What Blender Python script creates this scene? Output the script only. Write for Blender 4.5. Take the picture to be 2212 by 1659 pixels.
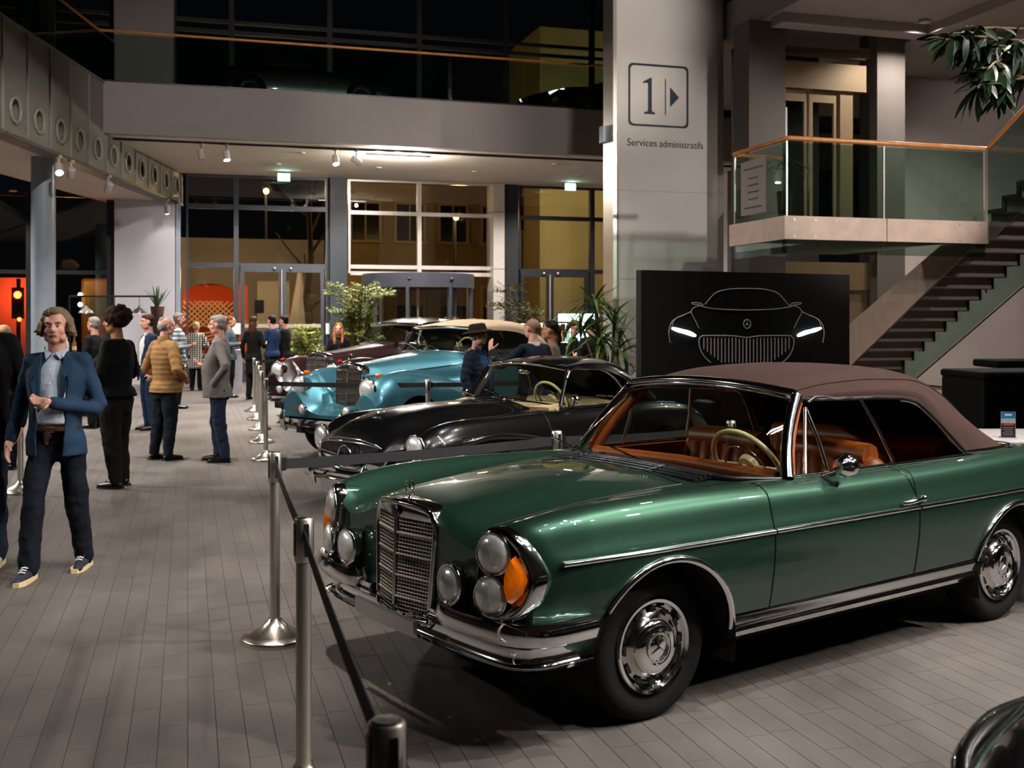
import bpy, bmesh, math, random
from mathutils import Vector, Matrix
import numpy as np
random.seed(7)
for o in list(bpy.data.objects): bpy.data.objects.remove(o)
SC = bpy.context.scene
COL = SC.collection
R = math.radians
# ---------------------------------------------------------------- camera
FPX, CX, HY, CAMH = 2350.0, 1106.0, 692.0, 1.70
cam = bpy.data.cameras.new('camera')
cam.sensor_width = 36.0
cam.lens = FPX / 2212 * 36.0
cam.shift_y = -(829.5 - HY) / 2212
cam.clip_start = 0.05; cam.clip_end = 400
cam.dof.use_dof = True; cam.dof.focus_distance = 6.2; cam.dof.aperture_fstop = 4.5
cam_o = bpy.data.objects.new('camera', cam); COL.objects.link(cam_o)
cam_o.location = (0, 0, CAMH); cam_o.rotation_euler = (R(90), 0, 0)
SC.camera = cam_o
# ---------------------------------------------------------------- world and exposure
SC.view_settings.view_transform = 'Standard'
SC.view_settings.look = 'None'
SC.view_settings.gamma = 1.0
SC.view_settings.use_curve_mapping = False
SC.view_settings.exposure = 0.25
SC.cycles.max_bounces = 5; SC.cycles.transparent_max_bounces = 20; SC.cycles.glossy_bounces = 3; SC.cycles.diffuse_bounces = 3; SC.cycles.transmission_bounces = 3
SC.cycles.use_adaptive_sampling = True; SC.cycles.adaptive_threshold = .1; SC.cycles.adaptive_min_samples = 10; SC.cycles.light_sampling_threshold = .03; SC.cycles.caustics_reflective = False; SC.cycles.caustics_refractive = False
W = bpy.data.worlds.new('night_sky'); SC.world = W; W.use_nodes = True
bg = W.node_tree.nodes['Background']; bg.inputs[0].default_value = (0.0015, 0.0018, 0.0025, 1); bg.inputs[1].default_value = 1.0
# ---------------------------------------------------------------- building axes
TH = R(16.6)
E1 = Vector((math.cos(TH), math.sin(TH), 0)); E2 = Vector((-math.sin(TH), math.cos(TH), 0))
def bp(s, t, z=0.0):                      # a point of the building: s along the facade, t into the depth
    return E1 * s + E2 * t + Vector((0, 0, z))
def on_t(px, t):                          # s of the plane t = const seen at a column of the picture
    r = (px - CX) / FPX
    return t * (math.sin(TH) + r * math.cos(TH)) / (math.cos(TH) - r * math.sin(TH))
def at(px, py, Y):                        # a point at depth Y
    return Vector(((px - CX) * Y / FPX, Y, CAMH - (py - HY) * Y / FPX))
def ground(px, py):
    Y = CAMH * FPX / (py - HY); return Vector(((px - CX) * Y / FPX, Y, 0))
# ---------------------------------------------------------------- helpers
def srgb(c):
    if isinstance(c, str):
        c = c.lstrip('#'); c = [int(c[i:i+2], 16) / 255 for i in (0, 2, 4)]
    return tuple((x / 12.92 if x <= .04045 else ((x + .055) / 1.055) ** 2.4) for x in c)
MATS = {}
def mat(name, col='#808080', rough=.5, metal=0., spec=.5, noise=None, bump=None, coat=0., coat_r=.03, trans=0., ior=1.45, emit=None, sheen=0., island=0., alpha=1., aniso=0., stretch=None, world=False):
    if name in MATS: return MATS[name]
    m = bpy.data.materials.new(name); m.use_nodes = True; MATS[name] = m
    nt = m.node_tree; N = nt.nodes; L = nt.links; b = N['Principled BSDF']
    c = srgb(col)
    b.inputs['Base Color'].default_value = (*c, 1); b.inputs['Roughness'].default_value = rough
    b.inputs['Metallic'].default_value = metal; b.inputs['Specular IOR Level'].default_value = spec
    b.inputs['Coat Weight'].default_value = coat; b.inputs['Coat Roughness'].default_value = coat_r
    b.inputs['Transmission Weight'].default_value = trans; b.inputs['IOR'].default_value = ior
    b.inputs['Sheen Weight'].default_value = sheen; b.inputs['Alpha'].default_value = alpha
    b.inputs['Anisotropic'].default_value = aniso
    if emit:
        b.inputs['Emission Color'].default_value = (*srgb(emit[0]), 1); b.inputs['Emission Strength'].default_value = emit[1]
    tc = N.new('ShaderNodeTexCoord'); src = tc.outputs['Object'] if not world else N.new('ShaderNodeNewGeometry').outputs['Position']
    if stretch:
        mp = N.new('ShaderNodeMapping'); mp.inputs['Scale'].default_value = stretch; L.new(src, mp.inputs[0]); src = mp.outputs[0]
    fac = None
    if noise is None: noise = (6., .06)
    nz = N.new('ShaderNodeTexNoise'); nz.inputs['Scale'].default_value = noise[0]; nz.inputs['Detail'].default_value = 4
    L.new(src, nz.inputs['Vector'])
    hs = N.new('ShaderNodeHueSaturation'); hs.inputs['Color'].default_value = (*c, 1)
    mr = N.new('ShaderNodeMapRange'); mr.inputs['From Min'].default_value = .25; mr.inputs['From Max'].default_value = .75
    mr.inputs['To Min'].default_value = 1 - noise[1]; mr.inputs['To Max'].default_value = 1 + noise[1]
    L.new(nz.outputs['Fac'], mr.inputs[0]); val = mr.outputs[0]
    if island:
        ge = N.new('ShaderNodeNewGeometry'); oi = N.new('ShaderNodeObjectInfo')
        ad = N.new('ShaderNodeMath'); ad.operation = 'ADD'; L.new(ge.outputs['Random Per Island'], ad.inputs[0]); L.new(oi.outputs['Random'], ad.inputs[1])
        fr = N.new('ShaderNodeMath'); fr.operation = 'FRACT'; L.new(ad.outputs[0], fr.inputs[0])
        m2 = N.new('ShaderNodeMapRange'); m2.inputs['To Min'].default_value = 1 - island; m2.inputs['To Max'].default_value = 1 + island
        L.new(fr.outputs[0], m2.inputs[0])
        mu = N.new('ShaderNodeMath'); mu.operation = 'MULTIPLY'; L.new(val, mu.inputs[0]); L.new(m2.outputs[0], mu.inputs[1]); val = mu.outputs[0]
    L.new(val, hs.inputs['Value']); L.new(hs.outputs[0], b.inputs['Base Color'])
    if bump:
        n2 = N.new('ShaderNodeTexNoise'); n2.inputs['Scale'].default_value = bump[0]; n2.inputs['Detail'].default_value = 5
        L.new(src, n2.inputs['Vector'])
        bu = N.new('ShaderNodeBump'); bu.inputs['Strength'].default_value = bump[1]; bu.inputs['Distance'].default_value = bump[2] if len(bump) > 2 else .01
        L.new(n2.outputs['Fac'], bu.inputs['Height']); L.new(bu.outputs[0], b.inputs['Normal'])
    return m
def glass(name, tint='#ffffff', gloss=1., rough=0., f0=.05, mx=.9):
    """clear sheet glass: see-through, with the mirror reflection growing at grazing angles"""
    if name in MATS: return MATS[name]
    m = bpy.data.materials.new(name); m.use_nodes = True; MATS[name] = m
    nt = m.node_tree; N = nt.nodes; L = nt.links
    N.remove(N['Principled BSDF']); out = N['Material Output']
    t = N.new('ShaderNodeBsdfTransparent'); t.inputs[0].default_value = (*srgb(tint), 1)
    g = N.new('ShaderNodeBsdfGlossy'); g.inputs['Roughness'].default_value = rough; g.inputs[0].default_value = (gloss, gloss, gloss, 1)
    lw = N.new('ShaderNodeLayerWeight'); lw.inputs['Blend'].default_value = .5
    pw = N.new('ShaderNodeMath'); pw.operation = 'POWER'; pw.inputs[1].default_value = 4.; L.new(lw.outputs['Facing'], pw.inputs[0])
    mr = N.new('ShaderNodeMapRange'); mr.inputs['To Min'].default_value = f0; mr.inputs['To Max'].default_value = mx; L.new(pw.outputs[0], mr.inputs[0])
    mx_ = N.new('ShaderNodeMixShader'); L.new(mr.outputs[0], mx_.inputs[0]); L.new(t.outputs[0], mx_.inputs[1]); L.new(g.outputs[0], mx_.inputs[2])
    L.new(mx_.outputs[0], out.inputs[0]); return m
def emis(name, col, strength):
    return mat(name, col, rough=.5, emit=(col, strength))

class MB:
    """collects shapes, builds ONE mesh object"""
    def __init__(s): s.v = []; s.f = []; s.mi = []; s.m = 0
    def add(s, vs, fs):
        k = len(s.v); s.v += [tuple(p) for p in vs]; s.f += [tuple(i + k for i in f) for f in fs]; s.mi += [s.m] * len(fs); return s
    def box(s, c, d, rz=0., M=None):
        x, y, z = d[0]/2, d[1]/2, d[2]/2
        ps = [Vector((i, j, k)) for k in (-z, z) for j in (-y, y) for i in (-x, x)]
        T = Matrix.Translation(c) @ (M.to_4x4() if M else Matrix.Rotation(rz, 4, 'Z'))
        return s.add([T @ p for p in ps], [(0,2,3,1),(4,5,7,6),(0,1,5,4),(2,6,7,3),(0,4,6,2),(1,3,7,5)])
    def hexa(s, b, t):                     # bottom 4, top 4 (same turn)
        return s.add(list(b) + list(t), [(3,2,1,0),(4,5,6,7),(0,1,5,4),(1,2,6,5),(2,3,7,6),(3,0,4,7)])
    def prism(s, poly, d):                 # polygon of points, extruded by vector d
        n = len(poly); d = Vector(d); a = [Vector(p) for p in poly]
        return s.add(a + [p + d for p in a], [tuple(range(n))[::-1], tuple(range(n, 2*n))] + [(i, (i+1) % n, n + (i+1) % n, n + i) for i in range(n)])
    def tube(s, path, r, n=8, caps=True, closed=False, flat=None):
        P = [Vector(p) for p in path]; m = len(P)
        rr = r if isinstance(r, (list, tuple)) else [r] * m
        vs = []; up = None
        for i in range(m):
            if closed: d = P[(i+1) % m] - P[i-1]
            else: d = P[min(i+1, m-1)] - P[max(i-1, 0)]
            if d.length < 1e-9: d = Vector((0, 0, 1))
            d.normalize()
            if up is None:
                up = Vector((0, 0, 1)) if abs(d.z) < .9 else Vector((1, 0, 0))
            up = (up - d * up.dot(d))
            if up.length < 1e-5: up = d.orthogonal()
            up.normalize(); sd = d.cross(up)
            for k in range(n):
                a = 2 * math.pi * k / n
                fy = flat if flat else 1.
                vs.append(P[i] + (up * math.cos(a) * fy + sd * math.sin(a)) * rr[i])
        fs = []
        for i in range(m if closed else m - 1):
            j = (i + 1) % m
            for k in range(n):
                k2 = (k + 1) % n; fs.append((i*n + k, i*n + k2, j*n + k2, j*n + k))
        if caps and not closed: fs += [tuple(range(n))[::-1], tuple((m-1)*n + k for k in range(n))]
        return s.add(vs, fs)
    def cyl(s, p0, p1, r0, r1=None, n=16): return s.tube([p0, p1], [r0, r0 if r1 is None else r1], n)
    def lathe(s, prof, o=(0,0,0), ax=(0,0,1), n=24, caps=True):
        """prof: (r, h) pairs along ax from o"""
        ax = Vector(ax).normalized(); o = Vector(o); e = ax.orthogonal().normalized(); g = ax.cross(e); vs = []; fs = []; m = len(prof)
        for r_, h in prof:
            for k in range(n):
                a = 2*math.pi*k/n; vs.append(o + ax*h + (e*math.cos(a) + g*math.sin(a))*r_)
        for i in range(m-1):
            for k in range(n):
                k2 = (k+1) % n; fs.append((i*n+k, i*n+k2, (i+1)*n+k2, (i+1)*n+k))
        if caps: fs += [tuple(range(n))[::-1], tuple((m-1)*n+k for k in range(n))]
        return s.add(vs, fs)
    def ball(s, c, r, n=12, m=8, M=None):
        c = Vector(c); r = r if isinstance(r, (tuple, list)) else (r, r, r); vs = []; fs = []
        for i in range(1, m):
            b = math.pi*i/m
            for k in range(n):
                a = 2*math.pi*k/n; p = Vector((r[0]*math.sin(b)*math.cos(a), r[1]*math.sin(b)*math.sin(a), r[2]*math.cos(b)))
                vs.append(c + (M @ p if M else p))
        t = Vector((0, 0, r[2])); vs += [c + (M @ t if M else t), c - (M @ t if M else t)]; T = len(vs) - 2
        for i in range(m-2):
            for k in range(n):
                k2 = (k+1) % n; fs.append((i*n+k, (i+1)*n+k, (i+1)*n+k2, i*n+k2))
        for k in range(n):
            fs.append((T, k, (k+1) % n)); fs.append((T+1, (m-2)*n+(k+1) % n, (m-2)*n+k))
        return s.add(vs, fs)
    def grid(s, rows, closed=False):
        m = len(rows); n = len(rows[0]); vs = [p for r_ in rows for p in r_]; fs = []
        for i in range(m-1):
            for k in range(n if closed else n-1):
                k2 = (k+1) % n; fs.append((i*n+k, i*n+k2, (i+1)*n+k2, (i+1)*n+k))
        return s.add(vs, fs)
    def strip(s, path, hw, th, up=(0,0,1), side=None):
        """flat band along a path: half width hw along 'up', thickness th"""
        P = [Vector(p) for p in path]; m = len(P); vs = []; fs = []; up = Vector(up)
        for i in range(m):
            d = (P[min(i+1, m-1)] - P[max(i-1, 0)]).normalized(); sd = d.cross(up).normalized(); w = sd.cross(d).normalized()
            h = hw[i] if isinstance(hw, (list, tuple)) else hw
            vs += [P[i] + w*h + sd*th/2, P[i] + w*h - sd*th/2, P[i] - w*h - sd*th/2, P[i] - w*h + sd*th/2]
        for i in range(m-1):
            for k in range(4):
                k2 = (k+1) % 4; fs.append((i*4+k, i*4+k2, i*4+4+k2, i*4+4+k))
        fs += [(3,2,1,0), tuple((m-1)*4+k for k in range(4))]
        return s.add(vs, fs)
    def build(s, name, ms, parent=None, smooth=None, fix=True, loc=None, bevel=0.):
        me = bpy.data.meshes.new(name); me.from_pydata(s.v, [], s.f)
        for m_ in (ms if isinstance(ms, (list, tuple)) else [ms]): me.materials.append(m_)
        if len(set(s.mi)) > 1: me.polygons.foreach_set('material_index', s.mi)
        if fix:
            b = bmesh.new(); b.from_mesh(me); bmesh.ops.recalc_face_normals(b, faces=b.faces); b.to_mesh(me); b.free()
        o = bpy.data.objects.new(name, me); COL.objects.link(o)
        if parent: o.parent = parent
        if loc is not None: o.location = loc
        if smooth is not None:
            for p in me.polygons: p.use_smooth = True
            if smooth < 180: me.set_sharp_from_angle(angle=R(smooth))
        if bevel:
            bv = o.modifiers.new('bevel', 'BEVEL'); bv.width = bevel; bv.segments = 2; bv.limit_method = 'ANGLE'
        return o
def tag(o, label=None, cat=None, group=None, kind=None):
    if label: o['label'] = label
    if cat: o['category'] = cat
    if group: o['group'] = group
    if kind: o['kind'] = kind
    return o
def thing(name, loc, rz, label, cat, group=None):
    o = bpy.data.objects.new(name, None); COL.objects.link(o); o.location = loc; o.rotation_euler = (0, 0, rz); o.empty_display_size = .2
    return tag(o, label, cat, group)
def struct(o): o['kind'] = 'structure'; return o
def copy_tree(o, parent=None):
    c = o.copy(); COL.objects.link(c); c.parent = parent
    for ch in o.children: copy_tree(ch, c)
    return c
def bbox(mb, s0, s1, t0, t1, z0, z1):      # box in building axes
    mb.hexa([bp(s0,t0,z0), bp(s1,t0,z0), bp(s1,t1,z0), bp(s0,t1,z0)], [bp(s0,t0,z1), bp(s1,t0,z1), bp(s1,t1,z1), bp(s0,t1,z1)]); return mb
def crom(P, n):                            # Catmull-Rom through points (tuples), n steps for each span
    P = [np.array(p, float) for p in P]; out = []
    for i in range(len(P) - 1):
        p0 = P[i-1] if i else 2*P[0] - P[1]; p1, p2 = P[i], P[i+1]; p3 = P[i+2] if i + 2 < len(P) else 2*P[-1] - P[-2]
        for k in range(n):
            t = k / n; out.append(.5*((2*p1) + (-p0+p2)*t + (2*p0-5*p1+4*p2-p3)*t*t + (-p0+3*p1-3*p2+p3)*t**3))
    out.append(P[-1]); return [tuple(p) for p in out]
# ================================================================ MATERIALS OF THE PLACE
M_FLOOR = mat('slate_floor', '#56504c', rough=.60, spec=.35, noise=(1.6, .42), bump=(30., .12, .004), island=.04, stretch=(1., .45, 1.), world=True)
nt_ = M_FLOOR.node_tree; nz_ = [n for n in nt_.nodes if n.type == 'TEX_NOISE'][0]; nz_.inputs['Detail'].default_value = 9; nz_.inputs['Roughness'].default_value = .62
rr_ = nt_.nodes.new('ShaderNodeMapRange'); rr_.inputs['To Min'].default_value = .48; rr_.inputs['To Max'].default_value = .72; nt_.links.new(nz_.outputs['Fac'], rr_.inputs[0]); nt_.links.new(rr_.outputs[0], nt_.nodes['Principled BSDF'].inputs['Roughness'])
M_JOINT = mat('floor_joint', '#4c4744', rough=.7)
M_PLASTER = mat('grey_plaster', '#a39a97', rough=.75, noise=(3., .04))
M_FASCIA = mat('mauve_fascia', '#8f8583', rough=.7, noise=(2., .04))
M_SOFFIT = mat('pale_soffit', '#cfc5bc', rough=.8, noise=(2., .03))
M_WHITE = mat('white_wall', '#b2b0b9', rough=.8, noise=(2., .03))
M_DARKWALL = mat('dark_wall', '#23231f', rough=.8)
M_FRAME = mat('anthracite_frame', '#3a3d44', rough=.4, metal=.3)
M_BLACKFR = mat('black_frame', '#15161a', rough=.45)
M_SILVER = mat('silver_frame', '#b9b0aa', rough=.35, metal=.5)
M_CONC = mat('smooth_concrete', '#8c837f', rough=.7, noise=(2.5, .06), bump=(40., .05))
M_SIGNWALL = mat('sign_wall', '#b9b2ad', rough=.7, noise=(1.5, .05))
M_COLUMN = mat('blue_grey_paint', '#8d97a3', rough=.3)
M_BEAM = mat('beam_metal', '#6f6b64', rough=.5, noise=(4., .05))
M_WOOD = mat('handrail_wood', '#b0713a', rough=.35, noise=(9., .2), stretch=(1., 1., .2))
M_BLACK = mat('black_metal', '#101012', rough=.4)
M_STEEL = mat('brushed_steel', '#c9c2b8', rough=.40, metal=1., noise=(60., .08), stretch=(1., 1., .05))
M_CHROME = mat('chrome', '#e6e6e6', rough=.09, metal=1., noise=(3., .02))
M_WINGLASS = glass('window_glass', '#e6e8e4', f0=.055, mx=.8)
M_CLEARGLASS = glass('clear_railing_glass', '#d6e0da', f0=.018, mx=.35)
M_RAILGLASS = glass('railing_glass', '#cfe0d8', f0=.06, mx=.8)
M_LAMPW = emis('lamp_white', '#fff4ea', 30.)
def zt(px, py, t):                         # height of a point of the plane t = const seen at a pixel
    s = on_t(px, t); Y = bp(s, t).y; return CAMH - (py - HY) * Y / FPX
TF, TB = 30.9, 24.7                        # facade and balcony edge
# ---------------------------------------------------------------- floor of slate strips
mb = MB(); bbox(mb, -40, 40, -14, TF + .2, -.3, -.004)
floor = struct(mb.build('floor', M_JOINT))
TW, TL = .115, .60
tile = MB(); g = .0008; tile.hexa([(g,g,-.004),(TW-g,g,-.004),(TW-g,TL-g,-.004),(g,TL-g,-.004)], [(g+.0006,g+.0006,0),(TW-g-.0006,g+.0006,0),(TW-g-.0006,TL-g-.0006,0),(g+.0006,TL-g-.0006,0)])
cand = []
for i in range(-130, 130):
    off = (i * .23 + .07 * ((i * 37) % 5)) % TL
    for j in range(1, 38):
        s, t = i * TW, j * TL + off
        w = bp(s + TW/2, t + TL/2)
        if w.y < 2.5: continue
        px = CX + FPX * w.x / w.y; py = HY + FPX * CAMH / w.y
        if -120 < px < 2330 and py < 1760: cand.append((w.length, s, t, px, py))
cand.sort()
first = None; rest = MB()
near = [c for c in cand if -30 < c[3] < 2240 and c[4] < 1690]
pick = set((c[1], c[2]) for c in near[:298])
for d, s, t, px, py in cand:
    if (s, t) in pick:
        if first is None:
            o = tile.build('floor_strip', M_FLOOR, floor); first = o
        else:
            o = first.copy(); COL.objects.link(o); o.parent = floor
        o.location = bp(s, t, 0); o.rotation_euler = (0, 0, TH)
    else:
        if w is None: continue
        a, b = s + g, s + TW - g; c0, c1 = t + g, t + TL - g
        k = len(rest.v)
        rest.v += [tuple(bp(a,c0,0)), tuple(bp(b,c0,0)), tuple(bp(b,c1,0)), tuple(bp(a,c1,0)), tuple(bp(a,c0,-.004)), tuple(bp(b,c0,-.004)), tuple(bp(b,c1,-.004)), tuple(bp(a,c1,-.004))]
        rest.f += [(k,k+1,k+2,k+3),(k,k+4,k+5,k+1),(k+3,k+2,k+6,k+7),(k,k+3,k+7,k+4),(k+1,k+5,k+6,k+2)]; rest.mi += [0]*5
ro = rest.build('floor_strip_field', M_FLOOR, floor, fix=False); ro['kind'] = 'stuff'
mb = MB(); bbox(mb, -40, 40, 38 * TL - .6, TF + .1, -.02, -.0005); bbox(mb, -40, 40, -14, .6, -.02, -.0005)
bbox(mb, -40, -13.6, .6, 38*TL - .6, -.02, -.0005); bbox(mb, 13.6, 40, .6, 38*TL - .6, -.02, -.0005)
mb.build('slab', M_FLOOR, floor)
# ---------------------------------------------------------------- shell behind and beside the camera
S_BEAM0 = -8.55
mb = MB(); bbox(mb, -40, 40, -14.4, -14, 0, 12.5); struct(mb.build('wall_back', M_PLASTER))
mb = MB(); bbox(mb, 22, 22.4, -14, 32, 0, 12.5); struct(mb.build('wall_right', M_PLASTER))
mb = MB(); bbox(mb, -30.4, -30, -14, 32, 0, 12.5); struct(mb.build('wall_left', M_PLASTER))
mb = MB(); bbox(mb, -40, 40, -14, 32, 12.5, 12.8); ceil = struct(mb.build('ceiling', M_DARKWALL))
# ---------------------------------------------------------------- balcony (upper floor) slab: fascia, soffit, track slot
sL, sR = on_t(205, TB), on_t(1640, TB)
mb = MB(); bbox(mb, sL, sR, TB, TB + .25, 5.7, 6.8); balc = struct(mb.build('balcony', M_FASCIA))
mb = MB(); bbox(mb, sL - 1.2, sR, TB + .25, TF, 5.7, 5.95); mb.build('soffit', M_SOFFIT, balc)
mb = MB(); bbox(mb, sL - 14, sR + 6, TB + .25, TF + 1, 6.6, 6.8); mb.build('upper_floor', M_DARKWALL, balc)
mb = MB(); bbox(mb, sL + .3, sR, TB + .62, TB + .72, 5.66, 5.72); mb.build('track_slot', M_BLACK, balc)
mb = MB(); bbox(mb, sL, sR, TB + .02, TB + .12, 6.8, 6.84); mb.build('glass_shoe', M_BLACK, balc)
# glass balustrade of the upper floor, wooden handrail
rail = thing('balcony_railing', bp(0, TB, 6.84), TH, 'long glass balustrade with a thin wooden handrail along the upper floor', 'railing')
edges = [205, 480, 700, 928, 1135, 1330, 1640]
for a, b in zip(edges[:-1], edges[1:]):
    s0, s1 = on_t(a, TB), on_t(b, TB)
    m_ = MB(); m_.box(((s0+s1)/2, .07, .5), (s1-s0-.015, .02, 1.0)); m_.build('glass_panel', M_CLEARGLASS, rail)
m_ = MB(); m_.tube([(on_t(203, TB), .07, 1.06), (sR, .07, 1.06)], .03, 10); m_.build('handrail', M_WOOD, rail, smooth=60)
# ---------------------------------------------------------------- left beam with port holes
BX0, BY0, BX1, BY1 = -8.28, 13.0, -8.98, 29.6
bd = Vector((BX1-BX0, BY1-BY0, 0)); BL = bd.length; bu = bd / BL; bn = Vector((bu.y, -bu.x, 0))   # bn looks into the hall
def bm_(a, z, n=0.): return Vector((BX0, BY0, 0)) + bu * a + bn * n + Vector((0, 0, z))
Z0, Z1 = 4.90, 6.8
mb = MB(); mb.hexa([bm_(0,Z0,-.45), bm_(BL,Z0,-.45), bm_(BL,Z0,-.30), bm_(0,Z0,-.30)], [bm_(0,Z1,-.45), bm_(BL,Z1,-.45), bm_(BL,Z1,-.30), bm_(0,Z1,-.30)])
mb.hexa([bm_(0,Z0-.03,-.45), bm_(BL,Z0-.03,-.45), bm_(BL,Z0-.03,.02), bm_(0,Z0-.03,.02)], [bm_(0,Z0,-.45), bm_(BL,Z0,-.45), bm_(BL,Z0,.02), bm_(0,Z0,.02)])
mb.hexa([bm_(0,Z1-.04,-.45), bm_(11.4,Z1-.04,-.45), bm_(11.4,Z1-.04,.03), bm_(0,Z1-.04,.03)], [bm_(0,Z1,-.45), bm_(11.4,Z1,-.45), bm_(11.4,Z1,.03), bm_(0,Z1,.03)])
beam = struct(mb.build('beam', M_BEAM))
PW = 1.04; a_first = 4.62
M_PORTR = mat('port_rim', '#8f8a7e', rough=.4)
aa = a_first - 4 * PW - PW / 2
while aa < BL - .2:
    a0, a1 = aa, min(aa + PW - .03, BL); top = 5.7 if a0 > 11.6 else Z1
    ac, zc, r = (a0 + a1)/2, Z0 + .40, .215
    if a1 - a0 < .6: break
    P = MB(); n = 24; vs = []; fs = []
    for k in range(n):
        an = 2*math.pi*k/n + math.pi/4; c_, s_ = math.cos(an), math.sin(an); q = max(abs(c_), abs(s_))
        ox, oz = c_/q, s_/q
        vs.append(bm_(ac + ox*(a1-a0)/2, zc + (oz*(top-.04-zc) if oz > 0 else oz*(zc-Z0)), 0)); vs.append(bm_(ac + c_*r, zc + s_*r, 0)); vs.append(bm_(ac + c_*r*.8, zc + s_*r*.8, -.26))
    for k in range(n):
        j = (k+1) % n; fs += [(3*k, 3*j, 3*j+1, 3*k+1), (3*k+1, 3*j+1, 3*j+2, 3*k+2)]
    P.add(vs, fs); pn = P.build('panel', M_BEAM, beam)
    Q = MB(); Q.tube([bm_(ac + math.cos(2*math.pi*k/20)*r, zc + math.sin(2*math.pi*k/20)*r, .012) for k in range(20)], .03, 8, closed=True); Q.build('port_rim', M_PORTR, pn, smooth=60)
    Q = MB(); Q.hexa([bm_(a1,Z0,-.05), bm_(a1+.03,Z0,-.05), bm_(a1+.03,Z0,.03), bm_(a1,Z0,.03)], [bm_(a1,top-.04,-.05), bm_(a1+.03,top-.04,-.05), bm_(a1+.03,top-.04,.03), bm_(a1,top-.04,.03)]); Q.build('rib', M_PORTR, beam)
    aa += PW
Q = MB(); Q.hexa([bm_(0,Z0-.09,.0), bm_(BL,Z0-.09,.0), bm_(BL,Z0-.09,.04), bm_(0,Z0-.09,.04)], [bm_(0,Z0-.03,.0), bm_(BL,Z0-.03,.0), bm_(BL,Z0-.03,.04), bm_(0,Z0-.03,.04)]); Q.build('track', M_BLACK, beam)
# railing on the beam
rl = thing('beam_railing', bm_(0, Z1), 0, 'glass balustrade with wooden rail on top of the port-holed beam', 'railing')
q0 = bm_(0, Z1)
for a0, a1 in ((0, 3.8), (3.8, 7.6), (7.6, 11.2)):
    m_ = MB(); m_.hexa([bm_(a0+.01,Z1,-.1)-q0, bm_(a1,Z1,-.1)-q0, bm_(a1,Z1,-.08)-q0, bm_(a0+.01,Z1,-.08)-q0], [bm_(a0+.01,Z1+1.04,-.1)-q0, bm_(a1,Z1+1.04,-.1)-q0, bm_(a1,Z1+1.04,-.08)-q0, bm_(a0+.01,Z1+1.04,-.08)-q0]); m_.build('glass_panel', M_CLEARGLASS, rl)
m_ = MB(); m_.tube([bm_(0,Z1+1.08,-.09)-q0, bm_(11.1,Z1+1.08,-.09)-q0], .03, 10); m_.build('handrail', M_WOOD, rl, smooth=60)
# ---------------------------------------------------------------- low ceiling left of the beam
mb = MB(); mb.hexa([bm_(0,4.9,-3.2), bm_(BL+.6,4.9,-2.0), bm_(BL+.6,4.9,-.45), bm_(0,4.9,-.45)], [bm_(0,5.0,-3.2), bm_(BL+.6,5.0,-2.0), bm_(BL+.6,5.0,-.45), bm_(0,5.0,-.45)])
lowc = struct(mb.build('ceiling_left', M_SOFFIT))
mb = MB(); bbox(mb, -34, -5.2, 12, TF, 5.0, 5.2); mb.build('upper_field', M_SOFFIT, lowc)
for px in (1, 2, 3):
    t_ = 30.9 - px * 2.1; m_ = MB(); bbox(m_, -22, -8.9 + .1*px, t_, t_ + .09, 4.97, 5.01); m_.build('light_slot', M_BLACK, lowc)
# round column
cp = Vector((-9.22, 21.4, 0)); mb = MB(); mb.cyl(cp, cp + Vector((0,0,10.8)), .225, n=40); struct(mb.build('round_column', M_COLUMN, smooth=60))
# ---------------------------------------------------------------- white pier left of the glass front, grey pier of the floor above
mb = MB(); bbox(mb, on_t(247, TF-.5), on_t(378, TF-.5), TF - .5, TF + .3, 0, 5.0); struct(mb.build('wall_pier', M_WHITE))
mb = MB(); bbox(mb, on_t(380, TF-.52), on_t(390, TF-.5), TF - .5, TF + .3, 0, 5.0); struct(mb.build('trim_1', M_COLUMN))
mb = MB(); bbox(mb, on_t(246, TF-.6), on_t(375, TF-.6), TF - .6, TF + .3, 6.8, 12.5); struct(mb.build('wall_upper_pier', M_FASCIA))
# ---------------------------------------------------------------- glass front: bays as windows and doors
def bay(name, x0, x1, vs, hs, fm, z0, z1, t, vw=.09, hw=.1, gm=None):
    """vs: picture columns of the uprights, hs: heights of the rails"""
    ss = [on_t(x0, t)] + [on_t(v, t) for v in vs] + [on_t(x1, t)]
    mb = MB(); bbox(mb, ss[0], ss[0]+.06, t-.06, t+.1, z0, z1); w = struct(mb.build(name, fm))
    for v in ss[1:]:
        m_ = MB(); bbox(m_, v-vw/2, v+vw/2, t-.08, t+.08, z0, z1); m_.build('mullion', fm, w)
    zz = [z0] + list(hs) + [z1]
    for a, b in zip(ss[:-1], ss[1:]):
        for h in zz[(0 if z0 > 0 else 1):]:
            m_ = MB(); bbox(m_, a+vw/2, b-vw/2, t-.06, t+.06, h-hw/2, h+hw/2); m_.build('transom', fm, w)
        for c, d in zip(zz[:-1], zz[1:]):
            m_ = MB(); bbox(m_, a+vw/2, b-vw/2, t-.006, t+.006, c+(hw/2 if c > 0 else .0), d-hw/2); m_.build('pane', gm or M_WINGLASS, w)
    return w
zA, zB = zt(560, 449, TF), zt(560, 574, TF)
zC = zt(560, 704, TF)
w1 = bay('window_1', 402, 708, [510], [zB, zA], M_FRAME, 0, 5.7, TF, vw=.13, hw=.13)
w3 = bay('window_3', 752, 1064, [905], [zt(905, 578, TF), zt(905, 463, TF)], M_SILVER, zt(905, 592, TF), 5.7, TF, vw=.12, hw=.11)
w4 = bay('window_4', 1120, 1330, [1278], [zt(1200, 586, TF), zt(1200, 472, TF)], M_BLACKFR, 0, 5.7, TF, vw=.14, hw=.12)
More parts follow.
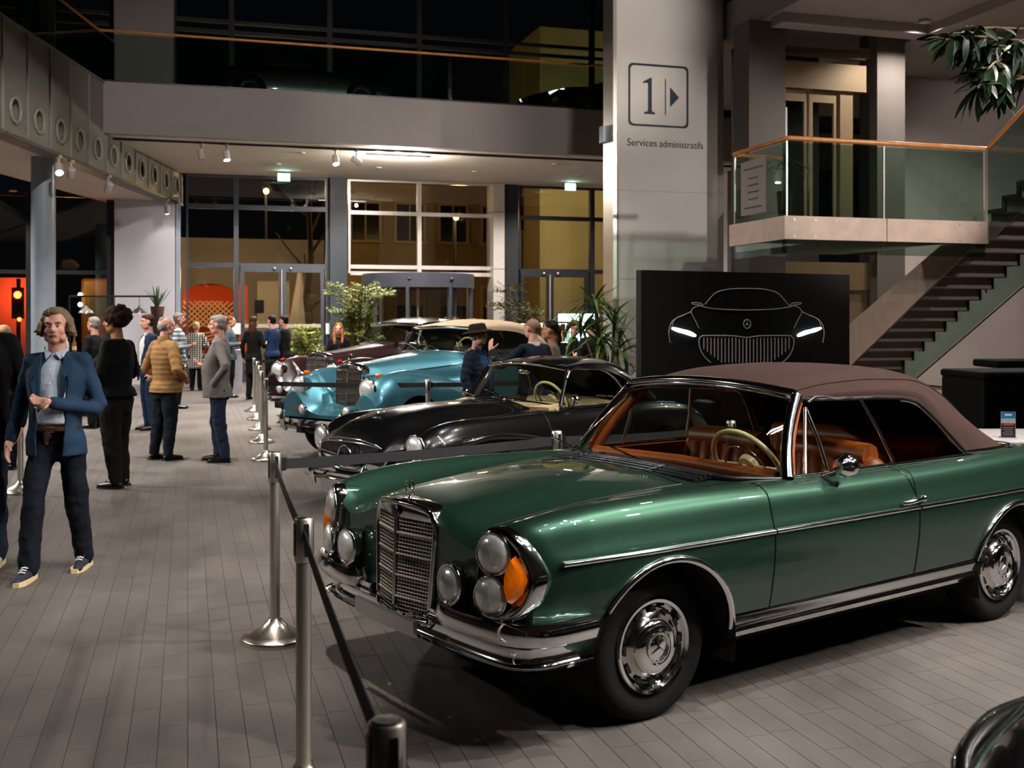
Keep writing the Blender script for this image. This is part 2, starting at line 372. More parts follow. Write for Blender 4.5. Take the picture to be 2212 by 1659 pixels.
w5 = bay('window_5', -560, 247, [-420, -300, -180, -60, 62, 115, 236], [zt(120, 588, TF)], M_BLACKFR, 0, 5.0, TF, vw=.12, hw=.1)
# double doors in the left and right bays
def dbl_door(name, x0, x1, xm, z1, fm, t, bar):
    s0, s1, sm = on_t(x0, t), on_t(x1, t), on_t(xm, t)
    mb = MB(); bbox(mb, s0-.02, s1+.02, t-.05, t+.05, z1, z1+.08); d = struct(mb.build(name, fm))
    for a, b in ((s0, sm), (sm, s1)):
        m_ = MB()
        bbox(m_, a, a+.1, t-.05, t+.05, 0, z1); bbox(m_, b-.1, b, t-.05, t+.05, 0, z1); bbox(m_, a+.1, b-.1, t-.05, t+.05, z1-.12, z1); bbox(m_, a+.1, b-.1, t-.05, t+.05, 0, .14)
        lf = m_.build('leaf_frame', fm, d)
        if bar:
            m_ = MB(); bbox(m_, a+.1, b-.1, t-.09, t-.04, bar-.05, bar+.05); m_.build('push_bar', M_STEEL, d)
    m_ = MB(); m_.tube([bp(sm-.03, t-.11, .9), bp(sm-.03, t-.11, z1-.05)], .03, 8); m_.build('pull_handle', M_STEEL, d, smooth=60)
    for q in (-.22, .22):
        m_ = MB(); m_.ball(bp(sm+q, t-.1, z1-.02), .045, 8, 6); m_.build('closer', M_STEEL, d, smooth=60)
    return d
dbl_door('door_1', 520, 700, 610, zB - .06, M_FRAME, TF - .1, zC)
dbl_door('door_2', 1124, 1270, 1188, zt(1200, 586, TF) - .06, M_BLACKFR, TF - .1, None)
for px in (499, 702):
    m_ = MB(); c = bp(on_t(px + 11, TF-.14), TF - .14, zt(px, 710, TF)); m_.box(c, (.24, .02, .30), TH)
    tag(m_.build('notice_sheet', mat('paper_sheet', '#d9d4cc', .8)), 'white notice sheet on the dark door post %s' % ('next to the grey jacket visitor' if px < 600 else 'above the long haired woman'), 'notice')
# dark steel post, silver post, black post of the front
mb = MB(); bbox(mb, on_t(713, TF-.3), on_t(750, TF-.3), TF-.3, TF+.3, 0, 5.7); struct(mb.build('trim_2', mat('dark_post', '#1d242b', .5)))
mb = MB(); s0, s1 = on_t(1066, TF-.4), on_t(1090, TF-.4)
for k in range(3):
    za, zb = (0, zt(1078, 582, TF), zt(1078, 460, TF), 5.7)[k:k+2]; bbox(mb, s0, s1, TF-.4, TF+.3, za, zb - .015)
struct(mb.build('trim_3', M_SILVER))
mb = MB(); bbox(mb, on_t(1090, TF-.2), on_t(1120, TF-.2), TF-.2, TF+.3, 0, 5.7); struct(mb.build('trim_4', M_BLACKFR))
# revolving door
rd = thing('revolving_door', bp(on_t(903, TF), TF, 0), TH, 'dark framed revolving door with curved glass under the glass front', 'door')
zr = zt(905, 592, TF); rw = (on_t(1022, TF) - on_t(783, TF)) / 2
m_ = MB(); m_.lathe([(rw, zr-.42), (rw, zr-.02)], n=40); m_.build('header_drum', M_FRAME, rd, smooth=60)
for q in (-.55, .65):
    m_ = MB(); m_.ball((q, -rw*.92, zr-.20), .06, 10, 6); m_.build('sensor', M_BLACK, rd, smooth=60)
for a in (-150, -112, -68, -30, 0, 180, 90):
    c, s_ = math.cos(R(a)), math.sin(R(a)); m_ = MB(); m_.box((rw*.97*c, rw*.97*s_, (zr-.42)/2), (.09, .09, zr-.42), R(a)); m_.build('post', M_FRAME, rd)
for a0, a1 in ((-180, -112), (-68, 0)):
    rows = [[(rw*.96*math.cos(R(a0+(a1-a0)*k/10)), rw*.96*math.sin(R(a0+(a1-a0)*k/10)), z) for k in range(11)] for z in (.02, zr-.42)]
    m_ = MB(); m_.grid(rows); m_.build('curved_pane', M_WINGLASS, rd, smooth=60, fix=False)
for a in (35, 125, 215, 305):
    c, s_ = math.cos(R(a)), math.sin(R(a)); m_ = MB(); m_.box((rw*.46*c, rw*.46*s_, (zr-.42)/2), (rw*.86, .012, zr-.5), R(a)); lf = m_.build('wing', M_WINGLASS, rd)
    m_ = MB(); m_.box((rw*.88*c, rw*.88*s_, (zr-.42)/2), (.05, .05, zr-.46), R(a)); m_.build('wing_edge', M_FRAME, rd)
m_ = MB(); m_.cyl((0,0,0), (0,0,zr-.42), .04, n=12); m_.build('shaft', M_STEEL, rd, smooth=60)
# upper floor: dark glazing
w6 = bay('window_6', -200, 1700, [40, 245, 375, 500, 712, 905, 1092, 1278, 1460], [zt(900, 100, TF), 9.9], mat('night_frame', '#08090a', .6), 6.8, 12.5, TF, vw=.14, hw=.10, gm=M_CLEARGLASS)
# ---------------------------------------------------------------- sign pillar
TP = 18.3
sp0, sp1 = on_t(1332, TP), on_t(1563, TP)
mb = MB(); bbox(mb, sp0, sp1, TP, TP + .45, 0, 12.5); pil = struct(mb.build('wall_sign_pillar', M_SIGNWALL))
mb = MB(); bbox(mb, sp0 - .075, sp0 - .005, TP - .02, TP + .47, 0, 12.5); mb.build('edge_profile', M_STEEL, pil)
for z in (2.45, 4.05):
    m_ = MB(); bbox(m_, sp0, sp1, TP - .0015, TP, z, z + .012); m_.build('joint', M_PLASTER, pil)
m_ = MB(); c = bp(on_t(1319, TP), TP + .3, zt(1319, 285, TP)); m_.box(c, (.13, .2, .30), TH); m_.build('sounder', M_COLUMN, pil)
# ---------------------------------------------------------------- sign on it: framed 1, arrow, words
M_INK = mat('sign_ink', '#12202a', .6)
sg = thing('wall_sign', bp(sp0, TP - .002, 0), TH, 'framed numeral one with arrow and lettering on the pale pillar', 'sign')
def sgp(px, py): return (on_t(px, TP) - sp0, 0, zt(px, py, TP))
def flat(polys, name, parent, m, dy=-.006):
    b = MB()
    for p in polys: b.prism(p, (0, dy, 0))
    return b.build(name, m, parent)
x0, z1 = sgp(1357, 135)[0], sgp(1357, 135)[2]; x1, z0 = sgp(1487, 278)[0], sgp(1487, 278)[2]
pts = []
for cx_, cz_, a0 in ((x1-.09, z1-.09, 0), (x0+.09, z1-.09, 90), (x0+.09, z0+.09, 180), (x1-.09, z0+.09, 270)):
    pts += [(cx_ + .09*math.cos(R(a0+k*15)), -.003, cz_ + .09*math.sin(R(a0+k*15))) for k in range(7)]
b = MB(); n = len(pts); ctr = Vector(((x0+x1)/2, -.003, (z0+z1)/2))
inn = [Vector(p) + (ctr - Vector(p)).normalized()*.05 for p in pts]
b.add(list(map(Vector, pts)) + inn, [(i, (i+1) % n, n + (i+1) % n, n + i) for i in range(n)]); b.build('sign_border', M_INK, sg)
W_, H_ = x1 - x0, z1 - z0
def sq(u, v): return (x0 + u*W_, -.001, z0 + v*H_)
flat([[sq(*p) for p in ((.26,.20),(.44,.20),(.44,.225),(.395,.24),(.385,.27),(.385,.78),(.36,.78),(.24,.71),(.245,.69),(.31,.70),(.325,.67),(.325,.27),(.315,.24),(.26,.225))]], 'numeral', sg, M_INK)
flat([[sq(*p) for p in ((.605,.2),(.62,.2),(.62,.78),(.605,.78))]], 'bar', sg, M_INK)
flat([[sq(*p) for p in ((.69,.33),(.84,.49),(.69,.65))]], 'arrow', sg, M_INK)
def text(s, name, parent, loc, size, m, rot=(R(90), 0, 0), ext=.002, width=None, align='LEFT'):
    cu = bpy.data.curves.new(name, 'FONT'); cu.body = s; cu.size = size; cu.extrude = ext; cu.align_x = align
    o = bpy.data.objects.new(name, cu); COL.objects.link(o); 
    dg = bpy.context.evaluated_depsgraph_get(); me = bpy.data.meshes.new_from_object(o.evaluated_get(dg)); bpy.data.objects.remove(o); bpy.data.curves.remove(cu)
    me.name = name; me.materials.clear(); me.materials.append(m)
    o = bpy.data.objects.new(name, me); COL.objects.link(o); o.parent = parent; o.location = loc; o.rotation_euler = rot
    if width:
        xs = [v.co.x for v in me.vertices]; k = width / (max(xs) - min(xs)); o.scale = (k, 1 if abs(k-1) < .02 else (k+1)/2, 1)
    return o
a_, b_ = sgp(1354, 314), sgp(1518, 314)
wd_ = b_[0]-a_[0]; text('Services', 'lettering', sg, (a_[0], -.003, a_[2]), .20, M_INK, width=wd_*.385); text('administratifs', 'lettering', sg, (a_[0]+wd_*.42, -.003, a_[2]), .20, M_INK, width=wd_*.58)
# ---------------------------------------------------------------- landing, stairs, lift
SC0, TC0 = 7.77, 13.1                       # the landing's near left corner
SR, ZL = 11.1, 3.115
M_STONE = mat('pale_stone', '#b79f92', rough=.55, noise=(5., .12), bump=(60., .05))
mb = MB(); bbox(mb, SC0+.05, SR-.02, TC0+.05, TC0+1.57, ZL-.25, ZL); bbox(mb, SC0+1.25, SR-.02, TC0+1.57, TC0+3.7, ZL-.25, ZL); land = struct(mb.build('landing', M_SOFFIT))
sm_ = on_t(1916, TC0)
for a, b in ((SC0, sm_-.006), (sm_+.006, SR)):
    m_ = MB(); bbox(m_, a, b, TC0, TC0+.05, ZL-.31, ZL+.01); m_.build('fascia_panel', M_STONE, land)
m_ = MB(); bbox(m_, SC0, SC0+.05, TC0+.05, TC0+1.58, ZL-.31, ZL+.01); m_.build('fascia_panel', M_STONE, land)
k = 0
for a, b in ((SC0, sm_), (sm_, SR)):
    for i in range(5):
        for z in (ZL-.04, ZL-.27):
            m_ = MB(); m_.cyl(bp(a+.15+(b-a-.3)*i/4, TC0-.004, z), bp(a+.15+(b-a-.3)*i/4, TC0+.01, z), .011, n=8); m_.build('bolt', M_STEEL, land)
lr = thing('landing_railing', bp(SC0, TC0, ZL), TH, 'glass balustrade with round wooden handrail around the stair landing', 'railing')
for a, b in ((0, sm_-SC0), (sm_-SC0, SR-SC0)):
    m_ = MB(); m_.box(((a+b)/2, .075, .26), (b-a-.02, .018, 1.52)); m_.build('glass_panel', M_RAILGLASS, lr)
m_ = MB(); m_.box((.075, .82, .26), (.018, 1.46, 1.52)); m_.build('glass_panel', M_RAILGLASS, lr)
m_ = MB(); m_.tube([(.07, 1.56, 1.07), (.07, .07, 1.07), (.11, .05, 1.075), (SR-SC0, .05, 1.07)], .034, 10); m_.build('handrail', M_WOOD, lr, smooth=60)
m_ = MB(); m_.tube([(.07, 1.5, 1.05), (.9, 1.56, 1.05)], .034, 10); m_.build('handrail', M_WOOD, lr, smooth=60)
for x_, y_ in ((.075, .075), (.075, 1.54), (sm_-SC0, .075), (SR-SC0-.03, .075)):
    m_ = MB(); m_.box((x_, y_, .55), (.02, .02, 1.1)); m_.build('post', M_STEEL, lr)
# straight stair coming up towards the hall beside the landing, folded plate on a sloping slab
st = thing('staircase', bp(SR, TC0, 0), TH, 'stone staircase with folded steps climbing past the landing at right', 'staircase')
RISE, RUN = .1735, .285
M_STEPB = mat('stair_edge', '#2c211b', .6)
M_STEP = mat('stair_stone', '#a8978d', rough=.6, noise=(5., .1))
step0 = None; edge0 = None
for i in range(-8, 18):                      # i=0 reaches the landing; negative climb further
    y0 = i * RUN; z = ZL - i * RISE
    if z < .15: break
    off = Vector((0, y0, z))
    if step0 is None:
        m_ = MB(); m_.box((.64, RUN/2, -.02), (1.20, RUN+.03, .04)); m_.box((.64, .01, -.02+RISE/2), (1.20, .03, RISE)); step0 = s_ = m_.build('step', M_STEP, st)
        m_ = MB(); m_.box((0, RUN/2, -.02), (.03, RUN+.07, .06)); m_.box((0, .0, RISE/2-.02), (.03, .07, RISE)); edge0 = e_ = m_.build('step_edge', M_STEPB, st)
    else:
        s_ = step0.copy(); COL.objects.link(s_); s_.parent = st; e_ = edge0.copy(); COL.objects.link(e_); e_.parent = st
    s_.location = off; e_.location = off + Vector((1.26 if i >= 0 else .02, 0, 0))
SL = RISE/RUN
m_ = MB(); m_.prism([(.0, .3, ZL-.3*SL+.30), (.0, 4.6, ZL-4.6*SL+.75), (.0, 4.6, ZL-4.6*SL-.12), (.0, .3, ZL-.3*SL-.12)], (.035, 0, 0)); m_.build('stringer', M_STONE, st)
m_ = MB(); m_.prism([(1.285, .0, ZL-.38), (1.285, 4.8, ZL-4.8*SL-.38), (1.285, 4.8, ZL-4.8*SL+.9), (1.285, 0, ZL+.9)], (.016, 0, 0)); m_.build('glass_panel', M_RAILGLASS, st)
m_ = MB(); m_.tube([(1.295, -.1, ZL-.36), (1.295, 4.8, ZL-4.8*SL-.40)], .014, 6); m_.build('glass_rim', M_BLACK, st)
m_ = MB(); m_.prism([(-.02, .0, ZL-.3), (-.02, -8*RUN, ZL+8*RISE-.3), (-.02, -8*RUN, ZL+8*RISE+1.05), (-.02, 0, ZL+1.05)], (.016, 0, 0)); m_.build('glass_panel', M_RAILGLASS, st)
m_ = MB(); m_.tube([(-.01, -.02, ZL+1.09), (-.01, -8*RUN, ZL+8*RISE+1.09)], .036, 10); m_.build('handrail', M_WOOD, st, smooth=60)
m_ = MB(); m_.tube([(1.3, 4.6, ZL-4.6*SL+.95), (1.3, .55, ZL-.55*SL+1.0), (1.3, .25, ZL+.93), (1.3, -.1, ZL+.95), (1.3, -1.2, ZL+1.2*SL+.95)], .03, 8); m_.build('handrail', mat('dark_rail', '#3a2c1c', .4), st, smooth=60)
for y_ in (1.6, .5):
    m_ = MB(); m_.tube([(1.3, y_, ZL-y_*SL), (1.3, y_, ZL-y_*SL+.94)], .014, 6); m_.build('baluster', M_BLACK, st)
# second white flight seen through the glass
fl = thing('upper_flight', bp(9.9, 17.4, ZL), TH, 'short pale flight with saw-tooth steps seen through the landing glass', 'staircase')
for i in range(3):
    m_ = MB(); m_.prism([(.27*i, 0, 0), (.27*i, 0, .98-.26*i), (.27*i+.27, 0, .98-.26*i), (.27*i+.27, 0, 0)], (0, .9, 0)); m_.build('step', mat('white_step', '#c9c2b4', .6), fl)
m_ = MB(); m_.tube([(.05, 0, 1.0), (.05, 0, 1.55)], .014, 6); m_.tube([(.02, 0, 1.55), (.5, 0, 1.52)], .03, 8); m_.build('handrail', mat('dark_rail', '#3a2c1c', .4), fl)
# lift shaft
TS = 17.0
sa, sb, sc_, sd_ = on_t(1618, TS), on_t(1697, TS), on_t(1895, TS), on_t(1955, TS)
mb = MB(); bbox(mb, sa, sb, TS, TS+.55, 0, 6.95); struct(mb.build('wall_shaft_pier', mat('dark_concrete', '#4d4641', .7, noise=(2.5, .06))))
mb = MB(); bbox(mb, sc_, sd_, TS, TS+.55, 0, 6.95); struct(mb.build('wall_shaft_pier', mat('dark_concrete', '#4d4641', .7, noise=(2.5, .06))))
mb = MB(); bbox(mb, sb, sc_, TS+1.9, TS+2.0, 0, 6.95); struct(mb.build('wall_shaft_back', mat('shaft_dark', '#2a2622', .7)))
M_BRONZE = mat('bronze_frame', '#6a5840', rough=.45, metal=.4, noise=(3., .08))
lf = thing('lift', bp(sb, TS+.2, 0), TH, 'glass lift with bronze door frames between two concrete piers', 'elevator')
LW = sc_ - sb
def lpart(name, x0, x1, z0, z1, m, y0=0., y1=.12):
    b_ = MB(); b_.box(((x0+x1)/2, (y0+y1)/2, (z0+z1)/2), (x1-x0, y1-y0, z1-z0)); return b_.build(name, m, lf)
zd = zt(1790, 190, TS)
lpart('header', .0, LW*.93, zd, zd+.48, M_BRONZE, -.06, .1)
lpart('beam', .0, LW, zd+.62, zd+.82, M_BRONZE, 0, .1)
lpart('upper_pane', .02, LW-.02, zd+.82, 6.93, M_WINGLASS, .03, .05)
lpart('beam', .02, LW*.95, 6.45, 6.6, M_BRONZE, 0, .1)
for x0, x1 in ((0, .44), (.47, .91)):
    x0 *= LW/1.45; x1 *= LW/1.45
    b_ = MB(); zb = ZL + .02
    b_.box((x0+.04, .05, (zb+zd)/2), (.07, .06, zd-zb)); b_.box((x1-.035, .05, (zb+zd)/2), (.05, .06, zd-zb)); b_.box(((x0+x1)/2, .05, zd-.12), (x1-x0-.02, .058, .2)); b_.box(((x0+x1)/2, .05, zb+.06), (x1-x0-.02, .058, .12))
    d_ = b_.build('door', M_BRONZE, lf); b_ = MB(); b_.box(((x0+x1)/2, .05, (zb+zd)/2), (x1-x0-.1, .01, zd-zb-.3)); b_.build('pane', M_WINGLASS, d_)
lpart('post', LW*.66, LW*.80, ZL, zd, M_BRONZE)
lpart('side_pane', LW*.80, LW, ZL, zd, M_WINGLASS, .05, .06)
lpart('call_panel', .01, .14, zd-1.2, zd-.35, M_WHITE, -.02, 0)
lpart('call_display', .01, .04, zd-1.05, zd-.9, emis('red_display', '#ff3018', 2.), -.026, -.02)
lpart('header', 0, LW, 2.25, 2.75, M_BRONZE)
for x0, x1 in ((.05, .5), (.55, 1.0)):
    lpart('door', x0*LW, x1*LW-.03, .02, 2.25, mat('lift_door', '#6b5b45', .45, .4), .05, .1)
# soffit above the stair hall, wall behind
mb = MB(); bbox(mb, 9.62, 22, 13.4, 24.5, 6.95, 7.6); up = struct(mb.build('ceiling_stair_hall', M_FASCIA))
m_ = MB(); bbox(m_, 9.7, 22, 16.4, 16.8, 6.78, 6.95); m_.build('downstand', M_FASCIA, up)
m_ = MB(); bbox(m_, 12.6, 12.9, 13.4, 20, 6.78, 6.95); m_.build('downstand', M_FASCIA, up)
mb = MB(); bbox(mb, on_t(1955, 20), 22, 20, 20.3, 0, 6.95); wr = struct(mb.build('wall_stair', mat('taupe_wall', '#8d817c', .7, noise=(1.2, .08))))
for px in (2030, 2100, 2170):
    s_ = on_t(px, 20); m_ = MB(); bbox(m_, s_, s_+.01, 19.996, 20.0, 0, 6.9); m_.build('joint', M_FASCIA, wr)
m_ = MB(); bbox(m_, on_t(1563, 24), on_t(1640, 24), 23.8, 24, 0, 5.3); struct(m_.build('wall_gap', M_PLASTER))
# ================================================================ LAMPS
def spot(pos, aim, watt, cone=60, blend=.5, rad=.05, col=(1, .93, .86), parent=None, name='spot_light'):
    l = bpy.data.lights.new(name, 'SPOT'); l.energy = watt; l.spot_size = R(cone); l.spot_blend = blend; l.shadow_soft_size = rad; l.color = col
    o = bpy.data.objects.new(name, l); COL.objects.link(o)
    d = Vector(aim) - Vector(pos)
    if parent: o.parent = parent; o.location = Vector(pos) - parent.location
    else: o.location = pos
    o.rotation_euler = d.to_track_quat('-Z', 'Y').to_euler(); return o
def point(pos, watt, rad=.1, col=(1, .9, .8), parent=None, name='lamp_light'):
    l = bpy.data.lights.new(name, 'POINT'); l.energy = watt; l.shadow_soft_size = rad; l.color = col
    o = bpy.data.objects.new(name, l); COL.objects.link(o); o.location = pos if not parent else Vector(pos) - parent.location
    if parent: o.parent = parent
    return o
M_LAMPBODY = mat('lamp_housing', '#b9b4b0', .4)
def track_lamp(pos, aim, label, watt, lit=True, cone=70, group='track spotlights'):
    """cylinder head on a short bracket under a track; pos = middle of the head"""
    pos = Vector(pos); t = thing('track_spotlight', pos, 0, label, 'spotlight', group)
    d = (Vector(aim) - pos).normalized()
    m_ = MB(); m_.cyl((0, 0, .05), (0, 0, .24), .02, n=8); m_.box((0, 0, .24), (.10, .10, .05)); m_.build('bracket', M_LAMPBODY, t)
    m_ = MB(); m_.lathe([(.055, -.13), (.075, -.11), (.078, .10), (.07, .11)], ax=d, n=16); m_.build('head', M_LAMPBODY, t, smooth=40)
    m_ = MB(); m_.lathe([(.066, .111), (.066, .116)], ax=d, n=16); m_.build('lens', M_LAMPW if lit else M_BLACK, t)
    if lit and watt: spot(pos + d*.14, aim, watt, cone, .6, .06, parent=t)
    return t
def on_beam(Y): return Vector((BX0 + (Y-BY0)*(BX1-BX0)/(BY1-BY0) + .02, Y, 4.565))
TRACK = [(20.6, (-6.5, 17.0, 0), 260, 'white track spotlight shining left of the round column, foremost under the beam', True),
         (21.25, (-10, 24, 1), 0, 'grey track spotlight turned away beside the lit one under the beam', False),
         (23.45, (-11, 26, 1), 0, 'dark track spotlight halfway along the beam', False),
         (28.05, (-9.5, 30.2, 2.2), 22, 'small lit track spotlight at the far end of the beam by the white pier', True)]
for Y, aim, w_, lab, lit in TRACK: track_lamp(on_beam(Y), aim, lab, w_, lit)
def tr(px, py):
    t = TB + .67; s = on_t(px, t); return bp(s, t, CAMH - (py - HY) * bp(s, t).y / FPX)
SOFF = [((435, 326), (-6.5, 25, 0), 0, False, 'unlit grey track spotlight, leftmost under the balcony'),
        ((489, 331), (-5.5, 23.5, 0), 420, True, 'lit track spotlight under the balcony, left of the middle'),
        ((725, 342), (-3.2, 23.0, 0), 420, True, 'lit track spotlight under the balcony above the fern'),
        ((770, 341), (2, 28, 2), 0, False, 'dark tilted track spotlight next to the strip lamp under the balcony')]
for (px, py), aim, w_, lit, lab in SOFF:
    p = tr(px, py); p.z = 5.66 - .24; track_lamp(p, aim, lab, w_, lit)
# strip lamp under the balcony
sl = thing('strip_lamp', bp((on_t(790, TB+1.2)+on_t(930, TB+1.2))/2, TB+1.2, 5.66), TH, 'long bright strip lamp recessed in the balcony soffit', 'lamp')
ln = on_t(930, TB+1.2) - on_t(790, TB+1.2)
m_ = MB(); m_.box((0, 0, 0), (ln, .10, .05)); m_.build('housing', M_WHITE, sl)
m_ = MB(); m_.box((0, 0, -.028), (ln-.04, .08, .008)); m_.build('diffuser', emis('strip_light', '#fff6ee', 14.), sl)
for k in (-.3, 0, .3): point(Vector(sl.location) + E1*ln*k - Vector((0,0,.16)), 130, .05, parent=None, name='strip_light')
# exit signs
M_EXITG = emis('exit_green', '#8fe8cf', 3.2); M_EXITW = emis('exit_white', '#f2fff8', 4.)
def exit_sign(px, py, t, label):
    s = on_t(px, t); p = bp(s, t, zt(px, py, t)); e = thing('exit_sign', p, TH, label, 'exit sign')
    m_ = MB(); m_.box((0, .02, 0), (.34, .05, .22)); m_.build('housing', M_WHITE, e)
    m_ = MB(); m_.box((0, -.01, 0), (.32, .01, .20)); m_.build('green_panel', M_EXITG, e)
    m_ = MB(); m_.prism([(-.13, -.016, -.07), (-.05, -.016, -.07), (-.05, -.016, .07), (-.13, -.016, .07)], (0, -.003, 0))
    m_.prism([(.0, -.016, .02), (.06, -.016, .07), (.06, -.016, .035), (.13, -.016, .035), (.13, -.016, .0), (.06, -.016, .0), (.06, -.016, -.03)], (0, -.003, 0)); m_.build('pictogram', M_EXITW, e)
    m_ = MB(); m_.box((0, .02, .14), (.02, .02, .10)); m_.build('hanger', M_BLACK, e)
    point(p - E2*.12, 2.0, .1, (.6, 1, .85), name='exit_light')
exit_sign(613, 383, TF - 1.2, 'glowing green exit sign above the left glass doors')
exit_sign(1232, 404, TF - 1.2, 'glowing green exit sign above the right glass doors')
# unseen spotlights over the hall, several added only to raise the brightness
rig = []
HALL = [  # position, aim, watt, cone
    # under the left gallery, across the floor
    ((-9.0, 6.0, 4.75), (-2.6, 9.0, 0), 450, 80), ((-9.2, 9.5, 4.75), (-2.4, 11.5, 0), 1100, 85), ((-9.3, 13.0, 4.75), (-3.0, 15.0, 0), 1300, 85),
    # added to brighten the middle and the far floor
    ((-4.0, 13.0, 9.6), (-3.8, 15.8, 0), 2600, 64), ((-5.2, 19.0, 9.8), (-5.4, 20.5, 0), 6200, 60), ((-1.5, 17.0, 9.6), (-1.2, 19.0, 0), 2600, 70), ((-1.6, 4.0, 8.6), (-.9, 6.9, 0), 2200, 32),
    # on the cars
    ((4.8, 3.2, 7.4), (1.6, 5.6, .6), 1200, 66), ((6.5, 6.0, 8.2), (2.2, 6.0, .3), 2000, 70), ((2.6, 1.2, 7.8), (.8, 4.9, .6), 700, 52), ((5.6, 9.5, 9.2), (2.6, 9.0, .5), 600, 60),
    ((1.5, 9.0, 9.4), (-.6, 12.2, .5), 1100, 50), ((2.6, 12.5, 9.4), (-.8, 15.5, .6), 1400, 60),
    ((6.5, 3.6, 4.6), (.6, 4.8, .8), 800, 62), ((7.6, 5.6, 5.2), (2.2, 6.2, .8), 700, 60),
    # added washers to brighten balcony front, round column, stair wall; pillar, landing
    ((-.5, 12.5, 8.6), (-4.6, 23.8, 6.2), 2000, 50), ((-3.0, 11.0, 8.8), (-9.2, 21.4, 2.8), 2200, 24), ((9.4, 15.6, 6.6), (12.2, 22.0, 3.2), 700, 84), ((2.0, 13.5, 8.6), (0, 25.4, 6.2), 1100, 50), ((8.6, 8.6, 5.6), (3.0, 19.5, 3.2), 2100, 34), ((7.0, 5.0, 7.0), (6.2, 15.6, 3.2), 900, 40)]
for p, aim, w_, cone in HALL:
    d = (Vector(aim) - Vector(p)).normalized()
    m_ = MB(); m_.lathe([(.05, -.2), (.08, -.17), (.085, -.02), (.08, .0)], o=p, ax=d, n=14); m_.tube([Vector(p) - d*.1, (p[0], p[1], 12.5)], .015, 6); m_.build('unseen_spotlight', M_BLACK, ceil)
    spot(Vector(p) + d*.05, aim, w_, cone, .6, .12, name='unseen_spot')
# small accent lamps, also unseen, for pin points in the chrome and paint
for i in range(14):
    if i >= 9: p = (7.2 - .9*(i-9), 1.2 + .5*((i*7) % 5), 6.6 + .35*(i % 4)); aim = (2.6 - .4*(i-9), 5.8, .7)
    else: p = (5.2 - .55*i + .25*math.sin(i*2.1), 2.6 + .35*i + .4*math.cos(i*1.7), 8.4 + .2*(i % 3)); aim = (1.2 - .25*i, 5.0 + .7*i, .6)
    d = (Vector(aim) - Vector(p)).normalized()
    m_ = MB(); m_.lathe([(.04, -.15), (.06, -.13), (.06, .0)], o=p, ax=d, n=12); m_.tube([Vector(p) - d*.1, (p[0], p[1], 12.5)], .012, 6); m_.build('unseen_spotlight', M_BLACK, ceil)
    spot(Vector(p) + d*.05, aim, 130, 56, .5, .10, name='unseen_spot', col=(.95, .97, 1))

# downlights added as fill in the stair hall, left gallery and under the balcony
DOWN = [((7.2, 19.0, 6.9), 900), ((9.2, 17.6, 6.9), 1000), ((8.6, 20.4, 6.9), 900), ((-11.8, 17.0, 4.85), 1500), ((-12.0, 21.5, 4.85), 1700), ((-15.0, 25.5, 4.95), 1100), ((-12.2, 26.6, 4.85), 500)]
DOWN += [(tuple(bp(s_, TF - 2.6, 5.68)), 1350) for s_ in (2.2, 4.8, 7.4, 10.4)] + [(tuple(bp(s_, TB + 1.6, 5.68)), 800) for s_ in (2.6, 9.0)]
for p, w_ in DOWN:
    m_ = MB(); m_.lathe([(.09, 0), (.09, .03)], o=(p[0], p[1], p[2]), n=16); m_.build('fill_downlight', M_LAMPBODY, ceil)
    spot((p[0], p[1], p[2]-.02), (p[0], p[1], 0), w_, 150, .8, .08, name='fill_downlight')
# ================================================================ OUTSIDE THE GLASS FRONT (night street)
mb = MB(); bbox(mb, -60, 60, TF + .2, 90, -.4, -.02); street = struct(mb.build('street', mat('wet_asphalt', '#2a2522', .45, noise=(1.5, .2))))
M_FAC1 = mat('ochre_render', '#8c7348', rough=.8, noise=(1., .12)); M_FAC2 = mat('cream_render', '#a4946c', rough=.8, noise=(.8, .06)); M_FAC3 = mat('brown_render', '#6e5a3c', rough=.8, noise=(1., .12))
M_PANE = mat('dark_pane', '#14130f', .15); M_SHUT = mat('roller_shutter', '#7d6b48', .7); M_SILL = mat('window_sill', '#a08b63', .7)
M_LITW = emis('lit_window', '#ffd9a0', 1.2); M_LITC = emis('lit_window_cool', '#bfe6ff', 1.4)
def building(name, label, s0, s1, t, h, m, cols, rows, lit=(), depth=4., ww=1.1, wh=1.5, z00=1.0):
    b = thing(name, bp((s0+s1)/2, t, 0), TH, label, 'building'); w = s1 - s0
    m_ = MB(); m_.box((0, depth/2, h/2), (w, depth, h)); m_.build('wall', m, b)
    fh = (h - z00) / rows
    for i in range(cols):
        for j in range(rows):
            x = -w/2 + w*(i+.5)/cols; z = z00 + fh*(j+.5)
            m_ = MB(); 
            for q in (-1, 1): m_.box((x+q*(ww/2+.05), -.04, z), (.1, .12, wh+.2))
            m_.box((x, -.04, z+wh/2+.05), (ww, .12, .1)); m_.box((x, -.08, z-wh/2-.05), (ww+.3, .2, .1)); f = m_.build('window', M_SILL, b)
            m_ = MB(); m_.box((x, -.01, z), (ww, .02, wh)); m_.build('pane', (M_LITW if (i+j) % 2 else M_LITC) if (i, j) in lit else M_PANE, f)
            m_ = MB(); m_.box((x, -.03, z), (.06, .03, wh)); m_.build('casement_bar', M_SILL, f)
            if (i*3+j) % 3 == 0: m_ = MB(); m_.box((x, -.035, z+wh*.25), (ww, .02, wh*.5)); m_.build('shutter', M_SHUT, f)
    m_ = MB(); m_.box((0, -.1, h), (w+.3, .5, .25)); m_.build('cornice', M_SILL, b); return b
building('apartment_house', 'brown apartment house across the street behind the revolving door', 6.0, 13.3, 44, 7.4, M_FAC1, 4, 2, z00=.6)
building('town_house', 'dim town house with shuttered windows beside the pale side wall', on_t(1108, 40), on_t(1166, 40), 40, 7.4, M_FAC3, 1, 2, ww=1.0, wh=1.3)
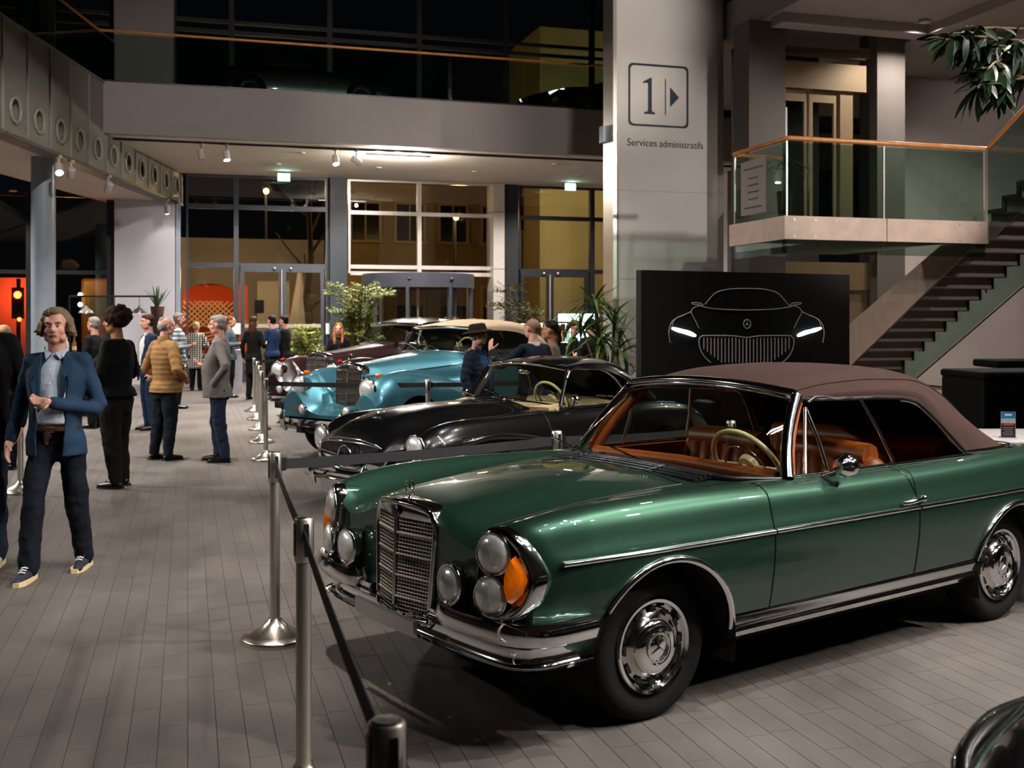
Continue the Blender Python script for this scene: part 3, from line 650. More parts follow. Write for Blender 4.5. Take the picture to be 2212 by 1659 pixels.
mb = MB(); bbox(mb, on_t(1166, 38), on_t(1420, 38), 38, 42, 0, 12.5); sw = tag(mb.build('side_wall', M_FAC2), 'blank cream side wall lit yellow behind the right glass doors', 'building')
# restaurant with a red lit arched window
rs = thing('restaurant', bp(on_t(520, 37), 37, 0), TH, 'street restaurant with orange lit arched window behind the left glass', 'building')
def rp(px, py): return (on_t(px, 37) - on_t(520, 37), 0, zt(px, py, 37))
a, b = rp(330, 600)[0], rp(700, 600)[0]
aw0, aw1, ah = rp(395, 0)[0], rp(508, 0)[0], rp(450, 612)[2]
zc = rp(450, 640)[2]
arch = [(aw0, 0, .3), (aw0, 0, zc)] + [((aw0+aw1)/2 - math.cos(math.pi*k/10)*(aw1-aw0)/2, 0, zc + math.sin(math.pi*k/10)*(ah-zc)) for k in range(1, 10)] + [(aw1, 0, zc), (aw1, 0, .3)]
htop = 4.4
m_ = MB()
m_.box(((a+aw0)/2, .2, htop/2), (aw0-a, .4, htop)); m_.box(((aw1+b)/2, .2, htop/2), (b-aw1, .4, htop)); m_.box(((aw0+aw1)/2, .2, .15), (aw1-aw0, .4, .3))
for k in range(1, len(arch)-2):
    p, q = arch[k], arch[k+1]; m_.prism([p, q, (q[0], 0, htop), (p[0], 0, htop)], (0, .4, 0))
m_.build('wall', mat('warm_grey_render', '#9a8a78', .8), rs)
m_ = MB(); m_.box(((aw0+aw1)/2, 1.6, htop/2), (aw1-aw0+1.5, .1, htop)); m_.build('room_back', emis('orange_room', '#7a2a08', .5), rs)
m_ = MB(); m_.box(((aw0+aw1)/2, 1.5, zc+.05), (aw1-aw0, .05, .7)); m_.build('red_band', emis('red_band', '#b23206', .7), rs)
M_LATT = emis('lattice_glow', '#c88a50', .6)  # slats glow themselves, as if lit from the room
for k in range(9):
    for q in (-1, 1):
        x = aw0 + (aw1-aw0)*(k+.5)/9; m_ = MB(); m_.tube([(x - q*.45, .55, zc-1.0), (x + q*.45, .55, zc-.15)], .025, 4); m_.build('lattice_slat', M_LATT, rs)
for k in range(3):
    m_ = MB(); m_.tube([(aw0+.1, .5, zc-1.25-.16*k), ((aw0+aw1)/2, .5, zc-1.2-.12*k), (aw1, .5, zc-.95-.1*k)], .03, 5); m_.build('arched_rib', M_LATT, rs)
dr0, dr1 = rp(512, 0)[0], rp(535, 0)[0]
m_ = MB(); m_.box(((dr0+dr1)/2, -.03, rp(0, 660)[2]-.4), (dr1-dr0, .06, 2.2)); m_.build('side_window', emis('amber_pane', '#b84a0c', .7), rs)
m_ = MB(); m_.box((rp(590, 0)[0], -.05, 1.5), (rp(625,0)[0]-rp(555,0)[0], .1, 3.0)); m_.build('entrance', mat('cream_door', '#d8c4a6', .7), rs)
m_ = MB(); m_.box((rp(560, 0)[0], -.12, zt(560, 662, 37)), (.28, .04, .42)); m_.build('menu_board', M_BLACK, rs)
m_ = MB(); x = rp(640, 0)[0]; m_.tube([(x, -1.2, 0), (x, -1.2, 3.3)], .03, 6); m_.lathe([(.06, 3.3), (.45, 1.1)], o=(x, -1.2, 0), n=10); m_.build('parasol', mat('parasol_cloth', '#d9cbb6', .8), rs)
# street lamps, traffic light, bus
def street_lamp(px, py, t, label, watt, col=(1, .62, .25), r=.16, e=30):
    s = on_t(px, t); z = zt(px, py, t); o = thing('street_lamp', bp(s, t, 0), TH, label, 'street lamp', None)
    m_ = MB(); m_.cyl((0, .15, 0), (0, .15, z+.1), .07, .05, n=8); m_.build('pole', M_BLACK, o)
    m_ = MB(); m_.ball((0, 0, z), r, 10, 8); m_.build('globe', emis('sodium_globe', '#ffb050', e), o, smooth=60)
    point(bp(s, t-.5, z), watt, .2, col, name='street_point')
street_lamp(575, 413, 39, 'orange street lamp glowing behind the left glass doors', 300, r=.1)
street_lamp(985, 470, 35.5, 'small warm lamp outside above the revolving door', 150, r=.09)
street_lamp(1350, 440, 34.5, 'warm street lamp lighting the blank side wall', 700, (1, .8, .45), r=.1)
tl = thing('traffic_light', bp(on_t(38, 36), 36, 0), TH, 'red traffic light glowing behind the left window', 'traffic light')
z = zt(38, 637, 36)
m_ = MB(); m_.cyl((0, .2, 0), (0, .2, z+.5), .06, n=8); m_.build('pole', M_BLACK, tl)
m_ = MB(); m_.box((0, .1, z-.25), (.34, .2, .95)); m_.build('housing', M_BLACK, tl)
m_ = MB(); m_.ball((0, 0, z), .11, 12, 8); m_.build('red_lamp', emis('red_lamp', '#ff3010', 60.), tl, smooth=60)
m_ = MB(); m_.ball((.05, 0, zt(38, 690, 36)), .06, 10, 8); m_.build('red_lamp', emis('red_lamp', '#ff3010', 60.), tl, smooth=60)
point(bp(on_t(38, 37), 37.1, z), 200, .1, (1, .08, .02), name='red_light')
m_ = MB(); bbox(m_, -26, on_t(66, 38), 38, 38.3, 0, zt(30, 600, 38)); tag(m_.build('hoarding', mat('pale_hoarding', '#a88f80', .7)), 'street hoarding bathed in red light behind the left window', 'hoarding')
bs = thing('bus', bp(on_t(200, 42), 42, 0), TH, 'yellow bus passing behind the window left of the white pier', 'bus')
def bsp(px, py): return (on_t(px, 42) - on_t(200, 42), zt(px, py, 42))
xa, za = bsp(175, 616); xb, zb_ = bsp(300, 690)
M_YEL = mat('bus_yellow', '#6b4e1c', .4)
m_ = MB(); m_.box(((xa+xb)/2, 1.2, (za+.4)/2+.2), (xb-xa, 2.4, za-.3)); m_.build('body', M_YEL, bs, bevel=.1)
m_ = MB(); m_.box(((xa+xb)/2, -.02, za-.75), (xb-xa-.6, .05, .75)); m_.build('window_band', emis('bus_window', '#2c3a20', .35), bs)
for q in (.9, -.9):
    m_ = MB(); m_.lathe([(.45, 0), (.45, .3)], o=((xa+xb)/2+q*1.6, -.05, .45), ax=(0,1,0), n=16); m_.build('wheel', M_BLACK, bs)
for dz in (.0, .35):
    m_ = MB(); m_.ball((xa-.02, -.1, za-.35-dz), .08, 8, 6); m_.build('headlamp', emis('bus_lamp', '#fff3d0', 12.), bs)
point(bp(on_t(150, 40), 40, 3.5), 260, .3, (1, .55, .2), name='street_point')  # added warm fill for bus and restaurant front, no lamp stands here
point(bp(on_t(440, 34.5), 34.5, 3.0), 60, .3, (1, .6, .3), name='street_point')
point(bp(on_t(600, 34.5), 34.5, 3.4), 60, .3, (1, .75, .5), name='street_point')
# bare tree outside with a warm lit trunk
tr_ = thing('street_tree', bp(on_t(668, 33), 33, 0), 0, 'street tree with warmly lit trunk behind the left glass', 'tree')
m_ = MB(); m_.tube([(0,0,0), (.05,0,1.2), (-.1,.1,2.4), (.05,0,3.6), (0,0,4.8), (.1,0,6)], [.16,.13,.11,.09,.07,.04], 8)
for k in range(7):
    a = k*1.9; z = 2.0 + .55*k; m_.tube([(0,0,z), (.5*math.cos(a), .5*math.sin(a), z+.5), (1.1*math.cos(a), 1.1*math.sin(a), z+1.2)], [.06,.04,.015], 5)
m_.build('trunk', mat('bark', '#6a5338', .9, bump=(20, .4)), tr_, smooth=60)
# ================================================================ CAR BUILDING HELPERS (local x rearwards, near side = -y)
def pchip(xs, ys, x):
    xs = np.array(xs, float); ys = np.array(ys, float); h = np.diff(xs); d = np.diff(ys) / h; n = len(xs); m = np.zeros(n)
    for i in range(1, n-1):
        if d[i-1]*d[i] > 0:
            w1, w2 = 2*h[i] + h[i-1], h[i] + 2*h[i-1]; m[i] = (w1+w2) / (w1/d[i-1] + w2/d[i])
    m[0], m[-1] = d[0], d[-1]
    i = np.clip(np.searchsorted(xs, x) - 1, 0, n-2); t = (x - xs[i]) / h[i]
    return (2*t**3-3*t**2+1)*ys[i] + (t**3-2*t**2+t)*h[i]*m[i] + (-2*t**3+3*t**2)*ys[i+1] + (t**3-t**2)*h[i]*m[i+1]
class Shell:
    """body skin lofted through half sections; st: [(a, [(l, z), ...]), ...]; arches: (a, z, r)"""
    def __init__(s, st, arches=(), sub=4):
        s.A = [q[0] for q in st]; s.K = len(st[0][1]); s.st = st; s.arch = arches; s.sub = sub; s.warp = None
    def section(s, a, raw=False):
        P = [(float(pchip(s.A, [q[1][k][0] for q in s.st], a)), float(pchip(s.A, [q[1][k][1] for q in s.st], a))) for k in range(s.K)]
        P = crom(P, s.sub)
        if raw: return P
        out = []
        for ac, zc, r in s.arch:
            if abs(a - ac) < r:
                zz = zc + math.sqrt(r*r - (a-ac)**2); Q = []
                zs = [p[1] for p in P]
                for k, (l, z) in enumerate(P):
                    if z < zz and k > s.K:       # clip at the arch: slide up to the cut
                        j = k
                        while j > 0 and P[j-1][1] < zz: j -= 1
                        l0, z0 = P[j-1]; l1, z1 = P[j]; t = (z0-zz)/max(1e-6, z0-z1); Q.append((l0+(l1-l0)*t, zz))
                    else: Q.append((l, z))
                P = Q
        return P
    def alist(s, a0, a1, d=.035):
        L = list(np.linspace(a0, a1, max(2, int((a1-a0)/d)+1)))
        for ac, zc, r in s.arch:
            for q in np.linspace(-1, 1, 33):
                x = ac + r*math.sin(q*math.pi/2)*.9999
                if a0 < x < a1: L.append(x)
            for x in (ac-r-.002, ac+r+.002):
                if a0 < x < a1: L.append(x)
        return sorted(set(round(x, 4) for x in L))
    def rows(s, a0, a1, k0, k1, side, d=.035, push=0.):
        R_ = []
        for a in s.alist(a0, a1, d):
            P = s.section(a)[k0*s.sub:k1*s.sub+1]
            R_.append([((s.warp(a, l, z) if s.warp else a), -side*(l+push), z) for l, z in P])
        return R_
    def panel(s, name, m, parent, a0, a1, k0, k1, sides=(1, -1), d=.035, push=0.):
        mb = MB()
        for sd in sides: mb.grid(s.rows(a0, a1, k0, k1, sd, d, push))
        o = mb.build(name, m, parent, smooth=50)
        if len(sides) == 2:
            b = bmesh.new(); b.from_mesh(o.data); bmesh.ops.remove_doubles(b, verts=b.verts, dist=.0004); bmesh.ops.recalc_face_normals(b, faces=b.faces); b.to_mesh(o.data); b.free()
        return o
    def at(s, a, kf):                        # point of the skin at section parameter kf (control index)
        P = s.section(a, True); i = min(len(P)-1, int(round(kf*s.sub))); return P[i]
    def at_z(s, a, z):                       # side point at height z
        P = s.section(a, True)
        for k in range(len(P)-1, 0, -1):
            if P[k][1] <= z <= P[k-1][1]:
                t = (z-P[k][1])/max(1e-6, P[k-1][1]-P[k][1]); return P[k][0]+(P[k-1][0]-P[k][0])*t
        return P[-1][0]
def sweep(mb, path, prof, closed=False):
    """path: (a, l) polyline on the car plan going so that outward is to its right-hand side; prof: (out, z)"""
    n = len(path); rows = []
    for i in range(n):
        p0 = np.array(path[max(0, i-1)], float); p1 = np.array(path[min(n-1, i+1)], float); d = p1 - p0; d /= np.linalg.norm(d)
        nx, ny = d[1], -d[0]
        rows.append([(path[i][0]+nx*o, path[i][1]+ny*o, z) for o, z in prof])
    mb.grid([[(p[0], -p[1], p[2]) for p in r] for r in rows], closed=closed)
    k = len(mb.v); m = len(prof); st = k - n*m
    mb.f += [tuple(st+q for q in range(m))[::-1], tuple(k-m+q for q in range(m))]; mb.mi += [0, 0]
    return mb
def car_glass_sheet(mb, rows): mb.grid(rows)
def star3(mb, c, r, e1, e2, th, w=.12):
    """three pointed star with spine, in the plane e1, e2 at c"""
    c = Vector(c); e1 = Vector(e1).normalized(); e2 = Vector(e2).normalized(); n = e1.cross(e2)
    vs = [c + n*th, c - n*th]; 
    for k in range(6):
        a = math.pi/2 + k*math.pi/3; q = r if k % 2 == 0 else r*w; vs.append(c + e1*math.cos(a)*q + e2*math.sin(a)*q)
    fs = []
    for k in range(6): fs += [(0, 2+k, 2+(k+1) % 6), (1, 2+(k+1) % 6, 2+k)]
    return mb.add(vs, fs)
def ring(mb, c, r, e1, e2, tr, n=28, k=8, sq=1.):
    c = Vector(c); e1 = Vector(e1).normalized(); e2 = Vector(e2).normalized()
    return mb.tube([c + e1*math.cos(2*math.pi*i/n)*r + e2*math.sin(2*math.pi*i/n)*r*sq for i in range(n)], tr, k, closed=True)
M_TYRE = mat('tyre_rubber', '#0b0a0a', rough=.8, spec=.25, noise=(30., .15), bump=(80., .15))
M_LENS = mat('lamp_glass', '#e4e4e0', rough=.2, metal=.5, coat=1., noise=(26., .18), bump=(30., .35, .01), stretch=(1., 1., .25))
M_AMBER = mat('amber_plastic', '#e06a08', rough=.18, coat=1., noise=(40., .25), emit=('#e06a08', .15))
M_REDPL = mat('red_plastic', '#b01818', rough=.15, coat=1.)
M_CARGLASS = glass('car_glass', '#dfe6e0', f0=.05, mx=.7)
M_CARBLACK = mat('car_black_trim', '#0c0c0d', rough=.35)
M_UNDER = mat('underbody', '#060606', rough=.9)
def wheel(parent, a, l, z, r, rim, hub_m, width=.18, side=1, slots=12, star=True, disc_m=None, whitewall=False):
    """tyre as the part; trim ring, disc, cap, slots and star as its pieces. side=1: faces the near side (-y)"""
    ax = (0, -side, 0); o = (a, -l*side, z)       # l = outer face
    w = width; t = MB()
    t.lathe([(rim*.97, -.02), (rim*1.02, -.006), (r*.80, .004), (r*.90, .0), (r*.965, -.018), (r, -.045), (r*1.003, -w/2), (r, -w+.045), (r*.965, -w+.018), (r*.88, -w), (rim, -w+.01)], o=o, ax=ax, n=48)
    ty = t.build('wheel', M_TYRE, parent, smooth=50)
    c = MB(); c.lathe([(rim*1.0, -.012), (rim*1.0, .004), (rim*.97, .012), (rim*.90, .008), (rim*.87, -.012), (rim*.80, -.022)], o=o, ax=ax, n=48, caps=False); c.build('trim_ring', M_CHROME, ty, smooth=50)
    c = MB(); c.lathe([(rim*.88, -.03), (rim*.80, -.022), (rim*.68, -.010), (rim*.60, .004), (rim*.57, .012)], o=o, ax=ax, n=48, caps=False); c.build('wheel_disc', disc_m or hub_m, ty, smooth=50)
    c = MB(); c.lathe([(rim*.58, .010), (rim*.56, .020), (rim*.48, .030), (rim*.36, .034), (rim*.33, .024), (rim*.30, .026), (rim*.15, .032), (.001, .034)], o=o, ax=ax, n=40); c.build('hub_cap', M_CHROME, ty, smooth=50)
    if slots:
        c = MB(); e1 = Vector((1, 0, 0)); e2 = Vector((0, 0, 1)); C_ = Vector(o)
        for k in range(slots):
            a_ = 2*math.pi*k/slots; p = C_ + (e1*math.cos(a_) + e2*math.sin(a_))*rim*.76 + Vector(ax)*(-.012)
            d = (e2*math.cos(a_) - e1*math.sin(a_))*rim*.10; n_ = (e1*math.cos(a_) + e2*math.sin(a_))*rim*.042
            c.prism([p-d-n_, p+d-n_, p+d*.8+n_, p-d*.8+n_], Vector(ax)*.008)
            if slots == 12: c.build('slot', M_CARBLACK, ty); c = MB()
        if slots != 12: c.build('slot_ring', M_CARBLACK, ty)['kind'] = 'stuff'
    if star:
        c = MB(); cc = Vector(o) + Vector(ax)*.034; star3(c, cc, rim*.26, (1,0,0), (0,0,1), .006, .14); ring(c, cc, rim*.29, (1,0,0), (0,0,1), .004, 24, 6); c.build('star', M_CHROME, ty)
    return ty
def round_lamp(parent, name, c, r, d, depth=.10, rim_m=None, shell_m=None, bez=.016):
    """round headlamp: glass dome, chrome rim, shell behind. d = looking direction"""
    d = Vector(d).normalized(); g = MB()
    g.lathe([(r, 0), (r*.93, r*.16), (r*.75, r*.30), (r*.45, r*.40), (r*.15, r*.435), (.0008, r*.44)], o=c, ax=d, n=32); o = g.build(name, M_LENS, parent, smooth=60)
    e1 = d.orthogonal().normalized(); e2 = d.cross(e1)
    b = MB(); ring(b, Vector(c)+d*.004, r+bez*.4, e1, e2, bez, 32, 8); b.build('bezel', rim_m or M_CHROME, o, smooth=60)
    if depth:
        b = MB(); b.lathe([(r*.97, 0), (r*.95, -depth*.4), (r*.6, -depth*.85), (r*.2, -depth)], o=c, ax=d, n=28); b.build('lamp_shell', shell_m or M_CHROME, o, smooth=60)
    return o
def mascot(parent, c, r, m=None):
    c = Vector(c); b = MB()
    b.lathe([(r*.55, 0), (r*.5, .012), (r*.18, .02), (r*.12, r*.9)], o=c, n=14); o = b.build('hood_star', M_CHROME, parent, smooth=50)
    cc = c + Vector((0, 0, r*1.8)); b = MB(); ring(b, cc, r, (0,1,0), (0,0,1), r*.085, 28, 8); star3(b, cc, r*.96, (0,1,0), (0,0,1), r*.12, .1); b.build('star_ring', M_CHROME, o, smooth=40); return o
def steering_wheel(parent, c, r, tilt, rim_m, tr=.014):
    c = Vector(c); e1 = Vector((0, 1, 0)); e2 = Vector((math.sin(tilt), 0, math.cos(tilt)))   # plane of the rim
    b = MB(); ring(b, c, r, e1, e2, tr, 36, 8); o = b.build('steering_wheel', rim_m, parent, smooth=60)
    b = MB(); ring(b, c + e1.cross(e2)*-.015, r*.62, e1, e2, .006, 28, 6); b.build('horn_ring', M_CHROME, o, smooth=60)
    b = MB(); b.lathe([(.055, -.01), (.06, .02), (.03, .04)], o=c, ax=e1.cross(e2), n=16)
    for q in (-1, 1): b.tube([c, c + e1*q*r], .01, 6)
    b.build('hub', rim_m, o, smooth=50); return o
def seat(parent, a, l, z, m, w=.52, back_h=.52, tilt=.22, ribs=6):
    """cushion and backrest of rounded ribs"""
    for nm, org, du, dv in (('seat_cushion', Vector((a-.5, -l, z)), Vector((.5, 0, -.05)), None), ('backrest', Vector((a, -l, z)), Vector((tilt*back_h, 0, back_h)), None)):
        b = MB(); n = Vector((0, 1, 0)).cross(du).normalized();
        for k in range(ribs):
            y = -w/2 + w*(k+.5)/ribs
            b.tube([org + du*t + Vector((0, y, 0)) for t in (0, .06, .5, .94, 1)], [.03, .065, .07, .065, .03], 8, flat=1.)
        for y in (-w/2, w/2): b.tube([org + du*t + Vector((0, y, 0)) + n*.02 for t in (0, .06, .5, .94, 1)], [.03, .07, .08, .07, .03], 8)
        b.tube([org + du*1.0 + Vector((0, -w/2, 0)), org + du*1.02, org + du*1.0 + Vector((0, w/2, 0))], .07, 8)
        b.build(nm, m, parent, smooth=60)
# ================================================================ GREEN CABRIOLET
M_GREEN = mat('green_paint', '#284738', rough=.40, metal=.8, coat=1., coat_r=.02, noise=(400., .05))
M_BROWNTOP = mat('brown_canvas', '#33221e', rough=.9, noise=(7., .12), bump=(220., .25, .003), spec=.2)
M_TAN = mat('cognac_leather', '#8e4317', rough=.42, noise=(9., .12), bump=(120., .1, .002))
M_IVORY = mat('ivory', '#e3cf9c', rough=.3)
M_WOODD = mat('burl_wood', '#5a2c14', rough=.2, noise=(14., .3), coat=1.)
car = thing('green_cabriolet', (.134, 5.27, 0), R(35.6), 'dark green classic cabriolet with brown canvas roof in the foreground', 'car', 'classic cars on show')
def sec(zc, z1, v, fi, rg, sh, zs, lw, zlow=.31, lo=.84, vz=None):
    """0 centre, 1 hood, 2 valley, 3 fender inner, 4 ridge, 5 shoulder, 6 upper side, 7 widest, 8 mid, 9 low, 10 sill"""
    return [(0, zc), (.27, z1), v, fi, rg, sh, (lw-.02, .81 if zs is None else zs), (lw, .735), (lw-.004, .60), (lw-.03, .43), (lo, zlow)]
ST = [(-.742, [(0,.845),(.26,.83),(.46,.775),(.57,.775),(.69,.85),(.775,.835),(.825,.77),(.84,.69),(.84,.58),(.825,.47),(.80,.42)]),
      (-.72, [(0,.88),(.26,.862),(.46,.805),(.57,.805),(.70,.885),(.80,.865),(.848,.785),(.862,.70),(.862,.58),(.845,.46),(.82,.40)]),
      (-.62, sec(.915,.90,(.475,.838),(.59,.84),(.725,.915),(.825,.89),.80,.885,.38,.83)),
      (-.45, sec(.945,.93,(.485,.865),(.605,.872),(.745,.94),(.845,.91),.81,.902,.36,.84)),
      (-.20, sec(.968,.955,(.50,.895),(.62,.90),(.755,.957),(.857,.922),.815,.915,.33,.85)),
      (.10, sec(.982,.972,(.52,.92),(.635,.92),(.765,.962),(.862,.925),.815,.92,.31,.86)),
      (.42, sec(.978,.97,(.54,.935),(.65,.933),(.77,.958),(.866,.922),.815,.921,.31,.86)),
      (.75, sec(.965,.96,(.56,.945),(.66,.943),(.772,.95),(.868,.918),.815,.922,.31,.86)),
      (1.0, sec(.952,.95,(.57,.943),(.67,.941),(.772,.945),(.868,.915),.815,.922,.31,.86)),
      (1.7, sec(.945,.945,(.57,.942),(.67,.941),(.77,.944),(.866,.914),.815,.92,.31,.86)),
      (2.4, sec(.955,.954,(.57,.952),(.67,.95),(.765,.953),(.862,.922),.82,.915,.31,.86)),
      (2.8, sec(.958,.956,(.56,.952),(.66,.955),(.755,.962),(.85,.93),.83,.905,.32,.85)),
      (3.2, sec(.945,.942,(.54,.935),(.64,.94),(.735,.955),(.828,.925),.82,.885,.34,.83)),
      (3.6, sec(.90,.897,(.51,.885),(.61,.89),(.70,.92),(.79,.89),.79,.85,.36,.80)),
      (3.85, sec(.80,.795,(.48,.785),(.57,.79),(.66,.83),(.74,.80),.74,.80,.40,.76)),
      (3.93, sec(.66,.655,(.44,.65),(.52,.65),(.60,.68),(.68,.67),.66,.73,.42,.70))]
GS = Shell(ST, [(-.01, .30, .395), (2.66, .295, .375)])
def gwarp(a, l, z):
    q = max(0., l-.665); return a + (.34*q + .35*max(0., q-.12))*min(1., max(0., (-.40-a)/.30))
GS.warp = gwarp
GS.panel('hood', M_GREEN, car, -.742, .42, 0, 2)
for sd in (1, -1):
    GS.panel('front_fender', M_GREEN, car, -.742, .628, 2, 10, (sd,))
    GS.panel('door', M_GREEN, car, .634, 1.722, 4, 10, (sd,))
    GS.panel('rear_fender', M_GREEN, car, 1.728, 3.93, 4, 10, (sd,))
GS.panel('cowl', M_GREEN, car, .425, .66, 0, 2)
GS.panel('cowl_side', M_GREEN, car, .628, .95, 2, 4)
GS.panel('rear_deck', M_GREEN, car, 2.92, 3.93, 0, 4)
# front and rear closing panels
c0 = GS.section(-.742)
for nm, a_, C_ in (('front_panel', -.742, c0), ('tail_panel', 3.93, GS.section(3.93))):
    b = MB()
    for sd in (1, -1):
        vs = [(gwarp(a_, l, z), -sd*l, z) for l, z in C_] + [(a_, -sd*.62, C_[-1][1]), (a_, 0, C_[-1][1])]; b.add(vs, [tuple(range(len(vs)))])
    b.build(nm, M_GREEN, car)
# dark shut lines
for a_, k0, k1 in ((.631, 4.2, 10), (1.725, 4.1, 10)):
    for sd in (1, -1):
        P = GS.section(a_)[int(k0*4):k1*4+1]; b = MB(); b.tube([(a_ + (.0 if a_ < 1 else -.06*max(0, (z-.80)/.14)), -sd*(l+.0005), z) for l, z in P], .0035, 5); b.build('door_gap', M_CARBLACK, car)
P = GS.section(.423)[:9]; b = MB(); b.tube([(.423, -l, z) for l, z in P[::-1]] + [(.423, l, z) for l, z in P[1:]], .0035, 5); b.build('hood_gap', M_CARBLACK, car)
for sd in (1, -1): b = MB(); b.tube([(a_, -sd*GS.section(a_)[8][0], GS.section(a_)[8][1]+.0005) for a_ in np.linspace(-.6, .42, 20)], .003, 5); b.build('hood_gap', M_CARBLACK, car)
# wheel houses and underbody
b = MB()
for ac, zc, r in GS.arch:
    for sd in (1, -1):
        rows = [[(ac+(r+.01)*math.cos(t), -sd*l, zc+(r+.01)*math.sin(t)) for l in (.905, .52)] for t in np.linspace(-.25, math.pi+.25, 20)]; b.grid(rows)
        b.add([(ac+(r+.01)*math.cos(t), -sd*.52, zc+(r+.01)*math.sin(t)) for t in np.linspace(-.25, math.pi+.25, 20)], [tuple(range(20))])
b.box((1.33, 0, .30), (1.85, 1.66, .06)); b.box((-.05, 0, .34), (1.2, 1.0, .08)); b.box((3.2, 0, .36), (1.2, 1.3, .08)); b.build('underbody', M_UNDER, car)
# chrome arch mouldings, waist strip, sill
for ac, zc, r in GS.arch:
    for sd in (1, -1):
        ts = np.linspace(.12 if ac < 1 else .28, math.pi - (.62 if ac < 1 else .28), 24)
        P = []
        for t in ts:
            x, z = ac - (r+.012)*math.cos(math.pi - t) if False else ac + (r+.012)*math.cos(t), zc + (r+.012)*math.sin(t); P.append((x, -sd*(GS.at_z(x, z)+.002), z))
        b = MB(); b.tube(P, .018, 8, flat=1.); b.build('arch_moulding', M_CHROME, car, smooth=60)
for sd in (1, -1):
    for a0, a1 in ((-.56, .627), (.637, 1.719), (1.731, 3.7)):
        P = [(a_, -sd*(GS.at_z(a_, .752)+.003), .752) for a_ in np.linspace(a0, a1, 24)]
        b = MB(); b.tube(P, .012, 8); b.build('waist_strip', M_CHROME, car, smooth=60)
    b = MB(); sweep(b, [(a_, sd*.855) for a_ in ((.385, 1, 1.6, 2.275) if sd < 0 else (2.275, 1.6, 1, .385))], [(0, .30), (.025, .305), (.04, .33), (.03, .36), (.038, .39), (.028, .415), (0, .42)]); b.build('sill_strip', M_CHROME, car, smooth=40)
# bumpers
half = [(-.41, .895), (-.52, .898), (-.62, .892), (-.70, .865), (-.75, .80), (-.775, .70), (-.79, .55), (-.80, .35), (-.803, .15)]
path = half + [(-.803, 0)] + [(a_, -l) for a_, l in half[::-1]]
path = crom(path, 3)
b = MB(); sweep(b, path[::-1], [(0, .35), (.012, .345), (.034, .355), (.046, .385), (.042, .42), (.026, .448), (.004, .455), (0, .455)]); b.build('front_bumper', M_CHROME, car, smooth=60)
b = MB(); sweep(b, [p for p in crom([(-.812,-.26),(-.818,0),(-.812,.26)], 5)][::1][::-1], [(.03, .365), (.048, .37), (.05, .435), (.03, .44)]); b.build('plate_mount', mat('satin_metal', '#b5b2ae', .3, .9), car)
for sd in (1, -1):
    hp = [(-.42, .895), (-.55, .90), (-.66, .885), (-.735, .83), (-.775, .72), (-.795, .58), (-.80, .47), (-.785, .40), (-.75, .385)]
    hp = crom([(a_, l*sd) for a_, l in hp], 3)
    if sd > 0: hp = hp[::-1]
    b = MB(); sweep(b, hp, [(0, .455), (.02, .457), (.03, .475), (.018, .49), (.016, .50), (.03, .512), (.024, .53), (.0, .54), (-.03, .54), (-.05, .5), (-.03, .455)]); b.build('bumper_wing', M_CHROME, car, smooth=60)
    b = MB(); b.box((-.76, -sd*.31, .46), (.05, .09, .05)); b.box((-.70, -sd*.31, .46), (.12, .05, .03)); b.build('bumper_bracket', M_CHROME, car)
b = MB(); sweep(b, crom([(3.99,-.72),(4.02,-.3),(4.03,0),(4.02,.3),(3.99,.72),(3.8,.86),(3.4,.91)][::1], 3), [(0,.42),(.04,.44),(.05,.5),(.03,.54),(0,.55)]); b.build('rear_bumper', M_CHROME, car, smooth=60)
# grille: surround, black core, mesh, crossbars, ridge
zt_, zb_ = .868, .405
def gr(l, z):                             # face of the grille: vee in plan, leaning back a little
    return Vector((-.795 + abs(l)*.20 + (z-.64)*.03, -l, z))
def hw(z): return .255 - .035*(zt_-z)/(zt_-zb_)
def top(l): return zt_ + .028*max(0., 1 - (abs(l)/.255)**2) - (.05*max(0., (abs(l)-.20)/.055)**2)
b = MB()
for q in (1, -1): b.add([gr(0, zb_)+Vector((.03,0,0)), gr(q*hw(zb_), zb_)+Vector((.03,0,0)), gr(q*hw(zt_-.04), zt_-.04)+Vector((.03,0,0)), gr(q*.18, zt_-.01)+Vector((.03,0,0)), gr(0, zt_)+Vector((.03,0,0))], [(0,1,2,3,4)])
gc = b.build('grille', M_CARBLACK, car)
b = MB()
for q in (1, -1):
    for k in range(1, 27):
        z = zb_ + (zt_-.035-zb_)*k/27; b.tube([gr(q*.01, z), gr(q*(hw(z)-.01), z)], .0028, 4)
    for k in range(1, 13):
        f = k/13; b.tube([gr(q*f*hw(zb_), zb_), gr(q*f*hw(zt_), zt_-.035)], .0024, 4)
o = b.build('grille_mesh', mat('satin_chrome', '#c4bcae', .4, .5), gc); o['kind'] = 'stuff'
for k in range(1, 5):
    z = zb_ + (zt_-zb_)*k/5 - .01
    for q in (1, -1): b = MB(); b.tube([gr(0, z)+Vector((-.004,0,0)), gr(q*hw(z), z)+Vector((-.004,0,0))], .0052, 6); b.build('crossbar', mat('satin_chrome'), gc)
b = MB(); b.tube([gr(0, zb_)+Vector((-.006,0,0)), gr(0, zt_+.01)+Vector((-.006,0,0))], .008, 8); b.build('ridge_bar', M_CHROME, gc, smooth=60)
out = [gr(-hw(z), z) for z in np.linspace(zb_, zt_-.05, 8)] + [gr(l, top(l)) for l in np.linspace(-.25, .25, 17)][1:-1] + [gr(hw(z), z) for z in np.linspace(zt_-.05, zb_, 8)]
b = MB(); b.tube(out, .016, 8); b.tube([gr(-hw(zb_), zb_), gr(0, zb_-.01), gr(hw(zb_), zb_)], .012, 8); b.build('grille_surround', M_CHROME, gc, smooth=60)
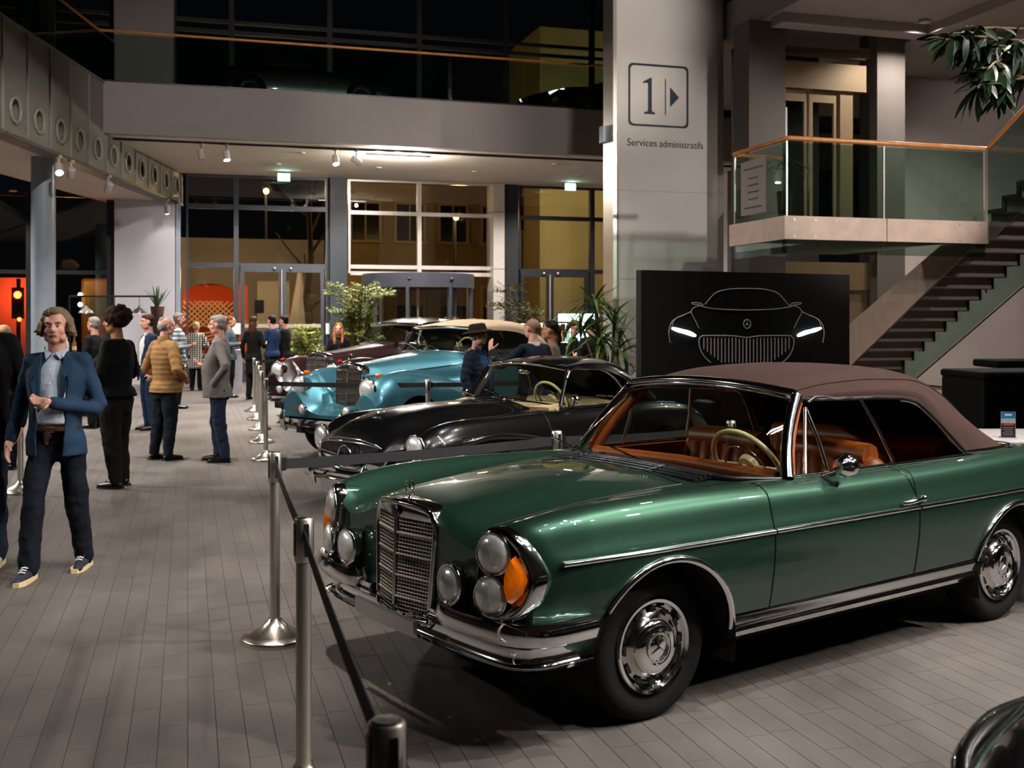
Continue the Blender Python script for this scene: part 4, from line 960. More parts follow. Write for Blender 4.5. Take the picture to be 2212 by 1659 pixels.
rows = [[p + Vector((d_, 0, dz)) for p in out] for d_, dz in ((0, 0), (.03, .012), (.08, .014), (.12, .008))]; b = MB(); b.grid(rows); b.build('grille_shell', M_CHROME, gc, smooth=60)
rows = []                                    # chrome crown above the mesh
for f in np.linspace(0, 1, 5): rows.append([gr(l, (zt_-.035)*(1-f) + top(l)*f) + Vector((-.004*math.sin(f*3.1), 0, 0)) for l in np.linspace(-.245, .245, 17)])
b = MB(); b.grid(rows); b.build('grille_crown', M_CHROME, gc, smooth=60)
b = MB(); b.lathe([(.026, 0), (.024, .006), (.001, .008)], o=gr(0, .862)+Vector((-.012,0,0)), ax=(-1,0,0), n=20); b.build('round_badge', mat('dark_enamel', '#4a4c55', .25, .8), gc, smooth=50)
b = MB()
for k in range(6): b.tube([(-.79, -.2+.08*k, .40), (-.74, -.24+.08*k, .37)], .004, 4); b.tube([(-.79, -.24+.08*k, .40), (-.74, -.20+.08*k, .37)], .004, 4)
b.build('lower_mesh', M_CHROME, gc)
mascot(car, (-.725, 0, .893), .036)
# upright lamp units
def unit(sd):
    K = [(.622,.80),(.640,.862),(.69,.888),(.75,.880),(.80,.85),(.84,.795),(.868,.735),(.876,.70),(.868,.645),(.845,.58),(.80,.535),(.74,.515),(.675,.525),(.635,.565),(.620,.64),(.617,.72)]
    K = crom(K + [K[0]], 2)[:-1]
    def P(l, z, f=0.): return Vector((-.775 + max(0., l-.665)*.34 + max(0., l-.785)*.35 + (z-.7)*.10 - f, -sd*l, z))
    b = MB(); n = len(K); ctr = (.735, .70)
    rows = []
    for s_, f in ((1., -.05), (1.0, 0.), (.93, .012), (.86, .010), (.80, .0)): rows.append([P(ctr[0]+(l-ctr[0])*s_, ctr[1]+(z-ctr[1])*s_, f) for l, z in K])
    b.grid(rows, closed=True); k0 = len(b.v) - n; b.f.append(tuple(range(k0, k0+n))); b.mi.append(0)
    u = b.build('headlamp_unit', M_CHROME, car, smooth=50)
    back = [P(l, z, -.05) for l, z in K]; b = MB(); b.grid([[p + Vector((.0,0,0)) for p in back], [p + Vector((.10, sd*.02, -.01)) for p in back]], closed=True); b.build('lamp_collar', M_GREEN, u, smooth=60)
    for nm, l, z, r in (('upper_lamp', .700, .785, .080), ('lower_lamp', .702, .618, .077)):
        d = Vector((-1, -sd*.28, .03)); round_lamp(u, nm, P(l, z, .0), r, d, depth=0, bez=.006)
    am = [(.800,.790),(.835,.74),(.848,.70),(.835,.65),(.800,.605),(.783,.65),(.776,.70),(.783,.745)]
    b = MB(); n = len(am); a_ = [P(l, z, .006) for l, z in am]; c_ = [P(.805+(l-.805)*.75, .70+(z-.70)*.85, .030) for l, z in am]
    b.add(a_ + c_, [tuple(range(n, 2*n))] + [(i, (i+1) % n, n+(i+1) % n, n+i) for i in range(n)]); o = b.build('turn_signal', M_AMBER, u, smooth=40)
    b = MB(); am2 = [(l*.0 + .655 + (l-.775)*.9*-1*0 + (.833-l)*.35, z) for l, z in am]
for sd in (1, -1): unit(sd)
# fog lamps
for sd in (1, -1):
    round_lamp(car, 'fog_lamp', (-.80, -sd*.455, .625), .078, (-1, 0, .03), depth=.07, bez=.009)
    b = MB(); b.cyl((-.76, -sd*.455, .55), (-.74, -sd*.455, .46), .012, n=8); b.tube([(-.76, -sd*.455, .62), (-.70, -sd*.36, .60)], .018, 8); b.build('fog_bracket', M_CHROME, car)
    b = MB(); b.box((-.745, -sd*.50, .60), (.03, .22, .20)); b.build('side_grille', M_CARBLACK, car)
# cowl louvre (black) in front of the windscreen
rows = []
for f in np.linspace(0, 1, 6): rows.append([(.44 + .19*f + .05*(l/.58)**2*1.5, -l, .968 + .012*math.sin(f*3) - .03*(l/.58)**2) for l in np.linspace(-.58, .56, 20)])
b = MB(); b.grid(rows); lv = b.build('cowl_louvre', M_CARBLACK, car, smooth=60)
for f in np.linspace(.0, 1, 7):
    b = MB(); b.tube([(.44 + .19*f + .075*(l/.58)**2, -l, .978 + .014*math.sin(f*3) - .03*(l/.58)**2) for l in np.linspace(-.57, .55, 16)], .006, 6); b.build('louvre_bar', mat('gunmetal', '#55585c', .25, .8), lv, smooth=60)
for l in (-.3, 0, .3): b = MB(); b.tube([(.43, -l, .976), (.53, -l, .99), (.64, -l, .978)], .004, 5); b.build('louvre_rib', M_CHROME, lv)
# windscreen: strongly wrapped
def wsb(l): q = abs(l); return .60 + .02*(q/.5)**2 + (.26*max(0, (q-.55)/.22)**2)
WL = np.linspace(-1, 1, 25)
base = [Vector((wsb(f*.765), -f*.765, .965 - .02*abs(f)**2)) for f in WL]
topl = [Vector((1.10 + .05*f*f, -f*.605, 1.362 - .045*f*f)) for f in WL]
b = MB(); b.grid([[p*(1-t) + q*t + Vector((-.03*math.sin(t*3.14), 0, .0)) for p, q in zip(base, topl)] for t in np.linspace(0, 1, 8)]); ws = b.build('windscreen', M_CARGLASS, car, smooth=80, fix=False)
b = MB(); b.tube([p + Vector((-.004, 0, 0)) for p in base], .013, 8); b.build('screen_seal', M_CARBLACK, ws, smooth=60)
b = MB(); b.tube([p + Vector((-.01, 0, .012)) for p in topl], .026, 8); b.tube([p + Vector((-.03, 0, -.005)) for p in topl], .010, 8); b.build('header_rail', M_CHROME, ws, smooth=60)
for e in (0, -1):
    P = [base[e]*(1-t) + topl[e]*t + Vector((-.03*math.sin(t*3.14), 0, 0)) for t in np.linspace(0, 1, 7)]; sd = 1 if e == -1 else -1
    b = MB(); b.tube(P, [.036, .033, .031, .03, .03, .032, .036], 10); b.build('a_pillar', M_CHROME, ws, smooth=60)
    b = MB(); b.tube([p + Vector((.055, sd*.035, -.01)) for p in P], .032, 10); b.build('pillar_lining', M_TAN, ws, smooth=60)
for l in (.18, -.32):
    b = MB(); p0 = Vector((wsb(l)-.03, -l, .975)); b.tube([p0, p0 + Vector((.03, .18, .02)), p0 + Vector((.10, .46, .05))], .006, 6); b.build('wiper', M_CHROME, car)
# soft top
TA = [1.08, 1.25, 1.5, 1.8, 2.1, 2.22, 2.35, 2.5, 2.65, 2.78, 2.88, 2.96]
ZC = [1.372, 1.415, 1.445, 1.455, 1.445, 1.435, 1.41, 1.36, 1.285, 1.19, 1.08, .965]
EL = [.60, .615, .625, .63, .64, .66, .70, .735, .745, .74, .70, .64]
EZ = [1.315, 1.30, 1.295, 1.29, 1.26, 1.18, 1.02, .955, .955, .958, .958, .958]
SLZ = [.0]*len(TA)
rows = {1: [], -1: []}
for a_ in np.linspace(1.08, 2.96, 64):
    zc = float(pchip(TA, ZC, a_)); el = float(pchip(TA, EL, a_)); ez = float(pchip(TA, EZ, a_)); sh = min(.60, el-.03)
    zs = max(ez + .03, zc - .06 - .06*max(0, (a_-2.2)/.76))
    zs = min(zs, zc - .01)
    P = crom([(0, zc), (.22, zc-.006), (sh*.72, zc-.03), (sh*.93, zs-.03 if zs-.03 > ez else (zs+ez)/2), ((sh+el)/2+.01, ez+(zs-ez)*.45), (el, ez)], 4)
    for sd in (1, -1): rows[sd].append([(a_, -sd*l, z) for l, z in P])
b = MB(); b.grid(rows[1]); b.grid(rows[-1]); so = b.build('soft_top', M_BROWNTOP, car, smooth=180)
q_ = bmesh.new(); q_.from_mesh(so.data); bmesh.ops.remove_doubles(q_, verts=q_.verts, dist=.0005); q_.to_mesh(so.data); q_.free()
for sd in (1, -1):
    b = MB(); b.tube([r_[-1] for r_ in rows[sd] if r_[-1][0] < 2.5], .010, 6); b.build('top_edge', mat('dark_piping', '#1c1413', .6), so, smooth=60)
    b = MB(); b.tube([(r_[11][0], r_[11][1], r_[11][2]+.003) for r_ in rows[sd] if 1.1 < r_[0][0] < 2.7], .0045, 5); b.build('top_seam', M_BROWNTOP, so, smooth=60)
b = MB(); b.tube([(2.40, -.745, .965), (2.6, -.755, .965), (2.80, -.75, .967), (2.92, -.70, .97), (2.985, -.45, .972), (3.0, 0, .975), (2.985, .45, .972), (2.92, .70, .97), (2.80, .75, .967), (2.4, .745, .965)], .014, 8); b.build('top_rim', M_CHROME, car, smooth=60)
b = MB(); b.tube([(2.70, q, 1.315 - abs(q)*.05) for q in np.linspace(-.42, .42, 9)], .012, 6); b.build('rear_window_trim', M_CHROME, so)
# side glass, vent post, divider, chrome frames
for sd in (1, -1):
    def W(a_, z): return Vector((a_, -sd*(.765 - (z-.95)*.42), z))
    fr = [W(.99, .955), W(1.215, 1.285), W(1.5, 1.292), W(1.85, 1.285), W(2.08, 1.262), W(2.2, 1.18), W(2.31, 1.06), W(2.40, .958)]
    fr = [Vector(p) for p in crom([tuple(p) for p in fr], 4)]
    low = [W(.99 + (2.40-.99)*k/(len(fr)-1), .955) for k in range(len(fr))]
    b = MB(); b.grid([[low[k]*(1-t)+fr[k]*t for k in range(len(fr))] for t in (0, .5, 1)]); sg_ = b.build('side_window', M_CARGLASS, car, smooth=80, fix=False)
    b = MB(); b.tube(fr[4:], .011, 8); b.build('window_frame', M_CARBLACK, sg_, smooth=60)
    b = MB(); b.tube([p + Vector((-.012, -sd*.008, -.012)) for p in fr[14:]], .007, 6); b.build('frame_strip', M_CHROME, sg_, smooth=60)
    b = MB(); b.tube([W(1.20, .96), W(1.205, 1.1), W(1.185, 1.262)], .012, 8); b.tube([W(1.03, .96), W(1.185, 1.262)], .010, 8); b.build('vent_frame', M_CHROME, sg_, smooth=60)
    b = MB(); b.tube([W(1.735, .96), W(1.70, 1.12), W(1.64, 1.288)], .009, 8); b.build('window_divider', M_CHROME, sg_, smooth=60)
    b = MB(); b.tube([(a_, -sd*.772, .953) for a_ in np.linspace(.93, 2.42, 14)], .010, 8); b.build('belt_moulding', M_CHROME, car, smooth=60)
    b = MB(); b.tube([(1.58, -sd*.925, .785), (1.60, -sd*.945, .79), (1.66, -sd*.948, .795), (1.73, -sd*.94, .795)], [.010, .013, .013, .009], 8); b.ball((1.745, -sd*.93, .795), .018, 8, 6); b.build('door_handle', M_CHROME, car, smooth=60)
    # door lining and rear side panel inside
    b = MB(); b.hexa([(.75, -sd*.80, .45), (2.5, -sd*.80, .45), (2.5, -sd*.75, .45), (.75, -sd*.75, .45)], [(.92, -sd*.75, .945), (2.45, -sd*.75, .945), (2.45, -sd*.70, .945), (.92, -sd*.70, .945)]); b.build('door_lining', M_TAN, car)
# mirror on the near door
b = MB(); b.lathe([(.03, 0), (.052, .03), (.06, .075), (.057, .085)], o=(1.10, -.90, 1.0), ax=(1, 0, .05), n=20); mo = b.build('door_mirror', M_CHROME, car, smooth=50)
b = MB(); b.tube([(1.11, -.80, .945), (1.12, -.86, .965), (1.13, -.90, .99)], .012, 8); b.build('mirror_stalk', M_CHROME, mo, smooth=60)
b = MB(); b.lathe([(.055, .086), (.054, .088)], o=(1.10, -.90, 1.0), ax=(1, 0, .05), n=20); b.build('mirror_glass', mat('mirror_grey', '#55504c', .1, .6), mo)
# cabin: dash, wheel, seats, floor
b = MB(); b.prism([(.72, -.72, .90), (.95, -.70, .93), (1.0, -.70, .90), (.98, -.70, .72), (.80, -.72, .70)], (0, 1.42, 0)); b.build('dashboard', M_WOODD, car)
b = MB(); b.tube([(.93, -.68, .935), (.93, 0, .95), (.93, .68, .935)], .035, 8); b.build('dash_pad', M_TAN, car, smooth=60)
steering_wheel(car, (1.05, -.38, .955), .215, -.55, M_IVORY, .014)
b = MB(); b.tube([(1.04, -.38, .945), (.85, -.38, .85)], .03, 8); b.build('steering_column', M_IVORY, car)
for l in (.37, -.37): seat(car, 1.62, l, .52, M_TAN, .54, .46, .18)
seat(car, 2.32, .0, .55, M_TAN, 1.2, .42, .22, ribs=12)
b = MB(); b.box((1.6, 0, .36), (1.75, 1.5, .05)); b.build('cabin_floor', mat('brown_carpet', '#3a2415', .95), car)
b = MB(); b.prism([(2.45, -.7, .95), (2.95, -.66, .955), (2.95, -.66, .90), (2.45, -.7, .6)], (0, 1.4, 0)); b.build('parcel_shelf', M_TAN, car)
b = MB(); b.ball((1.12, -.02, 1.25), (.02, .11, .035), 12, 8); b.build('interior_mirror', M_CARBLACK, car, smooth=60)
# wheels
M_HUBG = mat('hub_chrome', '#cfcac4', rough=.12, metal=1.)
for a_ in (0, 2.66):
    for sd in (1, -1): wheel(car, a_, .80, .318, .325, .205, M_HUBG, .175, sd)
b = MB(); b.cyl((0, -.7, .32), (0, .7, .32), .04); b.cyl((2.66, -.7, .32), (2.66, .7, .32), .04); b.build('axles', M_UNDER, car)
# tail lamps
for sd in (1, -1):
    b = MB(); b.ball((3.90, -sd*.68, .66), (.04, .10, .12), 12, 8); b.build('tail_lamp', M_REDPL, car, smooth=60)
# ================================================================ BLACK ROADSTER WITH HARDTOP
M_BLK = mat('black_paint', '#070708', rough=.25, coat=1., coat_r=.01, noise=(3., .02))
M_BEIGE = mat('beige_leather', '#b79e74', rough=.5, noise=(8., .08), bump=(120., .1, .002))
M_CREAM = mat('cream_paint', '#d9b98a', rough=.3, coat=.5)
def black_roadster(loc, rz, label):
    car = thing('black_roadster', loc, rz, label, 'car', 'classic cars on show')
    lo = lambda w: [(w-.008, .52), (w-.035, .37), (w-.07, .26)]
    ST = [(-.83, [(0,.66),(.25,.655),(.42,.635),(.50,.63),(.60,.66),(.66,.645),(.705,.60),(.72,.56),(.71,.50),(.69,.45),(.65,.42)]),
          (-.76, [(0,.745),(.25,.735),(.42,.695),(.50,.69),(.62,.745),(.70,.73),(.755,.67),(.775,.60),(.765,.52),(.74,.43),(.69,.39)]),
          (-.60, [(0,.855),(.25,.835),(.42,.765),(.50,.755),(.64,.81),(.73,.795),(.80,.72),(.82,.62),(.81,.52),(.78,.40),(.74,.34)]),
          (-.30, [(0,.925),(.25,.905),(.43,.815),(.52,.80),(.65,.85),(.75,.835),(.82,.75),(.845,.64),(.835,.52),(.81,.38),(.78,.28)]),
          (.20, [(0,.955),(.25,.935),(.44,.85),(.53,.83),(.66,.868),(.76,.85),(.83,.76),(.86,.65)] + lo(.86)),
          (.85, [(0,.95),(.25,.94),(.45,.895),(.54,.88),(.66,.88),(.76,.862),(.835,.77),(.865,.66)] + lo(.866)),
          (1.5, [(0,.88),(.25,.88),(.45,.875),(.54,.872),(.66,.872),(.765,.85),(.838,.765),(.866,.655)] + lo(.866)),
          (2.2, [(0,.90),(.25,.90),(.45,.895),(.54,.893),(.66,.895),(.77,.875),(.845,.785),(.872,.66)] + lo(.872)),
          (2.8, [(0,.87),(.25,.865),(.45,.84),(.54,.835),(.64,.86),(.74,.845),(.82,.76),(.845,.64)] + lo(.845)),
          (3.2, [(0,.77),(.25,.765),(.45,.74),(.54,.735),(.62,.75),(.70,.735),(.76,.67),(.78,.58),(.77,.50),(.74,.42),(.70,.36)]),
          (3.45, [(0,.58),(.25,.575),(.45,.56),(.54,.555),(.60,.56),(.64,.55),(.68,.53),(.69,.5),(.68,.47),(.66,.44),(.62,.42)])]
    S = Shell(ST, [(0, .30, .365), (2.40, .30, .355)])
    def wp(a, l, z):
        k = min(1, max(0, (l-.44)/.14)); k = k*k*(3-2*k); return a + .17*k*min(1, max(0, (-.25-a)/.45))
    S.warp = wp
    S.panel('hood', M_BLK, car, -.83, .86, 0, 2)
    for sd in (1, -1):
        S.panel('front_fender', M_BLK, car, -.83, .745, 2, 10, (sd,)); S.panel('door', M_BLK, car, .75, 1.75, 4, 10, (sd,)); S.panel('rear_fender', M_BLK, car, 1.755, 3.45, 4, 10, (sd,))
        S.panel('cowl_side', M_BLK, car, .745, 1.15, 2, 4, (sd,))
    S.panel('rear_deck', M_BLK, car, 2.45, 3.45, 0, 4)
    b = MB()
    for sd in (1, -1):
        C_ = S.section(-.83); vs = [(wp(-.83, l, z), -sd*l, z) for l, z in C_] + [(-.83, 0, C_[-1][1])]; b.add(vs, [tuple(range(len(vs)))])
    b.build('front_panel', M_BLK, car)
    b = MB()
    for ac, zc, r in S.arch:
        for sd in (1, -1):
            b.grid([[(ac+(r+.01)*math.cos(t), -sd*l, zc+(r+.01)*math.sin(t)) for l in (.84, .5)] for t in np.linspace(-.2, math.pi+.2, 18)]); b.add([(ac+(r+.01)*math.cos(t), -sd*.5, zc+(r+.01)*math.sin(t)) for t in np.linspace(-.2, math.pi+.2, 18)], [tuple(range(18))])
    b.box((1.2, 0, .25), (1.7, 1.5, .06)); b.build('underbody', M_UNDER, car)
    for sd in (1, -1):
        # eyebrow over the wheel arch, sill strip, lamp, indicator
        P = crom([(-.40, .70, .62), (-.25, .855, .69), (0, .885, .72), (.3, .875, .70), (.66, .868, .655)], 5)
        b = MB(); b.tube([(p[0], -sd*p[1], p[2]) for p in P], [.004 + .026*math.sin(math.pi*(k+.5)/len(P))**.6 for k in range(len(P))], 8); b.build('arch_eyebrow', M_BLK, car, smooth=60)
        P = [(a_, -sd*(S.at_z(a_, .60 if a_ < 1 else .6)+.004), .675 - .012*a_) for a_ in np.linspace(-.05, .66, 9)]
        b = MB(); b.tube([(p[0], p[1]-sd*.022, p[2]+.045-.05*i/8) for i, p in enumerate(P)], .006, 6); b.build('eyebrow_glint', M_CHROME, car, smooth=60)  # bright strip stands in for the reflection along the black eyebrow
        round_lamp(car, 'headlamp', (-.655, -sd*.655, .655), .098, (-1, -sd*.06, .04), depth=.12, shell_m=M_BLK, bez=.014)
        round_lamp(car, 'indicator', (-.66, -sd*.66, .495), .03, (-1, 0, 0), depth=.03, bez=.006)
        b = MB(); b.tube([(a_, -sd*.875, .33) for a_ in (.4, 1, 1.6, 2.0)], .012, 6); b.build('sill_strip', M_CHROME, car)
        b = MB(); b.tube([(1.02, -sd*.69, .885), (1.5, -sd*.70, .885), (2.0, -sd*.70, .895)], .012, 8); b.build('belt_moulding', M_CHROME, car, smooth=60)
        b = MB(); P = S.section(.748)[16:]; b.tube([(.748, -sd*(l+.0005), z) for l, z in P], .003, 5); b.build('door_gap', M_CHROME if False else M_CARBLACK, car)
    for a_ in (0, 2.40):
        for sd in (1, -1): wheel(car, a_, .77, .315, .322, .20, M_CREAM, .165, sd, slots=0, disc_m=M_CREAM)
    # grille: chrome mouth, star, bar
    def G_(l, z): return Vector((-.852 + l*l*.25, -l, z))
    P = [G_(l, z) for l, z in crom([(-.47,.60),(-.40,.652),(-.2,.672),(0,.678),(.2,.672),(.40,.652),(.47,.60),(.46,.54),(.38,.47),(.2,.445),(0,.44),(-.2,.445),(-.38,.47),(-.46,.54),(-.47,.60)], 3)[:-1]]
    b = MB(); b.tube(P, .011, 8, closed=True); g = b.build('grille_ring', M_CHROME, car, smooth=60)
    b = MB(); b.add([p + Vector((.006,0,0)) for p in P], [tuple(range(len(P)))]); b.build('grille_core', M_CARBLACK, g)
    b = MB(); c = G_(0, .56) + Vector((-.03,0,0)); ring(b, c, .088, (0,1,0), (0,0,1), .008, 28, 8); star3(b, c, .086, (0,1,0), (0,0,1), .012, .1); b.build('grille_star', M_CHROME, g, smooth=40)
    for q in (-1, 1): b = MB(); b.tube([G_(q*.10, .56)+Vector((-.02,0,0)), G_(q*.44, .575)+Vector((-.01,0,0))], .009, 8); b.build('grille_bar', M_CHROME, g, smooth=60)
    b = MB(); b.tube([G_(l, .695 - .10*(abs(l)/.5)**3)+Vector((.0,0,.012)) for l in np.linspace(-.5, .5, 15)], .009, 8); b.build('nose_moulding', M_CHROME, car, smooth=60)
    # bumper with overriders
    pth = crom([(-.45, .80), (-.62, .815), (-.78, .74), (-.90, .50), (-.94, .2), (-.945, 0), (-.94, -.2), (-.90, -.50), (-.78, -.74), (-.62, -.815), (-.45, -.80)], 3)
    b = MB(); sweep(b, pth[::-1], [(0, .345), (.02, .35), (.034, .385), (.02, .425), (0, .43)]); bu_ = b.build('front_bumper', M_CHROME, car, smooth=60)
    for q in (-1, 1): b = MB(); b.tube([(-.94, -q*.36, .30), (-.965, -q*.36, .36), (-.97, -q*.36, .44), (-.94, -q*.36, .50)], [.02, .03, .03, .018], 8); b.build('overrider', M_CHROME, bu_, smooth=60)
    b = MB(); b.box((-.955, .0, .30), (.02, .46, .11)); b.build('plate_panel', mat('satin_metal', '#b5b2ae', .3, .9), bu_)
    b = MB(); b.tube([(-.56, .03, .875), (-.55, 0, .885), (-.56, -.03, .878)], .007, 6); b.ball((-.53, 0, .895), .016, 8, 6); b.build('hood_badge', M_CHROME, car)
    b = MB(); b.tube([(.80, -.2, .958), (.84, -.0, .972), (.80, .2, .958)], .012, 6); b.build('cowl_vent', M_CHROME, car)
    # windscreen
    F_ = np.linspace(-1, 1, 17)
    base = [Vector((.88 + .21*f*f, -f*.65, .955 - .055*f*f)) for f in F_]; topl = [Vector((1.19 + .12*f*f, -f*.545, 1.285 - .055*f*f)) for f in F_]
    b = MB(); b.grid([[p*(1-t)+q*t for p, q in zip(base, topl)] for t in np.linspace(0, 1, 5)]); ws = b.build('windscreen', M_CARGLASS, car, smooth=80, fix=False)
    b = MB(); b.tube(base, .012, 8); b.build('screen_seal', M_CHROME, ws, smooth=60); b = MB(); b.tube(topl, .016, 8); b.build('header_rail', M_CHROME, ws, smooth=60)
    for e in (0, -1): b = MB(); b.tube([base[e], topl[e]], .022, 8); b.build('a_pillar', M_BLK, ws, smooth=60)
    for l in (.15, -.3): b = MB(); p0 = Vector((.88, -l, .965)); b.tube([p0, p0 + Vector((.05, .15, .02)), p0 + Vector((.10, .40, .06))], .005, 5); b.build('wiper', M_CHROME, car)
    # hardtop
    TA = [1.19, 1.4, 1.7, 1.95, 2.15, 2.35, 2.5, 2.6]; ZC = [1.30, 1.33, 1.345, 1.335, 1.295, 1.20, 1.06, .90]; EZ = [1.245, 1.24, 1.225, 1.17, 1.05, .92, .90, .895]; EL = [.56, .57, .585, .61, .65, .69, .68, .62]
    rows = {1: [], -1: []}
    for a_ in np.linspace(1.19, 2.6, 40):
        zc, ez, el = (float(pchip(TA, Q, a_)) for Q in (ZC, EZ, EL)); P = crom([(0, zc), (.2, zc-.006), (.40, zc-.03), (el*.90, ez+(zc-ez)*.45), (el, ez)], 4)
        for sd in (1, -1): rows[sd].append([(a_ + (.12*(l/.56)**2 if a_ < 1.4 else .12*(l/.56)**2*max(0, (1.6-a_)/.2) if a_ < 1.6 else 0), -sd*l, z) for l, z in P])
    b = MB(); b.grid(rows[1]); b.grid(rows[-1]); ht = b.build('hardtop', M_BLK, car, smooth=60)
    for sd in (1, -1):
        def W(a_, z): return Vector((a_, -sd*(.69 - (z-.89)*.36), z))
        fr = [Vector(p) for p in crom([tuple(W(1.10, .90)), tuple(W(1.30, 1.215)), tuple(W(1.55, 1.232)), tuple(W(1.78, 1.215)), tuple(W(1.93, 1.13)), tuple(W(2.02, 1.0)), tuple(W(2.05, .90))], 4)]
        low = [W(1.10 + .95*k/(len(fr)-1), .895) for k in range(len(fr))]
        b = MB(); b.grid([low, fr]); sg_ = b.build('side_window', M_CARGLASS, car, fix=False); b = MB(); b.tube(fr[3:], .012, 8); b.build('window_frame', M_CHROME, sg_, smooth=60)
        b = MB(); b.hexa([(.95, -sd*.78, .4), (2.2, -sd*.78, .4), (2.2, -sd*.72, .4), (.95, -sd*.72, .4)], [(1.0, -sd*.69, .885), (2.2, -sd*.69, .885), (2.2, -sd*.65, .885), (1.0, -sd*.65, .885)]); b.build('door_lining', M_BEIGE, car)
        b = MB(); b.ball((1.18, -sd*.76, .965), (.035, .045, .04), 12, 8); mo = b.build('door_mirror', M_CHROME, car, smooth=60); b = MB(); b.tube([(1.16, -sd*.72, .885), (1.18, -sd*.755, .94)], .008, 6); b.build('mirror_stalk', M_CHROME, mo)
    b = MB(); b.prism([(.92, -.66, .90), (1.12, -.64, .93), (1.16, -.64, .89), (1.12, -.64, .72), (.98, -.66, .70)], (0, 1.30, 0)); b.build('dashboard', M_BEIGE, car)
    steering_wheel(car, (1.30, -.33, .93), .195, -.42, M_IVORY, .013)
    for l in (.32, -.32): seat(car, 1.85, l, .42, M_BEIGE, .48, .42, .2)
    b = MB(); b.box((1.7, 0, .30), (1.6, 1.35, .05)); b.build('cabin_floor', mat('brown_carpet', '#3a2415', .95), car)
    b = MB(); b.prism([(2.12, -.62, .88), (2.5, -.6, .885), (2.5, -.6, .8), (2.12, -.62, .6)], (0, 1.24, 0)); b.build('parcel_shelf', M_BEIGE, car)
    b = MB(); b.ball((1.24, -.02, 1.20), (.018, .09, .03), 12, 8); b.build('interior_mirror', M_CHROME, car, smooth=60)
    return car
black_roadster((-.784, 9.79, 0), R(44.7), 'glossy black roadster with hardtop and beige seats behind the green cabriolet')
nb = black_roadster((1.80, 2.02, 0), R(48), 'black car of which only one corner shows, bottom right')
